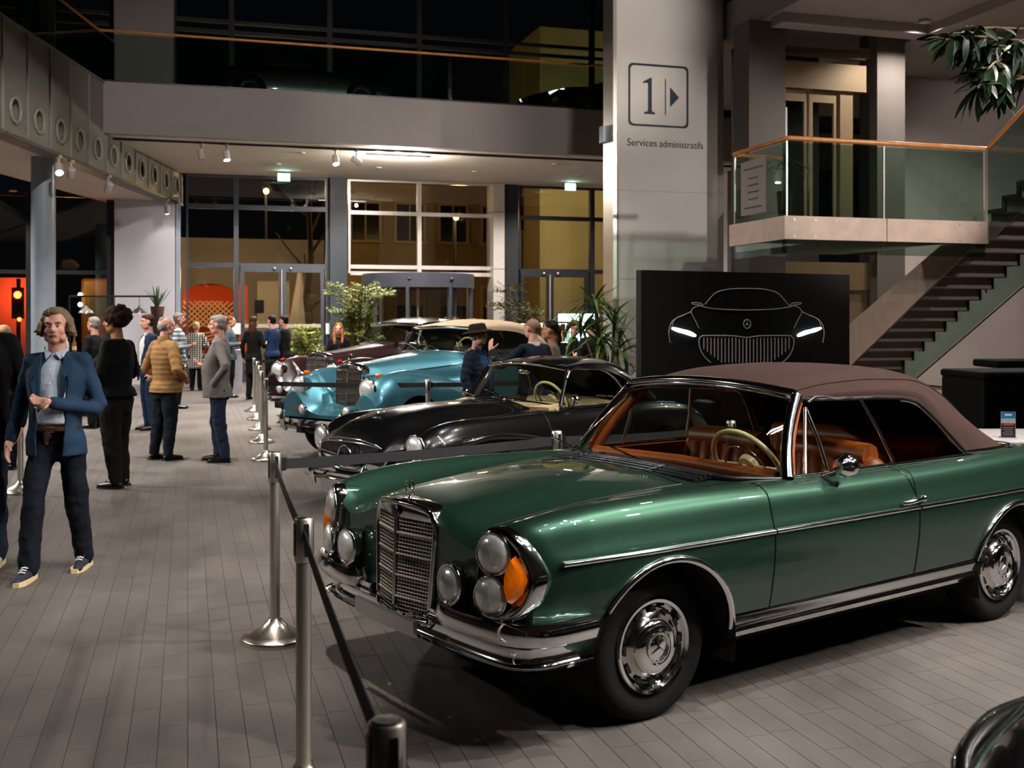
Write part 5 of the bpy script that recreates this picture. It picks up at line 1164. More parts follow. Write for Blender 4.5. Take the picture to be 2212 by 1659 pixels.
# ================================================================ UPRIGHT CLASSICS (blue and maroon)
def vintage(loc, rz, label, name, paint, top_m, lamp_m, sc, seat_m, hood_dark=None, closed=False):
    car = thing(name, loc, rz, label, 'car', 'classic cars on show'); car.scale = (sc, sc, sc)
    fe = lambda a: None
    tail = [(.83, .66), (.82, .54), (.80, .44), (.78, .36)]
    ST = [(-.60, [(0,.50),(.15,.50),(.28,.52),(.37,.57),(.56,.74),(.67,.72),(.745,.66),(.765,.60),(.76,.55),(.745,.50),(.72,.46)]),
          (-.50, [(0,.55),(.15,.55),(.28,.58),(.38,.66),(.57,.88),(.70,.85),(.79,.74),(.81,.64),(.805,.55),(.79,.47),(.77,.41)]),
          (-.285, [(0,.62),(.15,.63),(.27,.66),(.40,.77),(.58,.965),(.71,.93),(.805,.80)] + tail),
          (-.27, [(0,1.062),(.12,1.035),(.205,.93),(.33,.76),(.58,.968),(.71,.932),(.805,.80)] + tail),
          (0, [(0,1.09),(.16,1.055),(.265,.94),(.37,.79),(.58,.997),(.71,.957),(.805,.82)] + tail),
          (.5, [(0,1.152),(.23,1.115),(.37,.99),(.45,.82),(.60,.935),(.705,.905),(.795,.78),(.82,.64),(.81,.52),(.79,.42),(.77,.34)]),
          (.9, [(0,1.19),(.31,1.155),(.49,1.03),(.56,.87),(.645,.82),(.715,.78),(.78,.68),(.80,.58),(.795,.48),(.78,.40),(.76,.33)]),
          (1.15, [(0,1.20),(.38,1.175),(.59,1.08),(.655,.94),(.69,.82),(.72,.72),(.765,.60),(.78,.52),(.775,.44),(.77,.38),(.75,.32)]),
          (1.8, [(0,1.12),(.4,1.12),(.62,1.10),(.70,1.02),(.72,.90),(.735,.78),(.76,.62),(.775,.52),(.775,.44),(.77,.38),(.75,.32)]),
          (2.4, [(0,1.10),(.4,1.10),(.60,1.08),(.68,1.02),(.72,.92),(.76,.82),(.80,.68),(.81,.56),(.80,.46),(.79,.38),(.77,.32)]),
          (3.0, [(0,1.02),(.35,1.0),(.52,.95),(.60,.90),(.66,.84),(.72,.76),(.77,.64),(.78,.55),(.77,.46),(.76,.40),(.74,.34)]),
          (3.5, [(0,.80),(.3,.78),(.44,.74),(.50,.71),(.56,.68),(.62,.63),(.67,.56),(.68,.52),(.67,.47),(.66,.44),(.64,.42)])]
    S = Shell(ST, [(.0, .33, .40), (2.72, .33, .36)])
    S.panel('hood', paint, car, -.27, 1.05, 0, 2); S.panel('apron', paint, car, -.60, -.28, 0, 2)
    for sd in (1, -1): S.panel('front_fender', paint, car, -.60, 1.05, 2, 10, (sd,)); S.panel('body_side', paint, car, 1.055, 3.5, 2, 10, (sd,))
    S.panel('cowl', paint, car, 1.055, 1.3, 0, 2); S.panel('rear_deck', paint, car, 2.7, 3.5, 0, 2)
    b = MB()
    for sd in (1, -1):
        C_ = S.section(-.60); vs = [(-.60, -sd*l, z) for l, z in C_] + [(-.60, 0, C_[-1][1])]; b.add(vs, [tuple(range(len(vs)))])
    b.build('front_panel', paint, car)
    b = MB()
    for ac, zc, r in S.arch:
        for sd in (1, -1):
            b.grid([[(ac+(r+.01)*math.cos(t), -sd*l, zc+(r+.01)*math.sin(t)) for l in (.78, .45)] for t in np.linspace(-.2, math.pi+.2, 16)]); b.add([(ac+(r+.01)*math.cos(t), -sd*.45, zc+(r+.01)*math.sin(t)) for t in np.linspace(-.2, math.pi+.2, 16)], [tuple(range(16))])
    b.box((1.3, 0, .33), (1.9, 1.4, .06)); b.build('underbody', M_UNDER, car)
    for a_ in (0, 2.72):
        for sd in (1, -1): wheel(car, a_, .76, .34, .345, .21, paint, .17, sd, slots=0, disc_m=paint)
    # radiator grille
    GT, GB, GW = 1.055, .47, .205
    def P_(l, z): return Vector((-.315 + abs(l)*.10 + (z-.75)*.05, -l, z))
    M_GR = mat('grille_slats', '#a89a8c', .3, .8)
    b = MB(); b.add([P_(-GW*.92, GB), P_(0, GB), P_(0, GT), P_(-GW*.7, GT-.01), P_(-GW, GT-.06)], [(0,1,2,3,4)]); b.add([P_(GW*.92, GB), P_(0, GB), P_(0, GT), P_(GW*.7, GT-.01), P_(GW, GT-.06)], [(0,1,2,3,4)]); g = b.build('grille', M_GR, car)
    b = MB()
    for k in range(-15, 16):
        if k: b.tube([P_(k*GW*.92/16, GB)+Vector((-.004,0,0)), P_(k*GW/16, GT-.03)+Vector((-.004,0,0))], .0035, 4)
    o = b.build('grille_slats', M_GR, g); o['kind'] = 'stuff'
    for k in range(1, 7): 
        z = GB + (GT-GB)*k/7
        for q in (-1, 1): b = MB(); b.tube([P_(0, z)+Vector((-.01,0,0)), P_(q*GW*.97, z)+Vector((-.01,0,0))], .005, 6); b.build('crossbar', M_CHROME, g)
    out = [P_(-GW*(.92+.08*t), GB+(GT-.07-GB)*t) for t in np.linspace(0, 1, 5)] + [P_(GW*math.sin(q), GT-.07+.075*math.cos(q)) for q in np.linspace(-1.4, 1.4, 13)] + [P_(GW*(.92+.08*t), GB+(GT-.07-GB)*t) for t in np.linspace(1, 0, 5)]
    b = MB(); b.tube(out, .013, 8); b.build('grille_surround', M_CHROME, g, smooth=60)
    b = MB(); b.tube([P_(0, GB)+Vector((-.012,0,0)), P_(0, GT)+Vector((-.012,0,0))], .009, 8); b.build('ridge_bar', M_CHROME, g, smooth=60)
    rows = [[p + Vector((d_, 0, dz)) for p in out] for d_, dz in ((-.006, .0), (.02, .016), (.07, .02), (.12, .012))]; b = MB(); b.grid(rows); b.build('grille_shell', M_CHROME, g, smooth=60)
    rows = [[P_(l, (GT-.075)*(1-f)+f*(GT-.07+.075*math.sqrt(max(0, 1-(l/GW)**2)))) + Vector((-.008*math.sin(3.1*f), 0, 0)) for l in np.linspace(-GW*.97, GW*.97, 13)] for f in np.linspace(0, 1, 4)]
    b = MB(); b.grid(rows); b.build('grille_crown', M_CHROME, g, smooth=60)
    mascot(car, (-.27, 0, 1.085), .034)
    for sd in (1, -1):
        round_lamp(car, 'headlamp', (-.535, -sd*.57, .80), .118, (-1, -sd*.03, .05), depth=.2, shell_m=paint, bez=.015)
        b = MB(); b.ball((-.40, -sd*.60, .955), (.05, .02, .028), 10, 6); b.build('fender_indicator', lamp_m, car, smooth=60)
        round_lamp(car, 'fog_lamp', (-.66, -sd*.37, .56), .058, (-1, 0, 0), depth=.06, bez=.007)
        b = MB(); b.lathe([(.045, 0), (.03, .02), (.01, .05)], o=(-.64, -sd*.52, .56), ax=(1,0,0), n=14); b.build('horn', M_CHROME, car, smooth=60)
        b = MB(); b.tube([(a_, -sd*(S.section(a_)[8][0]+.003), S.section(a_)[8][1]) for a_ in np.linspace(-.2, 1.0, 12)], .006, 6); b.build('hood_hinge', M_CHROME, car, smooth=60)
        b = MB(); b.tube([(a_, -sd*(S.section(a_)[12][0]+.004), S.section(a_)[12][1]) for a_ in np.linspace(1.1, 3.0, 12)], .012, 6); b.build('belt_moulding', M_CHROME, car, smooth=60)
    b = MB(); sweep(b, crom([(-.50,.80),(-.66,.80),(-.78,.66),(-.84,.3),(-.85,0),(-.84,-.3),(-.78,-.66),(-.66,-.80),(-.50,-.80)], 3)[::-1], [(0,.39),(.022,.395),(.03,.43),(.022,.465),(0,.47)]); bu_ = b.build('front_bumper', M_CHROME, car, smooth=60)
    for q in (-1, 1): b = MB(); b.tube([(-.80, -q*.48, .33), (-.84, -q*.48, .38), (-.855, -q*.48, .48), (-.83, -q*.48, .56)], [.022, .032, .032, .02], 8); b.build('overrider', M_CHROME, bu_, smooth=60)
    # windscreen and roof
    F_ = np.linspace(-1, 1, 13)
    base = [Vector((1.06 + .10*f*f, -f*.61, 1.195 - .03*f*f)) for f in F_]; topl = [Vector((1.27 + .05*f*f, -f*.54, 1.475 - .025*f*f)) for f in F_]
    b = MB(); b.grid([base, topl]); ws = b.build('windscreen', M_CARGLASS, car, smooth=80, fix=False)
    b = MB(); b.tube(topl, .022 if not closed else .03, 8); b.build('header_rail', M_CHROME, ws, smooth=60); b = MB(); b.tube(base, .012 if not closed else .022, 8); b.build('screen_seal', M_CHROME, ws, smooth=60)
    for e in (0, -1): b = MB(); b.tube([base[e], topl[e]], .026, 8); b.build('a_pillar', M_CARBLACK if not closed else M_CHROME, ws, smooth=60)
    for l in (.1, -.25): b = MB(); p0 = Vector((1.06, -l, 1.205)); b.tube([p0, p0 + Vector((.04, .12, .03)), p0 + Vector((.09, .34, .09))], .006, 5); b.build('wiper', M_CHROME, car)
    TA = [1.26, 1.5, 1.8, 2.2, 2.5, 2.75, 2.9]; ZC = [1.49, 1.55, 1.575, 1.56, 1.47, 1.28, 1.09]; EZ = [1.445, 1.44, 1.43, 1.36, 1.14, 1.09, 1.085]; EL = [.56, .58, .59, .60, .63, .60, .5]
    rows = {1: [], -1: []}
    for a_ in np.linspace(1.26, 2.9, 36):
        zc, ez, el = (float(pchip(TA, Q, a_)) for Q in (ZC, EZ, EL)); P = crom([(0, zc), (.2, zc-.006), (.42, zc-.035), (el*.94, ez+(zc-ez)*.5), (el, ez)], 4)
        for sd in (1, -1): rows[sd].append([(a_, -sd*l, z) for l, z in P])
    b = MB(); b.grid(rows[1]); b.grid(rows[-1]); b.build('roof', top_m, car, smooth=70)
    for sd in (1, -1):
        fr = [(1.16, -sd*.63, 1.17), (1.30, -sd*.575, 1.43), (1.8, -sd*.59, 1.42), (2.2, -sd*.605, 1.34), (2.42, -sd*.64, 1.10)]
        b = MB(); b.grid([[(1.16+.315*k, -sd*.66, 1.10) for k in range(5)], fr]); b.build('side_window', M_CARGLASS, car, fix=False)
        b = MB(); b.tube([(1.14, -sd*.62, 1.2), (1.15, -sd*.68, 1.23)], .006, 5); b.lathe([(.045, 0), (.045, .012)], o=(1.145, -sd*.70, 1.25), ax=(1,0,0), n=16); b.build('side_mirror', M_CHROME, car)
    b = MB(); b.prism([(1.12, -.58, 1.10), (1.26, -.56, 1.14), (1.28, -.56, .95)], (0, 1.14, 0)); b.build('dashboard', M_WOODD, car)
    steering_wheel(car, (1.46, -.30, 1.16), .20, -.35, M_IVORY, .012)
    for l in (.3, -.3): seat(car, 2.0, l, .65, seat_m, .46, .5, .2)
    b = MB(); b.box((1.9, 0, .5), (1.5, 1.25, .05)); b.build('cabin_floor', M_UNDER, car)
    return car
M_TEAL = mat('light_blue_paint', '#417786', rough=.36, metal=.6, coat=1., coat_r=.03, noise=(3., .03))
M_MAROON = mat('maroon_paint', '#1d0508', rough=.3, coat=1., coat_r=.02)
M_TANTOP = mat('beige_canvas', '#a08a72', rough=.9, noise=(8., .08), bump=(200., .2, .003))
vintage((-1.813, 13.676, 0), R(50.4), 'light blue classic cabriolet with beige canvas roof behind the black roadster', 'blue_cabriolet', M_TEAL, M_TANTOP, M_AMBER, 1.09, mat('grey_leather', '#4a4540', .5))
vintage((-2.904, 17.543, 0), R(52), 'dark maroon classic saloon with chrome screen frame, hindmost of the row', 'maroon_saloon', M_MAROON, M_BLK, M_REDPL, 1.113, mat('grey_leather', '#4a4540', .5), closed=True)
# ================================================================ DARK SPORTS CARS ON THE UPPER FLOOR
M_DARKCAR = mat('dark_blue_paint', '#06080b', rough=.3, coat=1., coat_r=.02)
def sports_car(loc, rz, label, lit):
    car = thing('dark_sports_car', loc, rz, label, 'car', 'sports cars on the upper floor')
    lo = lambda w: [(w-.01, .45), (w-.03, .30), (w-.06, .18)]
    ST = [(-.98, [(0,.55),(.3,.545),(.5,.53),(.62,.52),(.70,.50),(.74,.46)] + [(.75,.40),(.74,.30),(.70,.18)]),
          (-.75, [(0,.72),(.3,.715),(.5,.70),(.65,.70),(.78,.68),(.85,.62)] + lo(.88)),
          (0, [(0,.86),(.3,.855),(.5,.85),(.68,.86),(.82,.83),(.90,.74)] + lo(.95)),
          (.8, [(0,.98),(.3,.975),(.5,.96),(.68,.94),(.82,.90),(.90,.78)] + lo(.95)),
          (2.4, [(0,.98),(.3,.975),(.5,.97),(.68,.96),(.84,.93),(.92,.80)] + lo(.97)),
          (3.1, [(0,.95),(.3,.945),(.5,.93),(.68,.92),(.82,.88),(.88,.76)] + lo(.93)),
          (3.5, [(0,.85),(.3,.845),(.5,.83),(.62,.80),(.74,.76),(.80,.66)] + lo(.84))]
    S = Shell(ST, [(0, .33, .38), (2.65, .34, .39)]); S.panel('body', M_DARKCAR, car, -.98, 3.5, 0, 8)
    b = MB()
    for sd in (1, -1):
        C_ = S.section(-.98); vs = [(-.98, -sd*l, z) for l, z in C_] + [(-.98, 0, C_[-1][1])]; b.add(vs, [tuple(range(len(vs)))])
    b.build('front_panel', M_DARKCAR, car)
    rows = []
    for a_ in np.linspace(.75, 3.1, 24):
        zc = float(pchip([.75, 1.4, 1.9, 2.4, 3.1], [.97, 1.27, 1.33, 1.24, .95], a_)); wd = float(pchip([.75, 1.4, 2.4, 3.1], [.72, .60, .60, .70], a_)); rows.append([(a_, wd*math.sin(q), .95+(zc-.95)*math.cos(q)**.6 if abs(q) < 1.5 else .95) for q in np.linspace(-1.5, 1.5, 15)])
    b = MB(); b.grid(rows); b.build('cabin', M_CARBLACK, car, smooth=60)
    for a_ in (0, 2.65):
        for sd in (1, -1): wheel(car, a_, .93, .345, .35, .25, M_CHROME, .24, sd, slots=10, star=False, disc_m=M_CARBLACK)
    b = MB()
    for k in range(-9, 10): b.tube([(-1.0 + abs(k)*.004, k*.05, .28), (-.99 + abs(k)*.004, k*.05, .48)], .006, 4)
    b.build('grille', M_CHROME, car)
    for sd in (1, -1):
        P = [(-.90, -sd*.56, .60), (-.80, -sd*.70, .64), (-.62, -sd*.82, .685)]
        b = MB(); b.tube(P, [.02, .035, .02], 8, flat=.7); h = b.build('headlamp', M_LENS, car, smooth=60)
        if lit: b = MB(); b.tube([(p[0]-.02, p[1]-sd*.012, p[2]+.012) for p in P], .016, 6); b.build('light_strip', emis('led_white', '#dff2ff', 9.), h)
    b = MB(); b.tube([(-.99, -.7, .22), (-1.03, 0, .2), (-.99, .7, .22)], .012, 6); b.build('splitter', M_CHROME, car)
    return car
cu = bp(on_t(1215, TB+2.0), TB + 2.05, 6.8)
sports_car(cu, R(38), 'dark sports car with glowing headlamp on the upper floor, right', True)
cu = bp(on_t(770, TB+2.6), TB + 2.6, 6.8)
sports_car(cu, R(196), 'dark unlit sports car in the shade of the upper floor, middle', False)
# ================================================================ PEOPLE
M_SKIN = mat('skin_light', '#c58f76', rough=.5, noise=(18., .07), bump=(60., .05, .002))
M_SKIN2 = mat('skin_rosy', '#cd9480', rough=.5, noise=(18., .09), bump=(60., .05, .002))
M_SKIN3 = mat('skin_olive', '#a97453', rough=.5, noise=(18., .07))
M_SHOEB = mat('black_shoe_leather', '#0c0b0b', rough=.28)
M_EYEW = mat('eye_white', '#d9d2c8', .3); M_IRIS = mat('eye_iris', '#2a221c', .2); M_LIP = mat('lip', '#9c5f52', .5)
def cloth(name, col, b=(45., .25, .004), rough=.85, noise=(7., .14), sheen=0.): return mat(name, col, rough=rough, noise=noise, bump=b, sheen=sheen, spec=.2)
TEX = {}
def clouds(name, size):
    if name not in TEX:
        t = bpy.data.textures.new(name, 'CLOUDS'); t.noise_scale = size; t.noise_depth = 3; TEX[name] = t
    return TEX[name]
def blob(mb, name, m, parent, vox, smooth=3, disp=None):
    """union of closed shapes into one continuous skin"""
    o = mb.build(name, m, parent, fix=True)
    r = o.modifiers.new('union', 'REMESH'); r.mode = 'VOXEL'; r.voxel_size = vox; r.use_smooth_shade = True
    if smooth: s = o.modifiers.new('soften', 'SMOOTH'); s.iterations = smooth; s.factor = .5
    if disp: d = o.modifiers.new('folds', 'DISPLACE'); d.texture = clouds('fold%g' % disp[0], disp[0]); d.strength = disp[1]; d.mid_level = .5; d.texture_coords = 'LOCAL'
    return o
def cap_(mb, pts, rs, n=12, flat=None):
    """limb: rounded ends, radius given at each joint"""
    P = [Vector(p) for p in pts]; d0 = (P[0]-P[1]).normalized(); d1 = (P[-1]-P[-2]).normalized()
    path = [P[0]+d0*rs[0]*.95, P[0]+d0*rs[0]*.6] + P + [P[-1]+d1*rs[-1]*.6, P[-1]+d1*rs[-1]*.95]; r = [rs[0]*.25, rs[0]*.8] + list(rs) + [rs[-1]*.8, rs[-1]*.25]
    return mb.tube(path, r, n, flat=flat)
def limb(a, b, c, r0, r1, r2, quilt=0, n=12):
    """points and radii along a bent limb with a soft joint"""
    a, b, c = Vector(a), Vector(b), Vector(c); pts = []; rs = []
    for t in np.linspace(0, 1, n):
        if t < .5: p = a.lerp(b, t*2); r = r0 + (r1-r0)*t*2
        else: p = b.lerp(c, t*2-1); r = r1 + (r2-r1)*(t*2-1)
        pts.append(p); rs.append(r)
    return pts, rs
def loft_rings(mb, st, n=28, gap=None, th=.014):
    """st: (z, rx, ry, x, y); gap(z) -> opening half angle at the front, else closed"""
    if gap is None:
        rows = [[(x + rx*math.cos(2*math.pi*k/n), y + ry*math.sin(2*math.pi*k/n), z) for k in range(n)] for z, rx, ry, x, y in st]
        mb.grid(rows, closed=True); k0 = len(mb.v)-len(st)*n; mb.f += [tuple(k0+q for q in range(n))[::-1], tuple(len(mb.v)-n+q for q in range(n))]; mb.mi += [0, 0]; return
    rows = []
    for z, rx, ry, x, y in st:
        g = gap(z); A = [math.pi/2 + g + (2*math.pi-2*g)*k/(n-1) for k in range(n)]
        o = [(x + rx*math.cos(a), y + ry*math.sin(a), z) for a in A]; i = [(x + (rx-th)*math.cos(a), y + (ry-th)*math.sin(a), z) for a in A[::-1]]; rows.append(o + i)
    mb.grid(rows, closed=True); m = 2*n; k0 = len(mb.v)-len(st)*m
    for base in (k0, len(mb.v)-m):
        for k in range(n-1): mb.f.append((base+k, base+k+1, base+m-2-k, base+m-1-k)); mb.mi.append(0)
def hand(mb, wrist, d, pn, s=1., curl=.5, side=1, big=1.):
    """palm, four fingers in three joints, thumb from the palm's edge. d: where the fingers point, pn: palm normal (curls towards it)"""
    w = Vector(wrist); d = Vector(d).normalized(); pn = Vector(pn); pn = (pn - d*pn.dot(d)).normalized(); sd = d.cross(pn)*side      # thumb side
    M = Matrix((sd, d, pn)).transposed(); r = .0088*big
    mb.ball(w + d*.045*s, (.040*s, .052*s, .017*s*big), 12, 8, M); cap_(mb, [w - d*.02*s, w + d*.03*s], [.026*s, .030*s], 8)
    for k, (L, off) in enumerate(((.070, .029), (.080, .010), (.074, -.010), (.058, -.028))):
        p = w + d*.082*s + sd*off*s; dd = d.copy(); pts = [p - d*.02*s]
        for j, q in enumerate((.45, .32, .23)):
            a = curl*(.7, 1.0, .8)[j]; dd = (dd*math.cos(a) + pn*math.sin(a)).normalized(); pts.append(pts[-1] + dd*(L*q + (.02 if j == 0 else 0))*s); pn2 = (pn*math.cos(a) - d*math.sin(a))
            pn_ = pn - dd*pn.dot(dd); pn_ = pn_.normalized() if pn_.length > 1e-4 else -d; pn = pn_ if False else pn
        cap_(mb, pts, [r*1.1*s, r*1.05*s, r*.95*s, r*.85*s], 8)
    p = w + d*.02*s + sd*.03*s; cap_(mb, [p, p + (d*.5 + sd*.6 + pn*.35)*.045*s, p + (d*.85 + sd*.55 + pn*.75)*.075*s], [r*1.5*s, r*1.25*s, r*1.0*s], 8)
ARMS = {'down': ((.255, -.03, 1.15), (.262, .05, .89)), 'bent': ((.265, -.05, 1.14), (.13, .22, 1.17)), 'pocket': ((.31, -.13, 1.16), (.205, .05, .95)), 'crossed': ((.25, .04, 1.16), (-.05, .20, 1.19)), 'front': ((.25, -.01, 1.13), (.09, .23, 1.05)), 'belly': ((.28, -.06, 1.12), (.14, .20, 1.02))}
def person(p, H, face, label, top=None, legs=None, skin=M_SKIN, hair=None, arms=('down', 'down'), girth=1., belly=0., near=False, head_yaw=0., head_pitch=0., stance=((.10, 0.), (.10, 0.)), hem=.82,
           quilt=False, gap=None, shirt=None, shoes=M_SHOEB, female=False, skirt=None, coat_hem=None, hands=True, curl=(.6, .6), extra=None, lean=0., pd=None, sole=None, fold=.02, collar=None, legs_show=True, faceon=False):
    s = H / 1.78; root = thing('person', p, R(face - 90), label, 'person'); vox = .0085 if near else .0135
    sh = (.170 if not female else .155)*(.5+.5*girth); hipw = .092 if not female else .10
    S = lambda v: Vector((v[0]*s, v[1]*s + lean*max(0, v[2]-.95)*s, v[2]*s))
    # head frame
    hc = S((0, .025, 1.662)); yaw = Matrix.Rotation(R(head_yaw), 3, 'Z') @ Matrix.Rotation(R(head_pitch), 3, 'X'); hs = s if near or True else 1
    Hd = lambda v: hc + yaw @ (Vector(v)*s)
    b = MB()
    b.ball(Hd((0, -.012, .028)), (.076*s, .096*s, .090*s), 18, 12, yaw); b.ball(Hd((0, .020, -.028)), (.060*s, .070*s, .088*s), 16, 12, yaw); b.ball(Hd((0, .052, -.086)), (.033*s, .030*s, .026*s), 12, 8, yaw)
    cap_(b, [Hd((-.036, .078, .026)), Hd((.036, .078, .026))], [.013*s, .013*s], 8)
    cap_(b, [Hd((0, .090, .012)), Hd((0, .106, -.022))], [.0085*s, .0135*s], 8); b.ball(Hd((0, .096, -.026)), (.018*s, .013*s, .010*s), 8, 6, yaw)
    cap_(b, [Hd((-.021, .080, -.057)), Hd((.021, .080, -.057))], [.010*s, .010*s], 8)
    for q in (-1, 1):
        b.ball(Hd((q*.042, .052, -.028)), (.026*s, .026*s, .028*s), 8, 6, yaw); b.ball(Hd((q*.078, -.006, -.006)), (.011*s, .020*s, .033*s), 8, 8, yaw); b.ball(Hd((q*.045, .02, -.07)), (.028*s, .045*s, .035*s), 8, 6, yaw)
    cap_(b, [hc + yaw @ Vector((0, -.02*s, -.07*s)), S((0, -.01, 1.46))], [.056*s*(1 if not female else .85), .064*s*(1 if not female else .8)], 14)
    loft_rings(b, [(z*s, rx*s, ry*s, 0, lean*max(0, z-.95)*s) for z, rx, ry in ((.86, .12, .09), (1.0, .12, .085), (1.2, .14, .09), (1.4, .14, .075), (1.47, .06, .05))], 16)
    jt = {}
    for q, arm in ((1, arms[0]), (-1, arms[1])):
        e, w = ARMS[arm] if isinstance(arm, str) else arm[:2]
        e = S((e[0]*q*(girth if isinstance(arm, str) else 1), e[1], e[2])); w = S((w[0]*q, w[1], w[2])); a = S((q*sh, -.01, 1.425)); jt[q] = (a, e, w)
        P_, r_ = limb(a, e, w, .036*s, .032*s, .025*s); cap_(b, P_, r_, 10)
        if hands and arm != 'pocket':
            d = (w - e).normalized(); pn = Vector((-q, 0, 0)) if abs(d.z) > .6 else Vector((0, 0, 1)) if False else Vector((-q*.3, .2, -.2)) + Vector((0, 0, .9 if arm == 'bent' else -.2))
            if isinstance(arm, tuple) and len(arm) > 2: pn = Vector(arm[2])
            hand(b, w, d if not (isinstance(arm, tuple) and len(arm) > 3) else Vector(arm[3]), pn, s, curl[0 if q > 0 else 1], q, 1.0 if near else 1.35)
    feet = {}
    for q, (fx, fy) in ((1, stance[0]), (-1, stance[1])):
        hp = S((q*hipw, 0, .92)); an = Vector((q*fx*s, (fy-.03)*s, .095*s + (abs(fy)*.02))); kn = hp.lerp(an, .5) + Vector((0, .03*s + .05*abs(fy), .02*s)); feet[q] = (hp, kn, an)
        P_, r_ = limb(hp, kn, an, .06*s, .045*s, .035*s); cap_(b, P_, r_, 10); cap_(b, [an + Vector((0, -.02, -.04*s)), an + Vector((0, .12*s, -.06*s))], [.03*s, .025*s], 8)
    body = blob(b, 'body', skin, root, vox if near else .0135, 2)
    # eyes, brows, mouth
    if near or faceon:
        for q in (-1, 1):
            m_ = MB(); m_.ball(Hd((q*.031, .080, .005)), (.0125*s, .008*s, .0045*s), 10, 8, yaw); ey = m_.build('eye', M_EYEW, root, smooth=60)
            m_ = MB(); m_.ball(Hd((q*.031, .086, .005)), (.0055*s, .003*s, .0045*s), 8, 6, yaw); m_.build('iris', M_IRIS, ey, smooth=60)
            m_ = MB(); cap_(m_, [Hd((q*.016, .090, .026)), Hd((q*.034, .090, .031)), Hd((q*.050, .080, .025))], [.004*s, .005*s, .003*s], 6); m_.build('eyebrow', hair[1] if hair else M_IRIS, root)
        m_ = MB(); cap_(m_, [Hd((-.022, .084, -.057)), Hd((0, .0915, -.055)), Hd((.022, .084, -.057))], [.0035*s, .0055*s, .0035*s], 6); m_.build('mouth', M_LIP, root, smooth=60)
    # hair
    if hair: make_hair(root, hair[0], hair[1], Hd, yaw, s, near, female)
    # top garment
    b = MB(); g = girth; bl = belly
    hz = coat_hem if coat_hem else hem
    st0 = [(hz, .194*g, .142*g+.024, 0, .015*bl), (hz+.10, .190*g, .138*g+.022, 0, .03*bl), (1.0 if hz < .95 else hz+.13, .172*g, .125*g+.03*bl, 0, .05*bl), (1.12, .170*g, .122*g+.04*bl, 0, .05*bl), (1.24, .185*g, .130*g+.02*bl, 0, .03*bl), (1.34, .196*(.6+.4*g), .128*(.6+.4*g), 0, .005), (1.42, .185*(.7+.3*g), .105, 0, -.005), (1.465, .12, .078, 0, -.012), (1.50, .072, .066, 0, -.008)]
    if female: st0 = [(z, rx*(.86 if z > 1.0 else .95), ry*.9, x, y) for z, rx, ry, x, y in st0]
    stt = [(z*s, rx*s, ry*s, x, y*s + lean*max(0, z-.95)*s) for z, rx, ry, x, y in st0]
    zz = np.linspace(stt[0][0], stt[-1][0], 46 if quilt else 24)
    col_ = lambda k: [float(pchip([q[0] for q in stt], [q[k] for q in stt], z)) for z in zz]
    R1, R2, YY = col_(1), col_(2), col_(4)
    if quilt:
        for i, z in enumerate(zz):
            if z < 1.43*s: k = .012*abs(math.sin(z/s*math.pi/.062)); R1[i] += k - .006; R2[i] += k - .006
    loft_rings(b, [(z, r1, r2, 0, y) for z, r1, r2, y in zip(zz, R1, R2, YY)], 28, gap=(lambda z: gap(z/s)) if gap else None, th=.02)
    for q in (1, -1):
        a, e, w = jt[q]; cuff = e.lerp(w, .93); P_, r_ = limb(a, e, cuff, .060*s*(.7+.3*g), .051*s*(.8+.2*g), .041*s, n=26 if quilt else 12)
        if quilt: r_ = [r + .010*abs(math.sin(i*.9)) for i, r in enumerate(r_)]
        cap_(b, P_, r_, 12)
        cap_(b, [S((q*.06, -.01, 1.45)), a], [.05*s, .066*s], 10)
    tp = blob(b, 'jacket' if (gap or quilt or coat_hem) else 'top', top, root, .0115 if near else .017, 2, (.16, fold))
    if shirt:
        b = MB(); loft_rings(b, [((z if z > .9*s else z), r1*.93, r2*.93, 0, y) for z, r1, r2, y in zip(zz, R1, R2, YY) if z > .985*s], 24); blob(b, 'shirt', shirt, root, .012 if near else .017, 2, (.12, .008))
        for q in (-1, 1):
            m_ = MB(); m_.prism([S((q*.012, .070, 1.485)), S((q*.070, .045, 1.515)), S((q*.078, .0, 1.53)), S((q*.062, .05, 1.462)), S((q*.045, .085, 1.445))], Vector((0, .006, .004))); m_.build('collar', shirt, root)
    if collar:
        m_ = MB(); n = 20; m_.grid([[S((.075*k_*math.cos(2*math.pi*i/n), -.012 + .078*k_*math.sin(2*math.pi*i/n), z)) for i in range(n)] for z, k_ in (((1.45, 1.15), (1.49, 1.06), (1.54, 1.0), (1.545, .93), (1.49, .95)) if collar is not C_WHITE else ((1.45, 1.06), (1.48, 1.0), (1.512, .93), (1.512, .88), (1.47, .92)))], closed=True); m_.build('collar', collar, root, smooth=60)
    # legs
    if legs:
        b = MB()
        loft_rings(b, [(z*s, rx*s*g, ry*s*g, 0, y*s) for z, rx, ry, y in ((.76, .138, .094, -.01), (.84, .148, .106, -.012), (.92, .146, .10, -.008), (.99, .134, .092, .0))], 20)
        for q in (1, -1):
            hp, kn, an = feet[q]; P_, r_ = limb(hp - Vector((0, 0, .04*s)), kn, an + Vector((0, -.005, -.02*s)), .094*s*g, .076*s*g, .064*s, n=14); cap_(b, P_, r_, 12)
        blob(b, 'trousers', legs, root, .013 if near else .019, 2, (.10, .034 if near else .02))
    if skirt:
        b = MB(); loft_rings(b, [(z*s, rx*s, ry*s, 0, 0) for z, rx, ry in ((.55, .15, .12), (.75, .17, .13), (.90, .18, .135), (1.0, .15, .11), (1.06, .14, .10))], 24); blob(b, 'skirt', skirt, root, .014, 2)
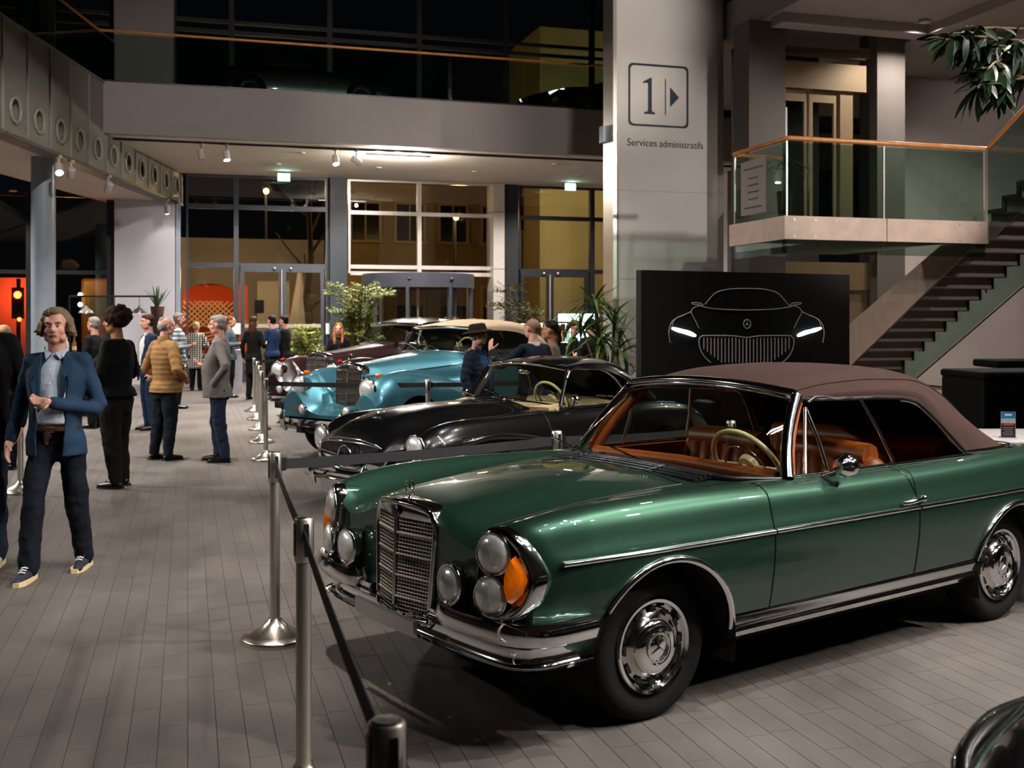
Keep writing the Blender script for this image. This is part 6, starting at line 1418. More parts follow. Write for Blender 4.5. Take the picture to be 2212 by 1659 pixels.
    for q in (1, -1):
        hp, kn, an = feet[q]; toe = .17*s if not female else .14*s; b = MB(); lift = an.z - .095*s
        cap_(b, [Vector((an.x, an.y-.035*s, .045*s+lift)), Vector((an.x, an.y+.05*s, .042*s+lift)), Vector((an.x+q*.012*s, an.y+toe, .028*s+lift*.5))], [.040*s, .044*s, .032*s], 12, flat=.8); cap_(b, [an + Vector((0, -.012, -.03*s)), an + Vector((0, -.005, .0))], [.042*s, .038*s], 10)
        so = blob(b, 'shoe', shoes, root, .008 if near else .013, 2)
        m_ = MB(); out = [(an.x + dx*s, an.y + dy*s) for dx, dy in ((-.04, -.07), (.04, -.07), (.048, .06), (.044, .15), (.02, .205), (-.02, .205), (-.044, .15), (-.046, .06))]; m_.prism([(x, y, .001) for x, y in out], (0, 0, .020*s if not sole else .03*s)); m_.build('sole', sole or M_SHOEB, so)
    return root, dict(S=S, Hd=Hd, yaw=yaw, jt=jt, s=s, feet=feet)
HAIRN = [0]
def make_hair(root, style, m, Hd, yaw, s, near, female):
    b = MB(); rnd = random.Random(HAIRN[0] + 5); HAIRN[0] += 1; vx = .009 if near else .0135; disp = (.03, .014)
    B = lambda c, r: b.ball(Hd(c), tuple(x*s for x in r), 14, 10, yaw)
    if style == 'short': B((0, -.024, .046), (.082, .098, .084)); B((0, -.05, .0), (.076, .062, .07)); B((0, .03, .085), (.06, .05, .034))
    elif style == 'balding': B((0, -.045, .0), (.082, .070, .066)); B((0, -.02, .02), (.082, .06, .05)); B((0, -.04, .07), (.05, .06, .052))
    elif style == 'shaved': B((0, -.016, .034), (.0775, .097, .088)); disp = (.03, .003)
    elif style == 'afro':
        for k in range(46):
            a, z = rnd.uniform(0, 6.28), rnd.uniform(-.45, 1); q = math.sqrt(1-z*z); c = Vector((q*math.cos(a)*.082, q*math.sin(a)*.088-.035, z*.082+.045)); B(c*1.22, (.036, .036, .036))
        B((0, -.04, .05), (.122, .125, .112))
    elif style == 'wavy':
        B((0, -.030, .050), (.088, .090, .086)); B((0, -.06, -.01), (.084, .055, .085)); B((.012, .026, .102), (.055, .042, .024))
        for k in range(24):
            a = R(-196 + 212*k/23); r0 = .080
            p0 = Vector((math.cos(a)*.05, math.sin(a)*.06-.02, .10)); p1 = Vector((math.cos(a)*(r0+.006), math.sin(a)*.088-.028, .045)); w = rnd.uniform(-.010, .010)
            p2 = Vector((math.cos(a)*(r0+.012), math.sin(a)*.092-.03+w, -.012+rnd.uniform(-.01, .01))); p3 = Vector((math.cos(a)*(r0+.020+rnd.uniform(-.012, .016)), math.sin(a)*.094-.032, -.048+rnd.uniform(-.022, .02)))
            cap_(b, [Hd(p0), Hd(p1), Hd(p2), Hd(p3)], [.016*s, .020*s, .021*s, .011*s], 8)
        for k in range(5):                              # locks swept over to one side of the brow
            x = -.03 + .075*k/4; cap_(b, [Hd((-.03, .02, .120)), Hd((x*.5, .052, .118)), Hd((x + .012, .064, .100)), Hd((x + .030, .056, .072))], [.012*s, .014*s, .011*s, .006*s], 8)
        for k in range(6):                              # ends flaring out at the sides
            q = 1 if k % 2 else -1; y = -.05 + .02*k; cap_(b, [Hd((q*.088, y, .02)), Hd((q*.100, y, -.03)), Hd((q*(.118 + .006*(k % 3)), y, -.055 + .01*(k % 3)))], [.018*s, .018*s, .008*s], 8)
        disp = (.016, .012)
    elif style in ('long', 'longfront'):
        B((0, -.028, .046), (.084, .096, .086)); B((0, -.07, -.05), (.08, .05, .12)); cap_(b, [Hd((0, -.085, -.06)), Hd((0, -.10, -.2)), Hd((0, -.10, -.34))], [.075*s, .085*s, .05*s], 12)
        if style == 'longfront':
            for q in (-1, 1): cap_(b, [Hd((q*.03, .05, .11)), Hd((q*.074, .03, .03)), Hd((q*.085, .03, -.10)), Hd((q*.075, .05, -.25)), Hd((q*.07, .06, -.33))], [.02*s, .026*s, .036*s, .034*s, .014*s], 8)
    elif style == 'tied': B((0, -.024, .044), (.082, .098, .084)); B((0, -.11, -.01), (.04, .045, .045)); cap_(b, [Hd((0, -.11, 0)), Hd((0, -.13, -.12)), Hd((0, -.10, -.22))], [.032*s, .03*s, .014*s], 8)
    elif style == 'bob': B((0, -.026, .04), (.09, .104, .092)); B((0, -.05, -.02), (.088, .07, .08)); B((0, .035, .08), (.062, .055, .04))
    return blob(b, 'hair', m, root, vx, 1, disp)
H_BLOND = mat('hair_ash_blond', '#75634b', .6, spec=.12, noise=(60., .3), bump=(90., .6, .01), stretch=(1, 1, .3)); H_BLACK = mat('hair_black', '#140f0c', .5, spec=.125, bump=(90., .5, .01)); H_BROWN = mat('hair_brown', '#3a2417', .5, spec=.125, noise=(50., .3), bump=(90., .6, .01))
H_GREY = mat('hair_grey', '#8d8681', .6, spec=.12, noise=(60., .25), bump=(90., .6, .01)); H_AUB = mat('hair_auburn', '#7a4426', .5, spec=.12, noise=(60., .3), bump=(90., .6, .01), stretch=(1, 1, .2)); H_WHITE = mat('hair_white', '#b5ada6', .6, spec=.12, bump=(90., .6, .01)); H_DKBR = mat('hair_dark_brown', '#2a1a10', .6, spec=.12, noise=(50., .3), bump=(120., .8, .012))
C_BLAZER = cloth('blue_blazer_wool', '#203449'); C_NAVY = cloth('navy_trousers', '#0f131c'); C_SHIRT = cloth('pale_blue_shirt', '#b3bccb', (30., .4, .006)); C_BLACK = cloth('black_knit', '#0b0a0b'); C_BLKTR = cloth('black_trousers', '#0c0b09'); C_GOLD = cloth('gold_quilt', '#8f6b42', (35., .4, .006)); C_GREYJ = cloth('grey_tweed', '#66615e', (120., .4, .004), noise=(90., .25)); C_DENIM = cloth('dark_denim', '#1c2536', noise=(20., .25)); C_BLUES = cloth('royal_blue_suit', '#182a44'); C_WHITE = cloth('white_shirt', '#d2cfcc')
C_NAVYQ = cloth('navy_quilt', '#16202f', (40., .3, .005)); C_SUIT = cloth('navy_suit', '#191d29'); C_DKBLUE = cloth('mid_blue_jacket', '#1b2d4e'); C_CHAR = cloth('charcoal_jacket', '#121112'); C_STEELJ = cloth('steel_blue_jacket', '#4c5a66')
def checks(name, a, b, sx, sz):
    m = mat(name, a, .9, noise=(5., .05)); nt = m.node_tree; N = nt.nodes; L = nt.links; bs = N['Principled BSDF']
    tc = N.new('ShaderNodeTexCoord'); sp = N.new('ShaderNodeSeparateXYZ'); L.new(tc.outputs['Object'], sp.inputs[0]); outs = []
    for ax, f in (('X', sx), ('Z', sz)):
        if not f: continue
        mu = N.new('ShaderNodeMath'); mu.operation = 'MULTIPLY'; mu.inputs[1].default_value = f; L.new(sp.outputs[ax], mu.inputs[0]); si = N.new('ShaderNodeMath'); si.operation = 'SINE'; L.new(mu.outputs[0], si.inputs[0]); outs.append(si.outputs[0])
    gt = N.new('ShaderNodeMath'); gt.operation = 'GREATER_THAN'; gt.inputs[1].default_value = .0
    if len(outs) == 2: mi = N.new('ShaderNodeMath'); mi.operation = 'MINIMUM'; L.new(outs[0], mi.inputs[0]); ad = N.new('ShaderNodeMath'); ad.operation = 'ADD'; ad.inputs[1].default_value = .45; L.new(outs[1], ad.inputs[0]); ad2 = N.new('ShaderNodeMath'); ad2.operation = 'ADD'; ad2.inputs[1].default_value = .45; L.new(outs[0], ad2.inputs[0]); L.new(ad2.outputs[0], mi.inputs[0]); L.new(ad.outputs[0], mi.inputs[1]); L.new(mi.outputs[0], gt.inputs[0])
    else: L.new(outs[0], gt.inputs[0])
    mx = N.new('ShaderNodeMix'); mx.data_type = 'RGBA'; L.new(gt.outputs[0], mx.inputs['Factor']); mx.inputs['A'].default_value = (*srgb(b), 1); mx.inputs['B'].default_value = (*srgb(a), 1); L.new(mx.outputs['Result'], bs.inputs['Base Color']); return m
C_HOUND = checks('houndstooth_coat', '#d8d4c6', '#17171a', 110, 120); C_STRIPE = checks('striped_knit', '#b9c0c6', '#5f6a74', 0, 75); C_SNAKE = mat('patterned_jacket', '#6b5747', .8, noise=(45., .6))
M_WINEGL = glass('thin_glass', '#f4f8f6', f0=.08, mx=.9); M_WINE = mat('white_wine', '#d8c890', .1, trans=.6)
def wine_glass(p, label, tilt=0., h=.20):
    t = thing('wine_glass', p, 0, label, 'wine glass', 'wine glasses in hand'); t.rotation_euler = (tilt, 0, 0); k = h/.20
    m_ = MB(); m_.lathe([(.030*k, 0), (.028*k, .003), (.004*k, .008), (.0035*k, .08*k), (.012*k, .092*k), (.030*k, .12*k), (.033*k, .15*k), (.026*k, .20*k)], n=20, caps=False); m_.build('glass', M_WINEGL, t, smooth=60)
    m_ = MB(); m_.lathe([(.010*k, .093*k), (.028*k, .12*k), (.0285*k, .124*k), (.001, .1242*k)], n=16); m_.build('wine', M_WINE, t, smooth=60); return t
def W2(px, Y): return Vector(((px - CX)*Y/FPX, Y, 0))
# --- 1 the man in the blue blazer
pos = W2(124, 7.30); gp = lambda z: .10 + (.50 if z < 1.30 else .50*max(0, (1.50-z)/.2)) * (1 - .25*max(0, (1.05-z)/.2 if z < 1.05 else 0))
b1, J = person(pos, 1.775, -86, 'man in blue blazer and pale shirt walking with a wine glass', C_BLAZER, C_NAVY, M_SKIN2, ('wavy', H_BLOND), (((.26, -.05, 1.15), (.285, .07, .90)), ((.285, -.02, 1.10), (.03, .22, 1.17), (0, .3, .2), (1, .22, .02))), 1.0, .5, True, 6, 0, ((.125, .22), (.115, -.16)), hem=.80, gap=gp, shirt=C_SHIRT, shoes=mat('navy_sneaker', '#1b1f2a', .7, bump=(90, .3)), curl=(.35, 1.05), sole=mat('cream_sole', '#cdb98e', .6), fold=.03)
S, Hd, s = J['S'], J['Hd'], J['s']
for q in (1, -1):                            # lapels
    m_ = MB(); m_.prism([S((q*.075, .075, 1.485)), S((q*.118, .085, 1.44)), S((q*.135, .118, 1.36)), S((q*.095, .140, 1.33)), S((q*.115, .150, 1.29)), S((q*.066, .158, 1.10)), S((q*.060, .150, 1.12)), S((q*.065, .135, 1.36))], Vector((q*.004, .010, 0))); m_.build('lapel', C_BLAZER, b1)
m_ = MB(); m_.tube([S((.16*math.cos(a), .015 + .128*math.sin(a), .985)) for a in np.linspace(.3, 2.84, 16)], .018, 6); m_.build('belt', mat('brown_belt', '#3b1f14', .45), b1)
m_ = MB(); m_.box(S((.0, .148, .985)), (.05, .012, .042)); m_.build('belt_buckle', M_STEEL, b1)
for k in range(4): m_ = MB(); m_.ball(S((.0, .150, 1.38-.09*k)), .006, 8, 6); m_.build('shirt_button', M_EYEW, b1)
for q in (1, -1):
    hp, kn, an = J['feet'][q]
    for k in range(4): m_ = MB(); m_.tube([(an.x-.022, an.y+.03+.025*k, .098-.010*k + an.z - .095), (an.x, an.y+.035+.025*k, .106-.010*k + an.z - .095), (an.x+.022, an.y+.03+.025*k, .098-.010*k + an.z - .095)], .005, 5); m_.build('lace', M_EYEW, b1)
wl = b1.matrix_basis @ J['jt'][-1][2]
wine_glass(pos + Vector((.02, -.295, 1.02)), 'wine glass in the hand of the man in the blue blazer', h=.23)
# --- 2 cut off at the left edge
person(W2(-48, 7.55), 1.93, -80, 'person in black sweater and white shoes cut off by the left edge', C_BLACK, C_DENIM, M_SKIN, ('short', H_BROWN), ('down', 'down'), 1.12, .5, True, shoes=mat('white_sneaker', '#cfc6b8', .7), sole=mat('cream_sole', '#cdb98e', .6), stance=((.12, 0), (.12, .06)))
# --- 3 man with afro
person(W2(252, 11.1), 1.80, 168, 'man with dark curly hair in black sweater and black trousers', C_BLACK, C_BLKTR, M_SKIN3, ('afro', H_DKBR), ('front', 'front'), 1.30, 1.6, True, 14, 0, ((.11, .03), (.11, -.03)), hem=.92, fold=.03)
# --- 4 blue suit
b4, J = person(W2(321, 16.9), 1.79, -140, 'smiling man in bright blue suit behind the gold jacket', C_BLUES, C_BLUES, M_SKIN2, ('short', H_BROWN), ('down', 'down'), 1.0, .3, False, -6, 0, gap=lambda z: .12 + .5*max(0, min(1, (z-1.0)/.3)) if z < 1.35 else .5*max(0, (1.5-z)/.15), shirt=C_WHITE, faceon=True)
# --- 5 gold quilted jacket
person(W2(356, 13.3), 1.74, 52, 'older man in gold quilted jacket seen from behind', C_GOLD, C_NAVY, M_SKIN2, ('balding', H_GREY), ('belly', 'belly'), 1.18, .8, True, -18, 0, ((.12, 0), (.12, -.04)), hem=.84, quilt=True, collar=C_GOLD)
# --- 6 grey tweed blazer
b6, J = person(W2(474, 13.1), 1.76, 186, 'grey-haired man in grey tweed jacket and jeans holding a glass', C_GREYJ, C_DENIM, M_SKIN2, ('short', H_GREY), ('bent', 'pocket'), 1.10, .9, True, 0, -4, ((.11, .06), (.11, -.05)), hem=.78, gap=lambda z: .10 + .42*max(0, min(1, (z-.95)/.35)) if z < 1.36 else .45*max(0, (1.5-z)/.14), shirt=C_WHITE, curl=(.9, .5))
wine_glass(W2(440, 13.05) + Vector((0, 0, 1.10)), 'wine glass held by the man in grey tweed')
# --- 7 .. 13 the group at the back
person(W2(385, 21), 1.84, 10, 'grey-haired man in striped sweater beside the white pier', C_STRIPE, C_NAVY, M_SKIN2, ('short', H_GREY), ('bent', 'down'), 1.05)
person(W2(424, 26.4), 1.66, 95, 'woman in black and white checked coat seen from behind', C_HOUND, C_BLKTR, M_SKIN, ('bob', mat('hair_fair', '#b79a72', .6, spec=.12, bump=(90, .6, .01))), ('bent', 'bent'), 1.18, female=True, coat_hem=.58)
person(W2(497, 24), 1.79, 5, 'woman in steel blue jacket gesturing beside the door post', C_STEELJ, C_BLKTR, M_SKIN2, ('tied', H_AUB), ('bent', 'bent'), 1.0, female=True, quilt=True)
person(W2(548, 23.4), 1.78, 75, 'woman with long wavy brown hair in black dress seen from behind', C_BLACK, C_BLKTR, M_SKIN, ('long', H_BROWN), ('bent', 'down'), 1.02, female=True, skirt=C_BLACK)
person(W2(588, 24.2), 1.80, 150, 'young man in blue jacket turned to the long haired woman', C_DKBLUE, C_CHAR, M_SKIN2, ('short', H_BLACK), ('crossed', 'crossed'), 1.0, hem=.88)
person(W2(615, 24.8), 1.80, 165, 'young man in charcoal jacket with folded arms', C_CHAR, C_CHAR, M_SKIN2, ('short', H_BLACK), ('crossed', 'crossed'), 1.0, gap=lambda z: .1 + .3*max(0, min(1, (z-1.1)/.3)) if z < 1.4 else .2, shirt=cloth('taupe_shirt', '#9a8775'))
person(W2(481, 26.6), 1.80, 20, 'white-haired person behind the woman in steel blue', C_CHAR, C_BLKTR, M_SKIN, ('short', H_WHITE), ('down', 'down'), 1.0)
# --- 14 blonde woman behind the cars
person(W2(732, 20.2), 1.645, -88, 'long-haired blonde woman in black holding a glass behind the maroon car', C_BLACK, C_BLKTR, M_SKIN2, ('longfront', mat('hair_copper_blond', '#a5693a', .5, spec=.12, noise=(60., .3), bump=(90, .6, .01), stretch=(1, 1, .2))), ('front', 'front'), .95, female=True, faceon=True)
wine_glass(W2(733, 19.9) + Vector((0, 0, 1.06)), 'wine glass in front of the blonde woman in black')
# --- 15 hat and navy quilted jacket
b15, J = person(W2(1030, 12.0), 1.64, -22, 'older man with brown felt hat, glasses and navy quilted jacket', C_NAVYQ, C_NAVY, M_SKIN2, ('balding', H_GREY), ('down', 'pocket'), 1.12, .8, True, 18, 0, quilt=True, gap=lambda z: .05 + .55*max(0, min(1, (z-.95)/.4)) if z < 1.4 else .5, shirt=cloth('blue_polo', '#1e3a5c'))
Hd, yw, s = J['Hd'], J['yaw'], J['s']
m_ = MB(); up_ = yw @ Vector((0, -.12, 1)).normalized(); m_.lathe([(.172, -.016), (.176, -.010), (.15, .008), (.106, .016), (.100, .04), (.092, .074), (.065, .090), (.03, .080), (.001, .079)], o=Hd((0, -.012, .050)), ax=up_, n=28); ht = m_.build('felt_hat', cloth('brown_felt', '#231a12'), b15, smooth=60)
m_ = MB(); m_.lathe([(.1005, .012), (.100, .035)], o=Hd((0, -.015, .052)), ax=up_, n=28, caps=False); m_.build('hat_band', cloth('hat_band', '#1b140e'), ht)
m_ = MB()
for q in (-1, 1): ring(m_, Hd((q*.032, .10, .004)), .021*s, yw @ Vector((1, 0, 0)), Vector((0, 0, 1)), .0022, 18, 5); m_.tube([Hd((q*.053, .098, .01)), Hd((q*.076, .06, .012)), Hd((q*.080, .0, .012))], .002, 5)
m_.tube([Hd((-.012, .10, .008)), Hd((.012, .10, .008))], .002, 5); m_.build('spectacles', M_STEEL, b15)
wine_glass(W2(1066, 11.9) + Vector((0, 0, 1.16)), 'wine glass between the man with the hat and the bald man', h=.24)
# --- 16 bald man with raised hand
person(W2(1152, 12.4), 1.715, 128, 'bald man in navy suit raising his hand, seen from behind', C_SUIT, C_SUIT, M_SKIN2, ('shaved', mat('hair_stubble', '#8a6f60', .7, spec=.12)), ('down', ((.42, .10, 1.22), (.43, .26, 1.40), (.6, .1, 0), (.1, .25, .95))), 1.10, .3, True, 8, 0, curl=(.5, .22), collar=C_WHITE, hem=.80)
# --- 17 .. 22
person(W2(1192, 13.3), 1.69, 170, 'dark-haired woman in patterned jacket behind the bald man', C_SNAKE, C_BLKTR, M_SKIN3, ('tied', H_BLACK), ('front', 'front'), 1.0, female=True)
person(W2(1240, 17.2), 1.70, 0, 'dark-haired woman in black looking at her hands by the palm', C_BLACK, C_BLKTR, M_SKIN2, ('tied', H_BROWN), ('bent', 'bent'), 1.0, female=True, head_pitch=-18)
person(W2(1278, 16.6), 1.72, 120, 'person in dark coat half hidden by the palm', C_CHAR, C_BLKTR, M_SKIN, ('short', H_BLACK), ('down', 'bent'), 1.05)
person(W2(938, 27.4), 1.73, 95, 'dark-haired person in blue shirt in front of the revolving door', cloth('dusk_blue_shirt', '#31415c'), C_NAVY, M_SKIN, ('short', H_BROWN), ('down', 'down'), 1.0)
person(W2(204, 17.2), 1.75, 165, 'grey-haired man in black coat standing behind the curly-haired man', C_CHAR, C_BLKTR, M_SKIN2, ('short', H_GREY), ('front', 'front'), 1.15, coat_hem=.6)
person(W2(8, 12.4), 1.64, 100, 'fair-haired person far left behind the black sweater', C_CHAR, C_NAVY, M_SKIN, ('bob', mat('hair_fair', '#b79a72', .6, spec=.12)), ('down', 'down'), 1.0, female=True)
# ================================================================ BARRIER POSTS AND BELTS
M_BELT = mat('black_webbing', '#161518', rough=.8, bump=(300., .2, .002)); M_POSTBASE = mat('polished_steel', '#c9c0b4', rough=.28, metal=1., noise=(20., .06))
post0 = [None]
def post(p, label):
    p = Vector(p)
    if post0[0] is None:
        t = thing('barrier_post', p, 0, label, 'barrier post', 'belt barrier posts')
        m_ = MB(); m_.lathe([(.175, 0), (.177, .022), (.172, .030), (.13, .045), (.075, .075), (.045, .105), (.034, .125)], n=40); m_.build('base', M_POSTBASE, t, smooth=40)
        m_ = MB(); m_.cyl((0, 0, .12), (0, 0, .86), .0275, n=24); m_.build('tube', M_STEEL, t, smooth=60)
        m_ = MB(); m_.lathe([(.030, .845), (.0335, .85), (.0335, .995), (.030, 1.0), (.001, 1.001)], n=28); m_.build('cassette', M_STEEL, t, smooth=50)
        m_ = MB()
        for k in range(4):
            a = k*math.pi/2 + .5; m_.box((.0305*math.cos(a), .0305*math.sin(a), .925), (.009, .017, .115), a)
        o = m_.build('belt_slots', M_BLACK, t); m_ = MB(); m_.lathe([(.028, 1.0), (.026, 1.004), (.001, 1.005)], n=24); m_.build('cap', M_BLACK, t)
        post0[0] = t
    else:
        t = copy_tree(post0[0]); t.location = p
        for c in list(t.children):
            if c.name.startswith('belt') and not c.name.startswith('belt_slots'): bpy.data.objects.remove(c)
    t['label'] = label; return t
def wx(px, Y): return (((px-CX)*Y/FPX), Y, 0)
PP = [(wx(835, 1.90), 'steel barrier post nearest the camera, blurred at the bottom edge'), (wx(656, 3.86), 'tall steel barrier post left of the green bumper'), (wx(594, 5.77), 'steel barrier post with round base in front of the row, belt to the right'),
      (wx(574, 13.2), 'first of the five distant barrier posts in line, nearest one'), (wx(565.5, 15.1), 'second of the five distant barrier posts in line'), (wx(561, 16.9), 'third of the five distant barrier posts in line'), (wx(556, 18.6), 'fourth of the five distant barrier posts in line'), (wx(549, 20.3), 'fifth and farthest barrier post in line'),
      (wx(1203, 6.9), 'barrier post between the green cabriolet and the black roadster'), (wx(924, 12.85), 'barrier post in front of the blue cabriolet fender'), (wx(1579, 7.6), 'barrier post seen through the green cabriolet windows'),
      (wx(1263, 13.9), 'left one of two barrier posts seen through the roadster side window'), (wx(1293, 13.9), 'right one of two barrier posts seen through the roadster side window'), (wx(44, 10.7), 'barrier post behind the legs of the man in the blue blazer'), (wx(640, 21.6), 'barrier post behind the maroon saloon')]
posts = [post(p, l) for p, l in PP]
def belt(i, j, z=.935, sag=.012):
    a, b = Vector(PP[i][0]), Vector(PP[j][0]); d = (b-a); n = d.normalized(); a2, b2 = n*.035, d - n*.035
    m_ = MB(); m_.strip([a2.lerp(b2, t) + Vector((0, 0, z - sag*4*t*(1-t))) for t in np.linspace(0, 1, 9)], .0275, .003); m_.build('belt', M_BELT, posts[i])
    m_ = MB(); m_.box(Vector(n*.045) + Vector((0, 0, z)), (.03, .02, .07), math.atan2(n.y, n.x)); m_.build('belt_end', M_BLACK, posts[i])
for i, j in ((0, 1), (1, 2), (2, 8), (3, 9), (9, 11), (7, 14), (8, 10)): belt(i, j)
# ================================================================ BLACK DISPLAY BOARD WITH LINE DRAWING
bo = at(1385, 583, 13.5); BA = R(25); bd_ = Vector((math.cos(BA), math.sin(BA), 0))
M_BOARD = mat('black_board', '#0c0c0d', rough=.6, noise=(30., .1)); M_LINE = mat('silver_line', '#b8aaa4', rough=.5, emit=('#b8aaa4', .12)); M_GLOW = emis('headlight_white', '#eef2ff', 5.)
brd = thing('display_board', (bo.x, bo.y, 0), BA, 'tall black display board with a car front drawn in thin pale lines', 'display board')
m_ = MB(); m_.box((1.668, .06, bo.z/2), (3.336, .12, bo.z)); m_.build('panel', M_BOARD, brd)
def bz(x, y, f=-.004):
    px, py = 1300 + x/2.4254, 440 + y/2.4254; r = (px-CX)/FPX; d = (r*bo.y - bo.x)/(bd_.x - r*bd_.y); return Vector((d, f, CAMH - (py-HY)*(bo.y + bd_.y*d)/FPX))
def dl(name, pts, r=.0045, sm=4): m_ = MB(); m_.tube([bz(*p) for p in (crom(pts, sm) if sm else pts)], r, 6); return m_.build(name, M_LINE, brd, smooth=60)
CXL = 757
def mirror_(pts): return [(2*CXL - x, y) for x, y in pts]
dl('roof_line', [(540,527),(585,475),(620,457),(680,446),(757,444),(834,446),(894,457),(929,475),(980,533)])
dl('windscreen_line', [(528,540),(600,551),(757,557),(900,552),(988,540)])
for mm in (lambda p: p, mirror_):
    dl('mirror_line', mm([(532,532),(515,521),(490,518),(470,520),(480,527),(505,529),(528,540)])); dl('hood_line', mm([(508,652),(488,610),(468,570),(478,547),(505,536),(528,534)])); dl('fender_line', mm([(357,728),(350,680),(356,640),(372,612),(400,594),(435,580),(466,566)])); dl('lamp_line', mm([(368,640),(372,622),(390,600),(430,584)]))
    L_ = mm([(366,652),(405,664),(450,676),(490,692)])
    m_ = MB(); m_.tube([bz(*p) for p in crom(L_, 3)], [.012, .02, .024, .026, .024, .026, .028, .026, .024, .014], 8, flat=1.); m_.build('headlight', M_GLOW, brd, smooth=60)
dl('grille_outline', [(570,832),(540,805),(516,765),(508,720),(518,697),(540,691),(640,691),(700,693),(757,701),(814,693),(880,691),(974,691),(996,697),(1006,720),(998,765),(974,805),(944,832)], .006, 3)
for k in range(-12, 13):
    x = CXL + k*18.6; dl('grille_slat', [(x, 708 if abs(k) < 3 else 702), (x, 832 - max(0, abs(k)-7)*14)], .008 if k == 0 else .006, 0)
m_ = MB(); c = bz(760, 630, -.006); ring(m_, c, .058, (1,0,0), (0,0,1), .005, 28, 6); star3(m_, c, .056, (1,0,0), (0,0,1), .004, .12); m_.build('star_emblem', M_LINE, brd)
# ================================================================ SMALL TABLE WITH FLYER, BAR TABLE, STOOL
M_TABW = mat('white_table', '#cfc8c6', .4); ft = thing('side_table', (4.35, 9.15, 0), 0, 'white table top behind the tail of the green cabriolet', 'table')
m_ = MB(); m_.box((0, 0, .725), (1.5, 1.0, .03)); m_.build('table_top', M_TABW, ft, bevel=.01); m_ = MB(); m_.cyl((0, 0, .02), (0, 0, .71), .035, n=16); m_.build('column', M_STEEL, ft); m_ = MB(); m_.lathe([(.3, 0), (.3, .02), (.05, .03)], n=24); m_.build('foot', M_STEEL, ft)
fy = thing('flyer_stand', (4.05, 8.88, .74), R(-10), 'small upright flyer with blue sky and orange car on the white table', 'flyer'); w, h = .108, .215
m_ = MB(); m_.box((0, 0, h/2), (w+.006, .006, h)); m_.box((0, .02, .003), (w+.02, .06, .006)); m_.build('holder', mat('acrylic', '#9a9aa0', .1), fy)
for nm, z0, z1, col in (('sky_band', .74, 1, '#2f6f96'), ('cloud_band', .56, .74, '#9aa4ae'), ('ground_band', 0, .56, '#1e1b22')): m_ = MB(); m_.box((0, -.004, h*(z0+z1)/2), (w, .002, h*(z1-z0))); m_.build(nm, mat(nm, col, .4), fy)
m_ = MB(); m_.prism([(-.04, -.005, h*.48), (.04, -.005, h*.48), (.042, -.005, h*.52), (.025, -.005, h*.54), (.012, -.005, h*.575), (-.012, -.005, h*.575), (-.025, -.005, h*.54), (-.042, -.005, h*.52)], (0, -.001, 0)); m_.build('orange_car', mat('print_orange', '#b5482a', .4), fy)
for k in range(5): m_ = MB(); m_.box((-.005 if k % 2 else 0, -.0055, h*(.40-.07*k)), (w*(.75-.08*(k % 3)), .001, .004)); m_.build('text_line', mat('print_grey', '#8f8a90', .5), fy)
m_ = MB(); m_.box((0, -.0055, h*.88), (w*.5, .001, .012)); m_.build('title_line', mat('print_white', '#d8e4ee', .5), fy)
M_BARBLK = mat('matt_black', '#070606', .7, spec=.2); bt = thing('bar_table', (5.6, 11.3, 0), R(8), 'massive black bar table with rounded corner at the right edge', 'table')
for x in (-.75, .85): m_ = MB(); m_.box((x, 0, .56), (.5 if x < 0 else .3, .8, 1.12)); m_.build('leg_panel', M_BARBLK, bt, bevel=.03)
m_ = MB(); m_.box((0, 0, 1.15), (2.02, .82, .08)); m_.build('table_top', M_BARBLK, bt, bevel=.03)
bs_ = thing('bar_stool', (5.55, 11.35, 0), 0, 'black bar stool standing under the bar table', 'stool'); m_ = MB(); m_.lathe([(.2, .0), (.2, .02), (.03, .04), (.025, .62), (.05, .66), (.17, .68), (.19, .71), (.17, .735), (.001, .74)], n=24); m_.build('stool_body', M_BARBLK, bs_, smooth=50); m_ = MB(); m_.tube([(-.16, .12, .72), (-.12, .17, .95), (0, .19, 1.0), (.12, .17, .95), (.16, .12, .72)], .03, 8); m_.build('backrest', M_BARBLK, bs_, smooth=60)
hi = thing('high_table', (6.3, 12.9, 0), 0, 'second black table top behind the bar table', 'table'); m_ = MB(); m_.box((0, 0, 1.19), (1.4, .7, .09)); m_.build('table_top', M_BARBLK, hi, bevel=.03); m_ = MB(); m_.box((0, 0, .57), (.2, .5, 1.14)); m_.build('leg_panel', M_BARBLK, hi)
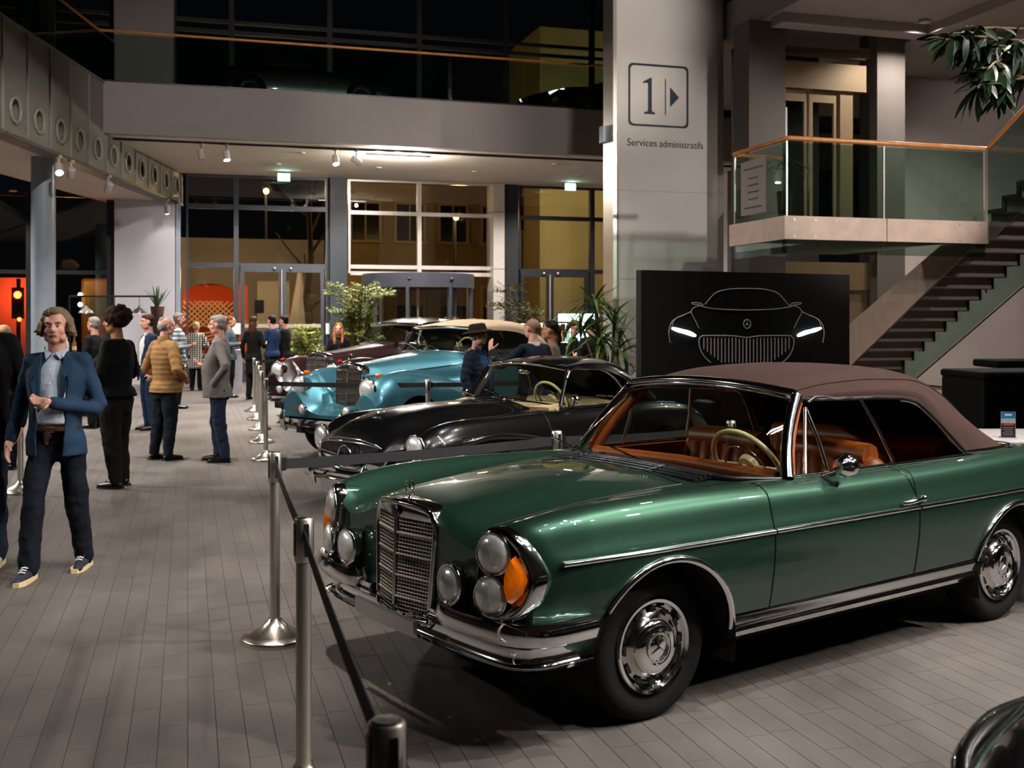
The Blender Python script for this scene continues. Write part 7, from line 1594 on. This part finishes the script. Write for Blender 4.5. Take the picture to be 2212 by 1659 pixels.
# ================================================================ SHOW CASES, SCREEN, WHITE PODIUMS, BOTTLE TABLE
def vitrine(px, Y, wd, label):
    p = W2(px, Y); v = thing('show_case', p, R(8), label, 'show case', 'lit show cases')
    m_ = MB(); m_.box((0, 0, .66), (wd, .4, 1.32)); m_.build('plinth', M_BARBLK, v)
    m_ = MB(); m_.box((0, -.19, 1.49), (wd, .008, .32)); m_.box((-wd/2, 0, 1.49), (.008, .38, .32)); m_.box((wd/2, 0, 1.49), (.008, .38, .32)); m_.build('glass', M_WINGLASS, v); m_ = MB(); m_.box((0, 0, 1.665), (wd+.02, .4, .03)); m_.build('lid', M_BLACK, v)
    for k in range(4): m_ = MB(); m_.ball((-wd/2 + wd*(k+.5)/4, -.12, 1.635), .014, 8, 6); m_.build('bulb', emis('warm_bulb', '#ffd9a0', 25.), v)
    for k in range(2): x = -wd/4 + wd/2*k; m_ = MB(); m_.lathe([(.03, 1.33), (.032, 1.40), (.02, 1.44), (.012, 1.47), (.013, 1.53)], o=(x, 0, 0), n=12); m_.build('exhibit', mat('cream_exhibit', '#d8b878', .3, emit=('#ffd9a0', .25)), v)  # exhibits glow faintly in place of the bulbs' light on them
    m_ = MB(); m_.box((0, .18, 1.49), (wd-.02, .01, .3)); m_.build('back_panel', mat('walnut_back', '#4a3524', .6), v)
    point(p + Vector((0, -.05, 1.6)), 2.5, .05, (1, .75, .45), name='case_light'); return v
vitrine(1104, 18.6, .46, 'lit glass show case left of the bald man'); vitrine(1146, 19.3, .36, 'lit glass show case behind the bald head'); vitrine(1200, 18.4, .42, 'lit glass show case right of the dark-haired woman')
sc = W2(1250, 21.5); scr = thing('display_screen', sc, R(8), 'bright white and cyan display screen behind the palm', 'screen')
m_ = MB(); m_.box((0, .04, 1.28), (.86, .06, 1.14)); m_.build('bezel', M_BLACK, scr); m_ = MB(); m_.box((0, .0, 1.28), (.82, .02, 1.10)); m_.build('display', emis('screen_glow', '#c8f4f2', 3.5), scr)
m_ = MB(); m_.tube([(.10 + .11*math.cos(a), -.014, 1.52 + .07*math.sin(a)) for a in np.linspace(3.3, 6.1, 10)], .014, 6); m_.build('red_arc', emis('pink_arc', '#e88aa0', 1.2), scr); m_ = MB(); m_.box((0, .05, .36), (.1, .06, .72)); m_.box((0, .05, .01), (.5, .4, .02)); m_.build('stand', M_BLACK, scr)
for px, Y, wd, h, lab in ((506, 25.6, .38, .98, 'white podium table beside the door post'), (428, 27.4, .40, .55, 'white podium behind the checked coat')):
    p = thing('podium', W2(px, Y), R(16), lab, 'podium', 'white podiums'); m_ = MB(); m_.hexa([(-wd*.45,-wd*.45,0),(wd*.45,-wd*.45,0),(wd*.45,wd*.45,0),(-wd*.45,wd*.45,0)], [(-wd*.5,-wd*.5,h),(wd*.5,-wd*.5,h),(wd*.5,wd*.5,h),(-wd*.5,wd*.5,h)]); m_.build('column', M_WHITE, p); m_ = MB(); m_.box((0, 0, h+.015), (wd*1.1, wd*1.1, .03)); m_.build('podium_top', M_WHITE, p)
bp_ = W2(158, 19.5); ba_ = thing('bottle_table', bp_, 0, 'dark standing table behind the blue blazer', 'table'); m_ = MB(); m_.box((0, 0, 1.10), (.9, .6, .04)); m_.build('table_top', M_BARBLK, ba_); m_ = MB(); m_.box((0, 0, .54), (.8, .5, 1.08)); m_.build('table_skirt', cloth('black_table_cloth', '#101012'), ba_)
for k in range(4):
    q = thing('bottle', bp_ + Vector((-.28 + .17*k, -.1 + .08*(k % 2), 1.12)), 0, ('green', 'clear', 'amber', 'tall clear')[k] + ' bottle on the dark standing table', 'bottle', 'bottles on the standing table'); m_ = MB(); m_.lathe([(.035, 0), (.037, .01), (.037, .17), (.014, .22), (.013, .28)], n=14); m_.build('bottle_glass', mat('bottle_%d' % k, ('#25402a', '#b9c4c0', '#8a5420', '#cdd4d2')[k], .1), q, smooth=50); m_ = MB(); m_.lathe([(.0375, .05), (.0375, .12)], n=14, caps=False); m_.build('paper_label', M_EYEW, q)
# ================================================================ PENDANT FRAME, PLANT STAND
Yp = 22.0; zp = CAMH - (640-HY)*Yp/FPX; pf = thing('pipe_frame', W2(150, Yp), 0, 'thin black pipe frame with hanging lamps before the white pier', 'frame'); xr = W2(336, Yp).x - W2(150, Yp).x
m_ = MB(); m_.tube([(0, 0, zp), (xr, 0, zp)], .02, 8); m_.build('top_pipe', M_BLACK, pf)
for x in (0, xr): m_ = MB(); m_.tube([(x, 0, 0), (x, 0, zp)], .02, 8); m_.build('upright', M_BLACK, pf)
for px, lab in ((186, 'glass bell lamp hanging behind the blue blazer man'), (248, 'black bell lamp hanging behind the curly hair'), (301, 'black bell lamp hanging in front of the white pier')):
    pl = thing('pendant_lamp', W2(px, Yp) + Vector((0, 0, zp - .02)), 0, lab, 'pendant lamp', 'pendant lamps on the pipe frame'); m_ = MB(); m_.tube([(0, 0, 0), (0, 0, -.17)], .006, 6); m_.build('cord', M_BLACK, pl); m_ = MB(); m_.lathe([(.015, -.16), (.03, -.20), (.045, -.22), (.10, -.25), (.145, -.30), (.15, -.32)], n=24, caps=False); m_.build('shade', mat('lamp_black', '#040404', .5) if px > 200 else mat('smoked_shade', '#7a7a7c', .2), pl, smooth=60); m_ = MB(); m_.ball((0, 0, -.29), .035, 10, 8); m_.build('bulb', emis('pendant_bulb', '#ffe2b8', 6.), pl)
# ================================================================ PLANTS
M_LEAF1 = mat('fern_leaf', '#7f8a2e', .5, noise=(3., .3), island=.35); M_LEAF2 = mat('palm_leaf', '#4b5f2c', .45, noise=(3., .25), island=.3); M_LEAF3 = mat('agave_leaf', '#4a6b4c', .45, noise=(4., .15)); M_LEAF4 = mat('ficus_leaf', '#1a2a14', .35, noise=(4., .2), island=.3); M_STEM = mat('green_stem', '#6b6a34', .7); M_CANE = mat('cane_bark', '#7c6a4c', .85); M_POT = mat('dark_pot', '#1c1a1a', .4); M_POTB = mat('bronze_pot', '#4a3324', .45)
def pot(parent, r, h, m=M_POT): m_ = MB(); m_.lathe([(r*.75, 0), (r, h*.95), (r, h), (r*.9, h), (r*.88, h*.9), (.001, h*.88)], n=24); return m_.build('pot', m, parent, smooth=40)
def leaf_mesh(L, w, droop=.2, fold=.15, n=5):
    b = MB(); c = []; l = []; r = []
    for i in range(n+1):
        t = i/n; ww = w*math.sin(math.pi*min(.97, t*.92+.06))**.8; z = -droop*L*t*t; c.append((L*t, 0, z)); l.append((L*t, ww, z + ww*fold)); r.append((L*t, -ww, z + ww*fold))
    b.grid([l, c, r]); return b
def fern(loc, label, hgt, spread, n, seed, m):
    rnd = random.Random(seed); t = thing('leafy_shrub', loc, 0, label, 'plant'); pot(t, .3, .45)
    for k in range(n):
        a = rnd.uniform(0, 6.28); hh = hgt*rnd.uniform(.45, 1); sp = spread*rnd.uniform(.3, 1)*(1.1 - .35*hh/hgt); d = Vector((math.cos(a), math.sin(a), 0))
        path = [Vector((0, 0, .4)) + d*.05, d*sp*.25 + Vector((0, 0, .4+(hh-.4)*.55)), d*sp*.6 + Vector((0, 0, .4+(hh-.4)*.9)), d*sp + Vector((0, 0, hh - .08))]
        P = [Vector(p) for p in crom([tuple(p) for p in path], 5)]; b = MB(); b.tube(P, .008, 4); st = b.build('stem', M_STEM, t)
        b = MB()
        for i in range(4, len(P)):
            dd = (P[i]-P[i-1]).normalized(); sd = dd.cross(Vector((0, 0, 1))).normalized()
            for q in (-1, 1):
                for w_ in range(2):                       # side twig with leaflets
                    L = .34*(1-.5*abs(i/len(P)-.6)); tw = (sd*q + dd*.5 + Vector((0, 0, rnd.uniform(-.2, .35)))).normalized(); o = P[i] - dd*.05*w_
                    for j in range(1, 6):
                        c = o + tw*L*j/5; s2 = tw.cross(Vector((0, 0, 1))).normalized()
                        for q2 in (-1, 1):
                            ld = (s2*q2*.8 + tw*.6 + Vector((0, 0, rnd.uniform(-.5, .1)))).normalized(); up = Vector((rnd.uniform(-.3, .3), rnd.uniform(-.3, .3), 1)); wv = ld.cross(up).normalized()*.018; ll = .10*rnd.uniform(.7, 1.2)
                            b.add([c, c + ld*ll*.5 + wv, c + ld*ll, c + ld*ll*.5 - wv], [(0,1,2,3)])
                if rnd.random() < .25: break
        b.build('frond', m, t, fix=False)['kind'] = 'stuff'
    return t
fern(W2(775, 25.2), 'bushy yellow-green shrub with feathery fronds in front of the dark post', 2.65, 1.15, 20, 3, M_LEAF1)
fern(W2(672, 26.5), 'low spreading shrub by the left glass doors', 1.85, .7, 6, 9, M_LEAF1)
fern(W2(1125, 20.5), 'loose tall shrub behind the show cases', 2.45, .75, 9, 5, mat('olive_leaf', '#77702f', .5, noise=(3., .3), island=.35)); fern(W2(1020, 21.5), 'low flowering plant behind the man with the hat', 1.95, .55, 6, 12, mat('yellowing_leaf', '#8f7c34', .5, noise=(3., .3), island=.35))
def dracaena(loc, label, canes, seed, L=.55, m=M_LEAF2, potr=.32, poth=.5, w=.022):
    rnd = random.Random(seed); t = thing('potted_palm', loc, 0, label, 'plant'); pot(t, potr, poth); src = None
    for (x, y, z, nl) in canes:
        b = MB(); b.tube([Vector(p) for p in crom([(x*.1, y*.1, poth*.85), (x*.5+.04, y*.5, poth+(z-poth)*.5), (x, y, z)], 4)], .018, 6); b.build('cane', M_CANE, t, smooth=60)
        for k in range(nl):
            if src is None: o = leaf_mesh(L, w, .55, .2, 7).build('leaf', m, t, fix=False, smooth=60); src = o
            else: o = src.copy(); COL.objects.link(o); o.parent = t
            el = rnd.uniform(-.35, 1.25); az = rnd.uniform(0, 6.28); o.location = (x, y, z - rnd.uniform(0, .25)); o.rotation_euler = (rnd.uniform(-.3, .3), -el, az); f = rnd.uniform(.7, 1.15); o.scale = (f, f, f)
    return t
dracaena(W2(1303, 14.9), 'tall strap-leaved palm beside the sign pillar', [(-.12, 0, 2.05, 34), (.16, .1, 1.75, 30), (-.3, .1, 1.65, 26), (.2, -.1, 1.35, 26), (.1, .05, .95, 24), (.34, 0, 1.1, 20), (-.05, -.1, 1.5, 22)], 4, .52)
dracaena(bp(8.15, 13.75, ZL), 'small dark palm in a pot on the landing behind glass', [(0, 0, .95, 26)], 8, .38, M_LEAF2, .11, .42, .016)
ps = thing('plant_stand', W2(340, 26.9), 0, 'tall dark wooden plant stand in front of the white pier', 'stand'); zs_ = CAMH - (690-HY)*26.9/FPX
m_ = MB(); m_.box((0, 0, zs_/2), (.36, .36, zs_)); m_.build('pillar', mat('dark_oak', '#2e2219', .5), ps)
ag = thing('potted_agave', W2(340, 26.9) + Vector((0, 0, zs_)), 0, 'spiky agave in a bronze pot on the plant stand', 'plant'); pot(ag, .17, .32, M_POTB); rnd = random.Random(2); src = None
for k in range(26):
    if src is None: src = o = leaf_mesh(.58, .026, -.05, .5, 5).build('leaf', M_LEAF3, ag, fix=False, smooth=60)
    else: o = src.copy(); COL.objects.link(o); o.parent = ag
    o.location = (0, 0, .28); o.rotation_euler = (0, -rnd.uniform(.55, 1.5), k*2.4); f = rnd.uniform(.7, 1.0); o.scale = (f, f, f)
# tree whose branches reach into the picture at the top right
tr = thing('indoor_tree', (4.55, 7.9, 0), 0, 'indoor tree with long dark leaves reaching in at the top right', 'tree'); pot(tr, .35, .55)
m_ = MB(); m_.tube([(0, 0, .5), (.05, 0, 1.8), (0, .05, 3.0), (-.05, 0, 4.2)], [.06, .05, .04, .02], 8); m_.build('trunk', M_CANE, tr, smooth=60); src = None; rnd = random.Random(11)
TW_ = [((2075, 75), (2150, 60)), ((2040, 85), (2130, 80)), ((2130, 150), (2190, 130)), ((2110, 190), (2180, 160)), ((2165, 205), (2210, 170)), ((2190, 100), (2240, 80)), ((2100, 120), (2160, 100))]
for (x0, y0), (x1, y1) in TW_:
    a = at(x0, y0, 7.4 + rnd.uniform(-.3, .3)) - Vector((4.55, 7.9, 0)); b_ = at(x1, y1, 7.6) - Vector((4.55, 7.9, 0)); c = Vector((-.02, 0, a.z + .15 + rnd.uniform(-.2, .1)))
    P = [Vector(p) for p in crom([tuple(c), tuple(b_), tuple(a)], 5)]; m_ = MB(); m_.tube(P, .008, 5); m_.build('branch', M_CANE, tr)
    for i in range(4, len(P)):
        for k in range(5):
            if src is None: src = o = leaf_mesh(.23, .026, .25, .15, 6).build('leaf', M_LEAF4, tr, fix=False, smooth=60)
            else: o = src.copy(); COL.objects.link(o); o.parent = tr
            o.location = P[i]; o.rotation_euler = (rnd.uniform(-.5, .5), rnd.uniform(-.2, 1.3), rnd.uniform(1.2, 4.9)); f = rnd.uniform(.7, 1.1); o.scale = (f, f, f)
# notice on the landing glass
nb_ = thing('landing_notice', bp(SC0 + .02, TC0 + .88, ZL + .50), TH, 'grey notice board with five lines on the landing glass', 'notice'); m_ = MB(); m_.box((0, 0, 0), (.02, .72, .78)); m_.build('panel', mat('notice_grey', '#7c7069', .6), nb_)
for k, (w_, z) in enumerate(((.56, .27), (.26, .13), (.30, .03), (.30, -.07), (.28, -.17), (.5, -.29))): m_ = MB(); m_.box((-.012, 0, z), (.004, w_, .022)); m_.build('text_line', M_INK, nb_)
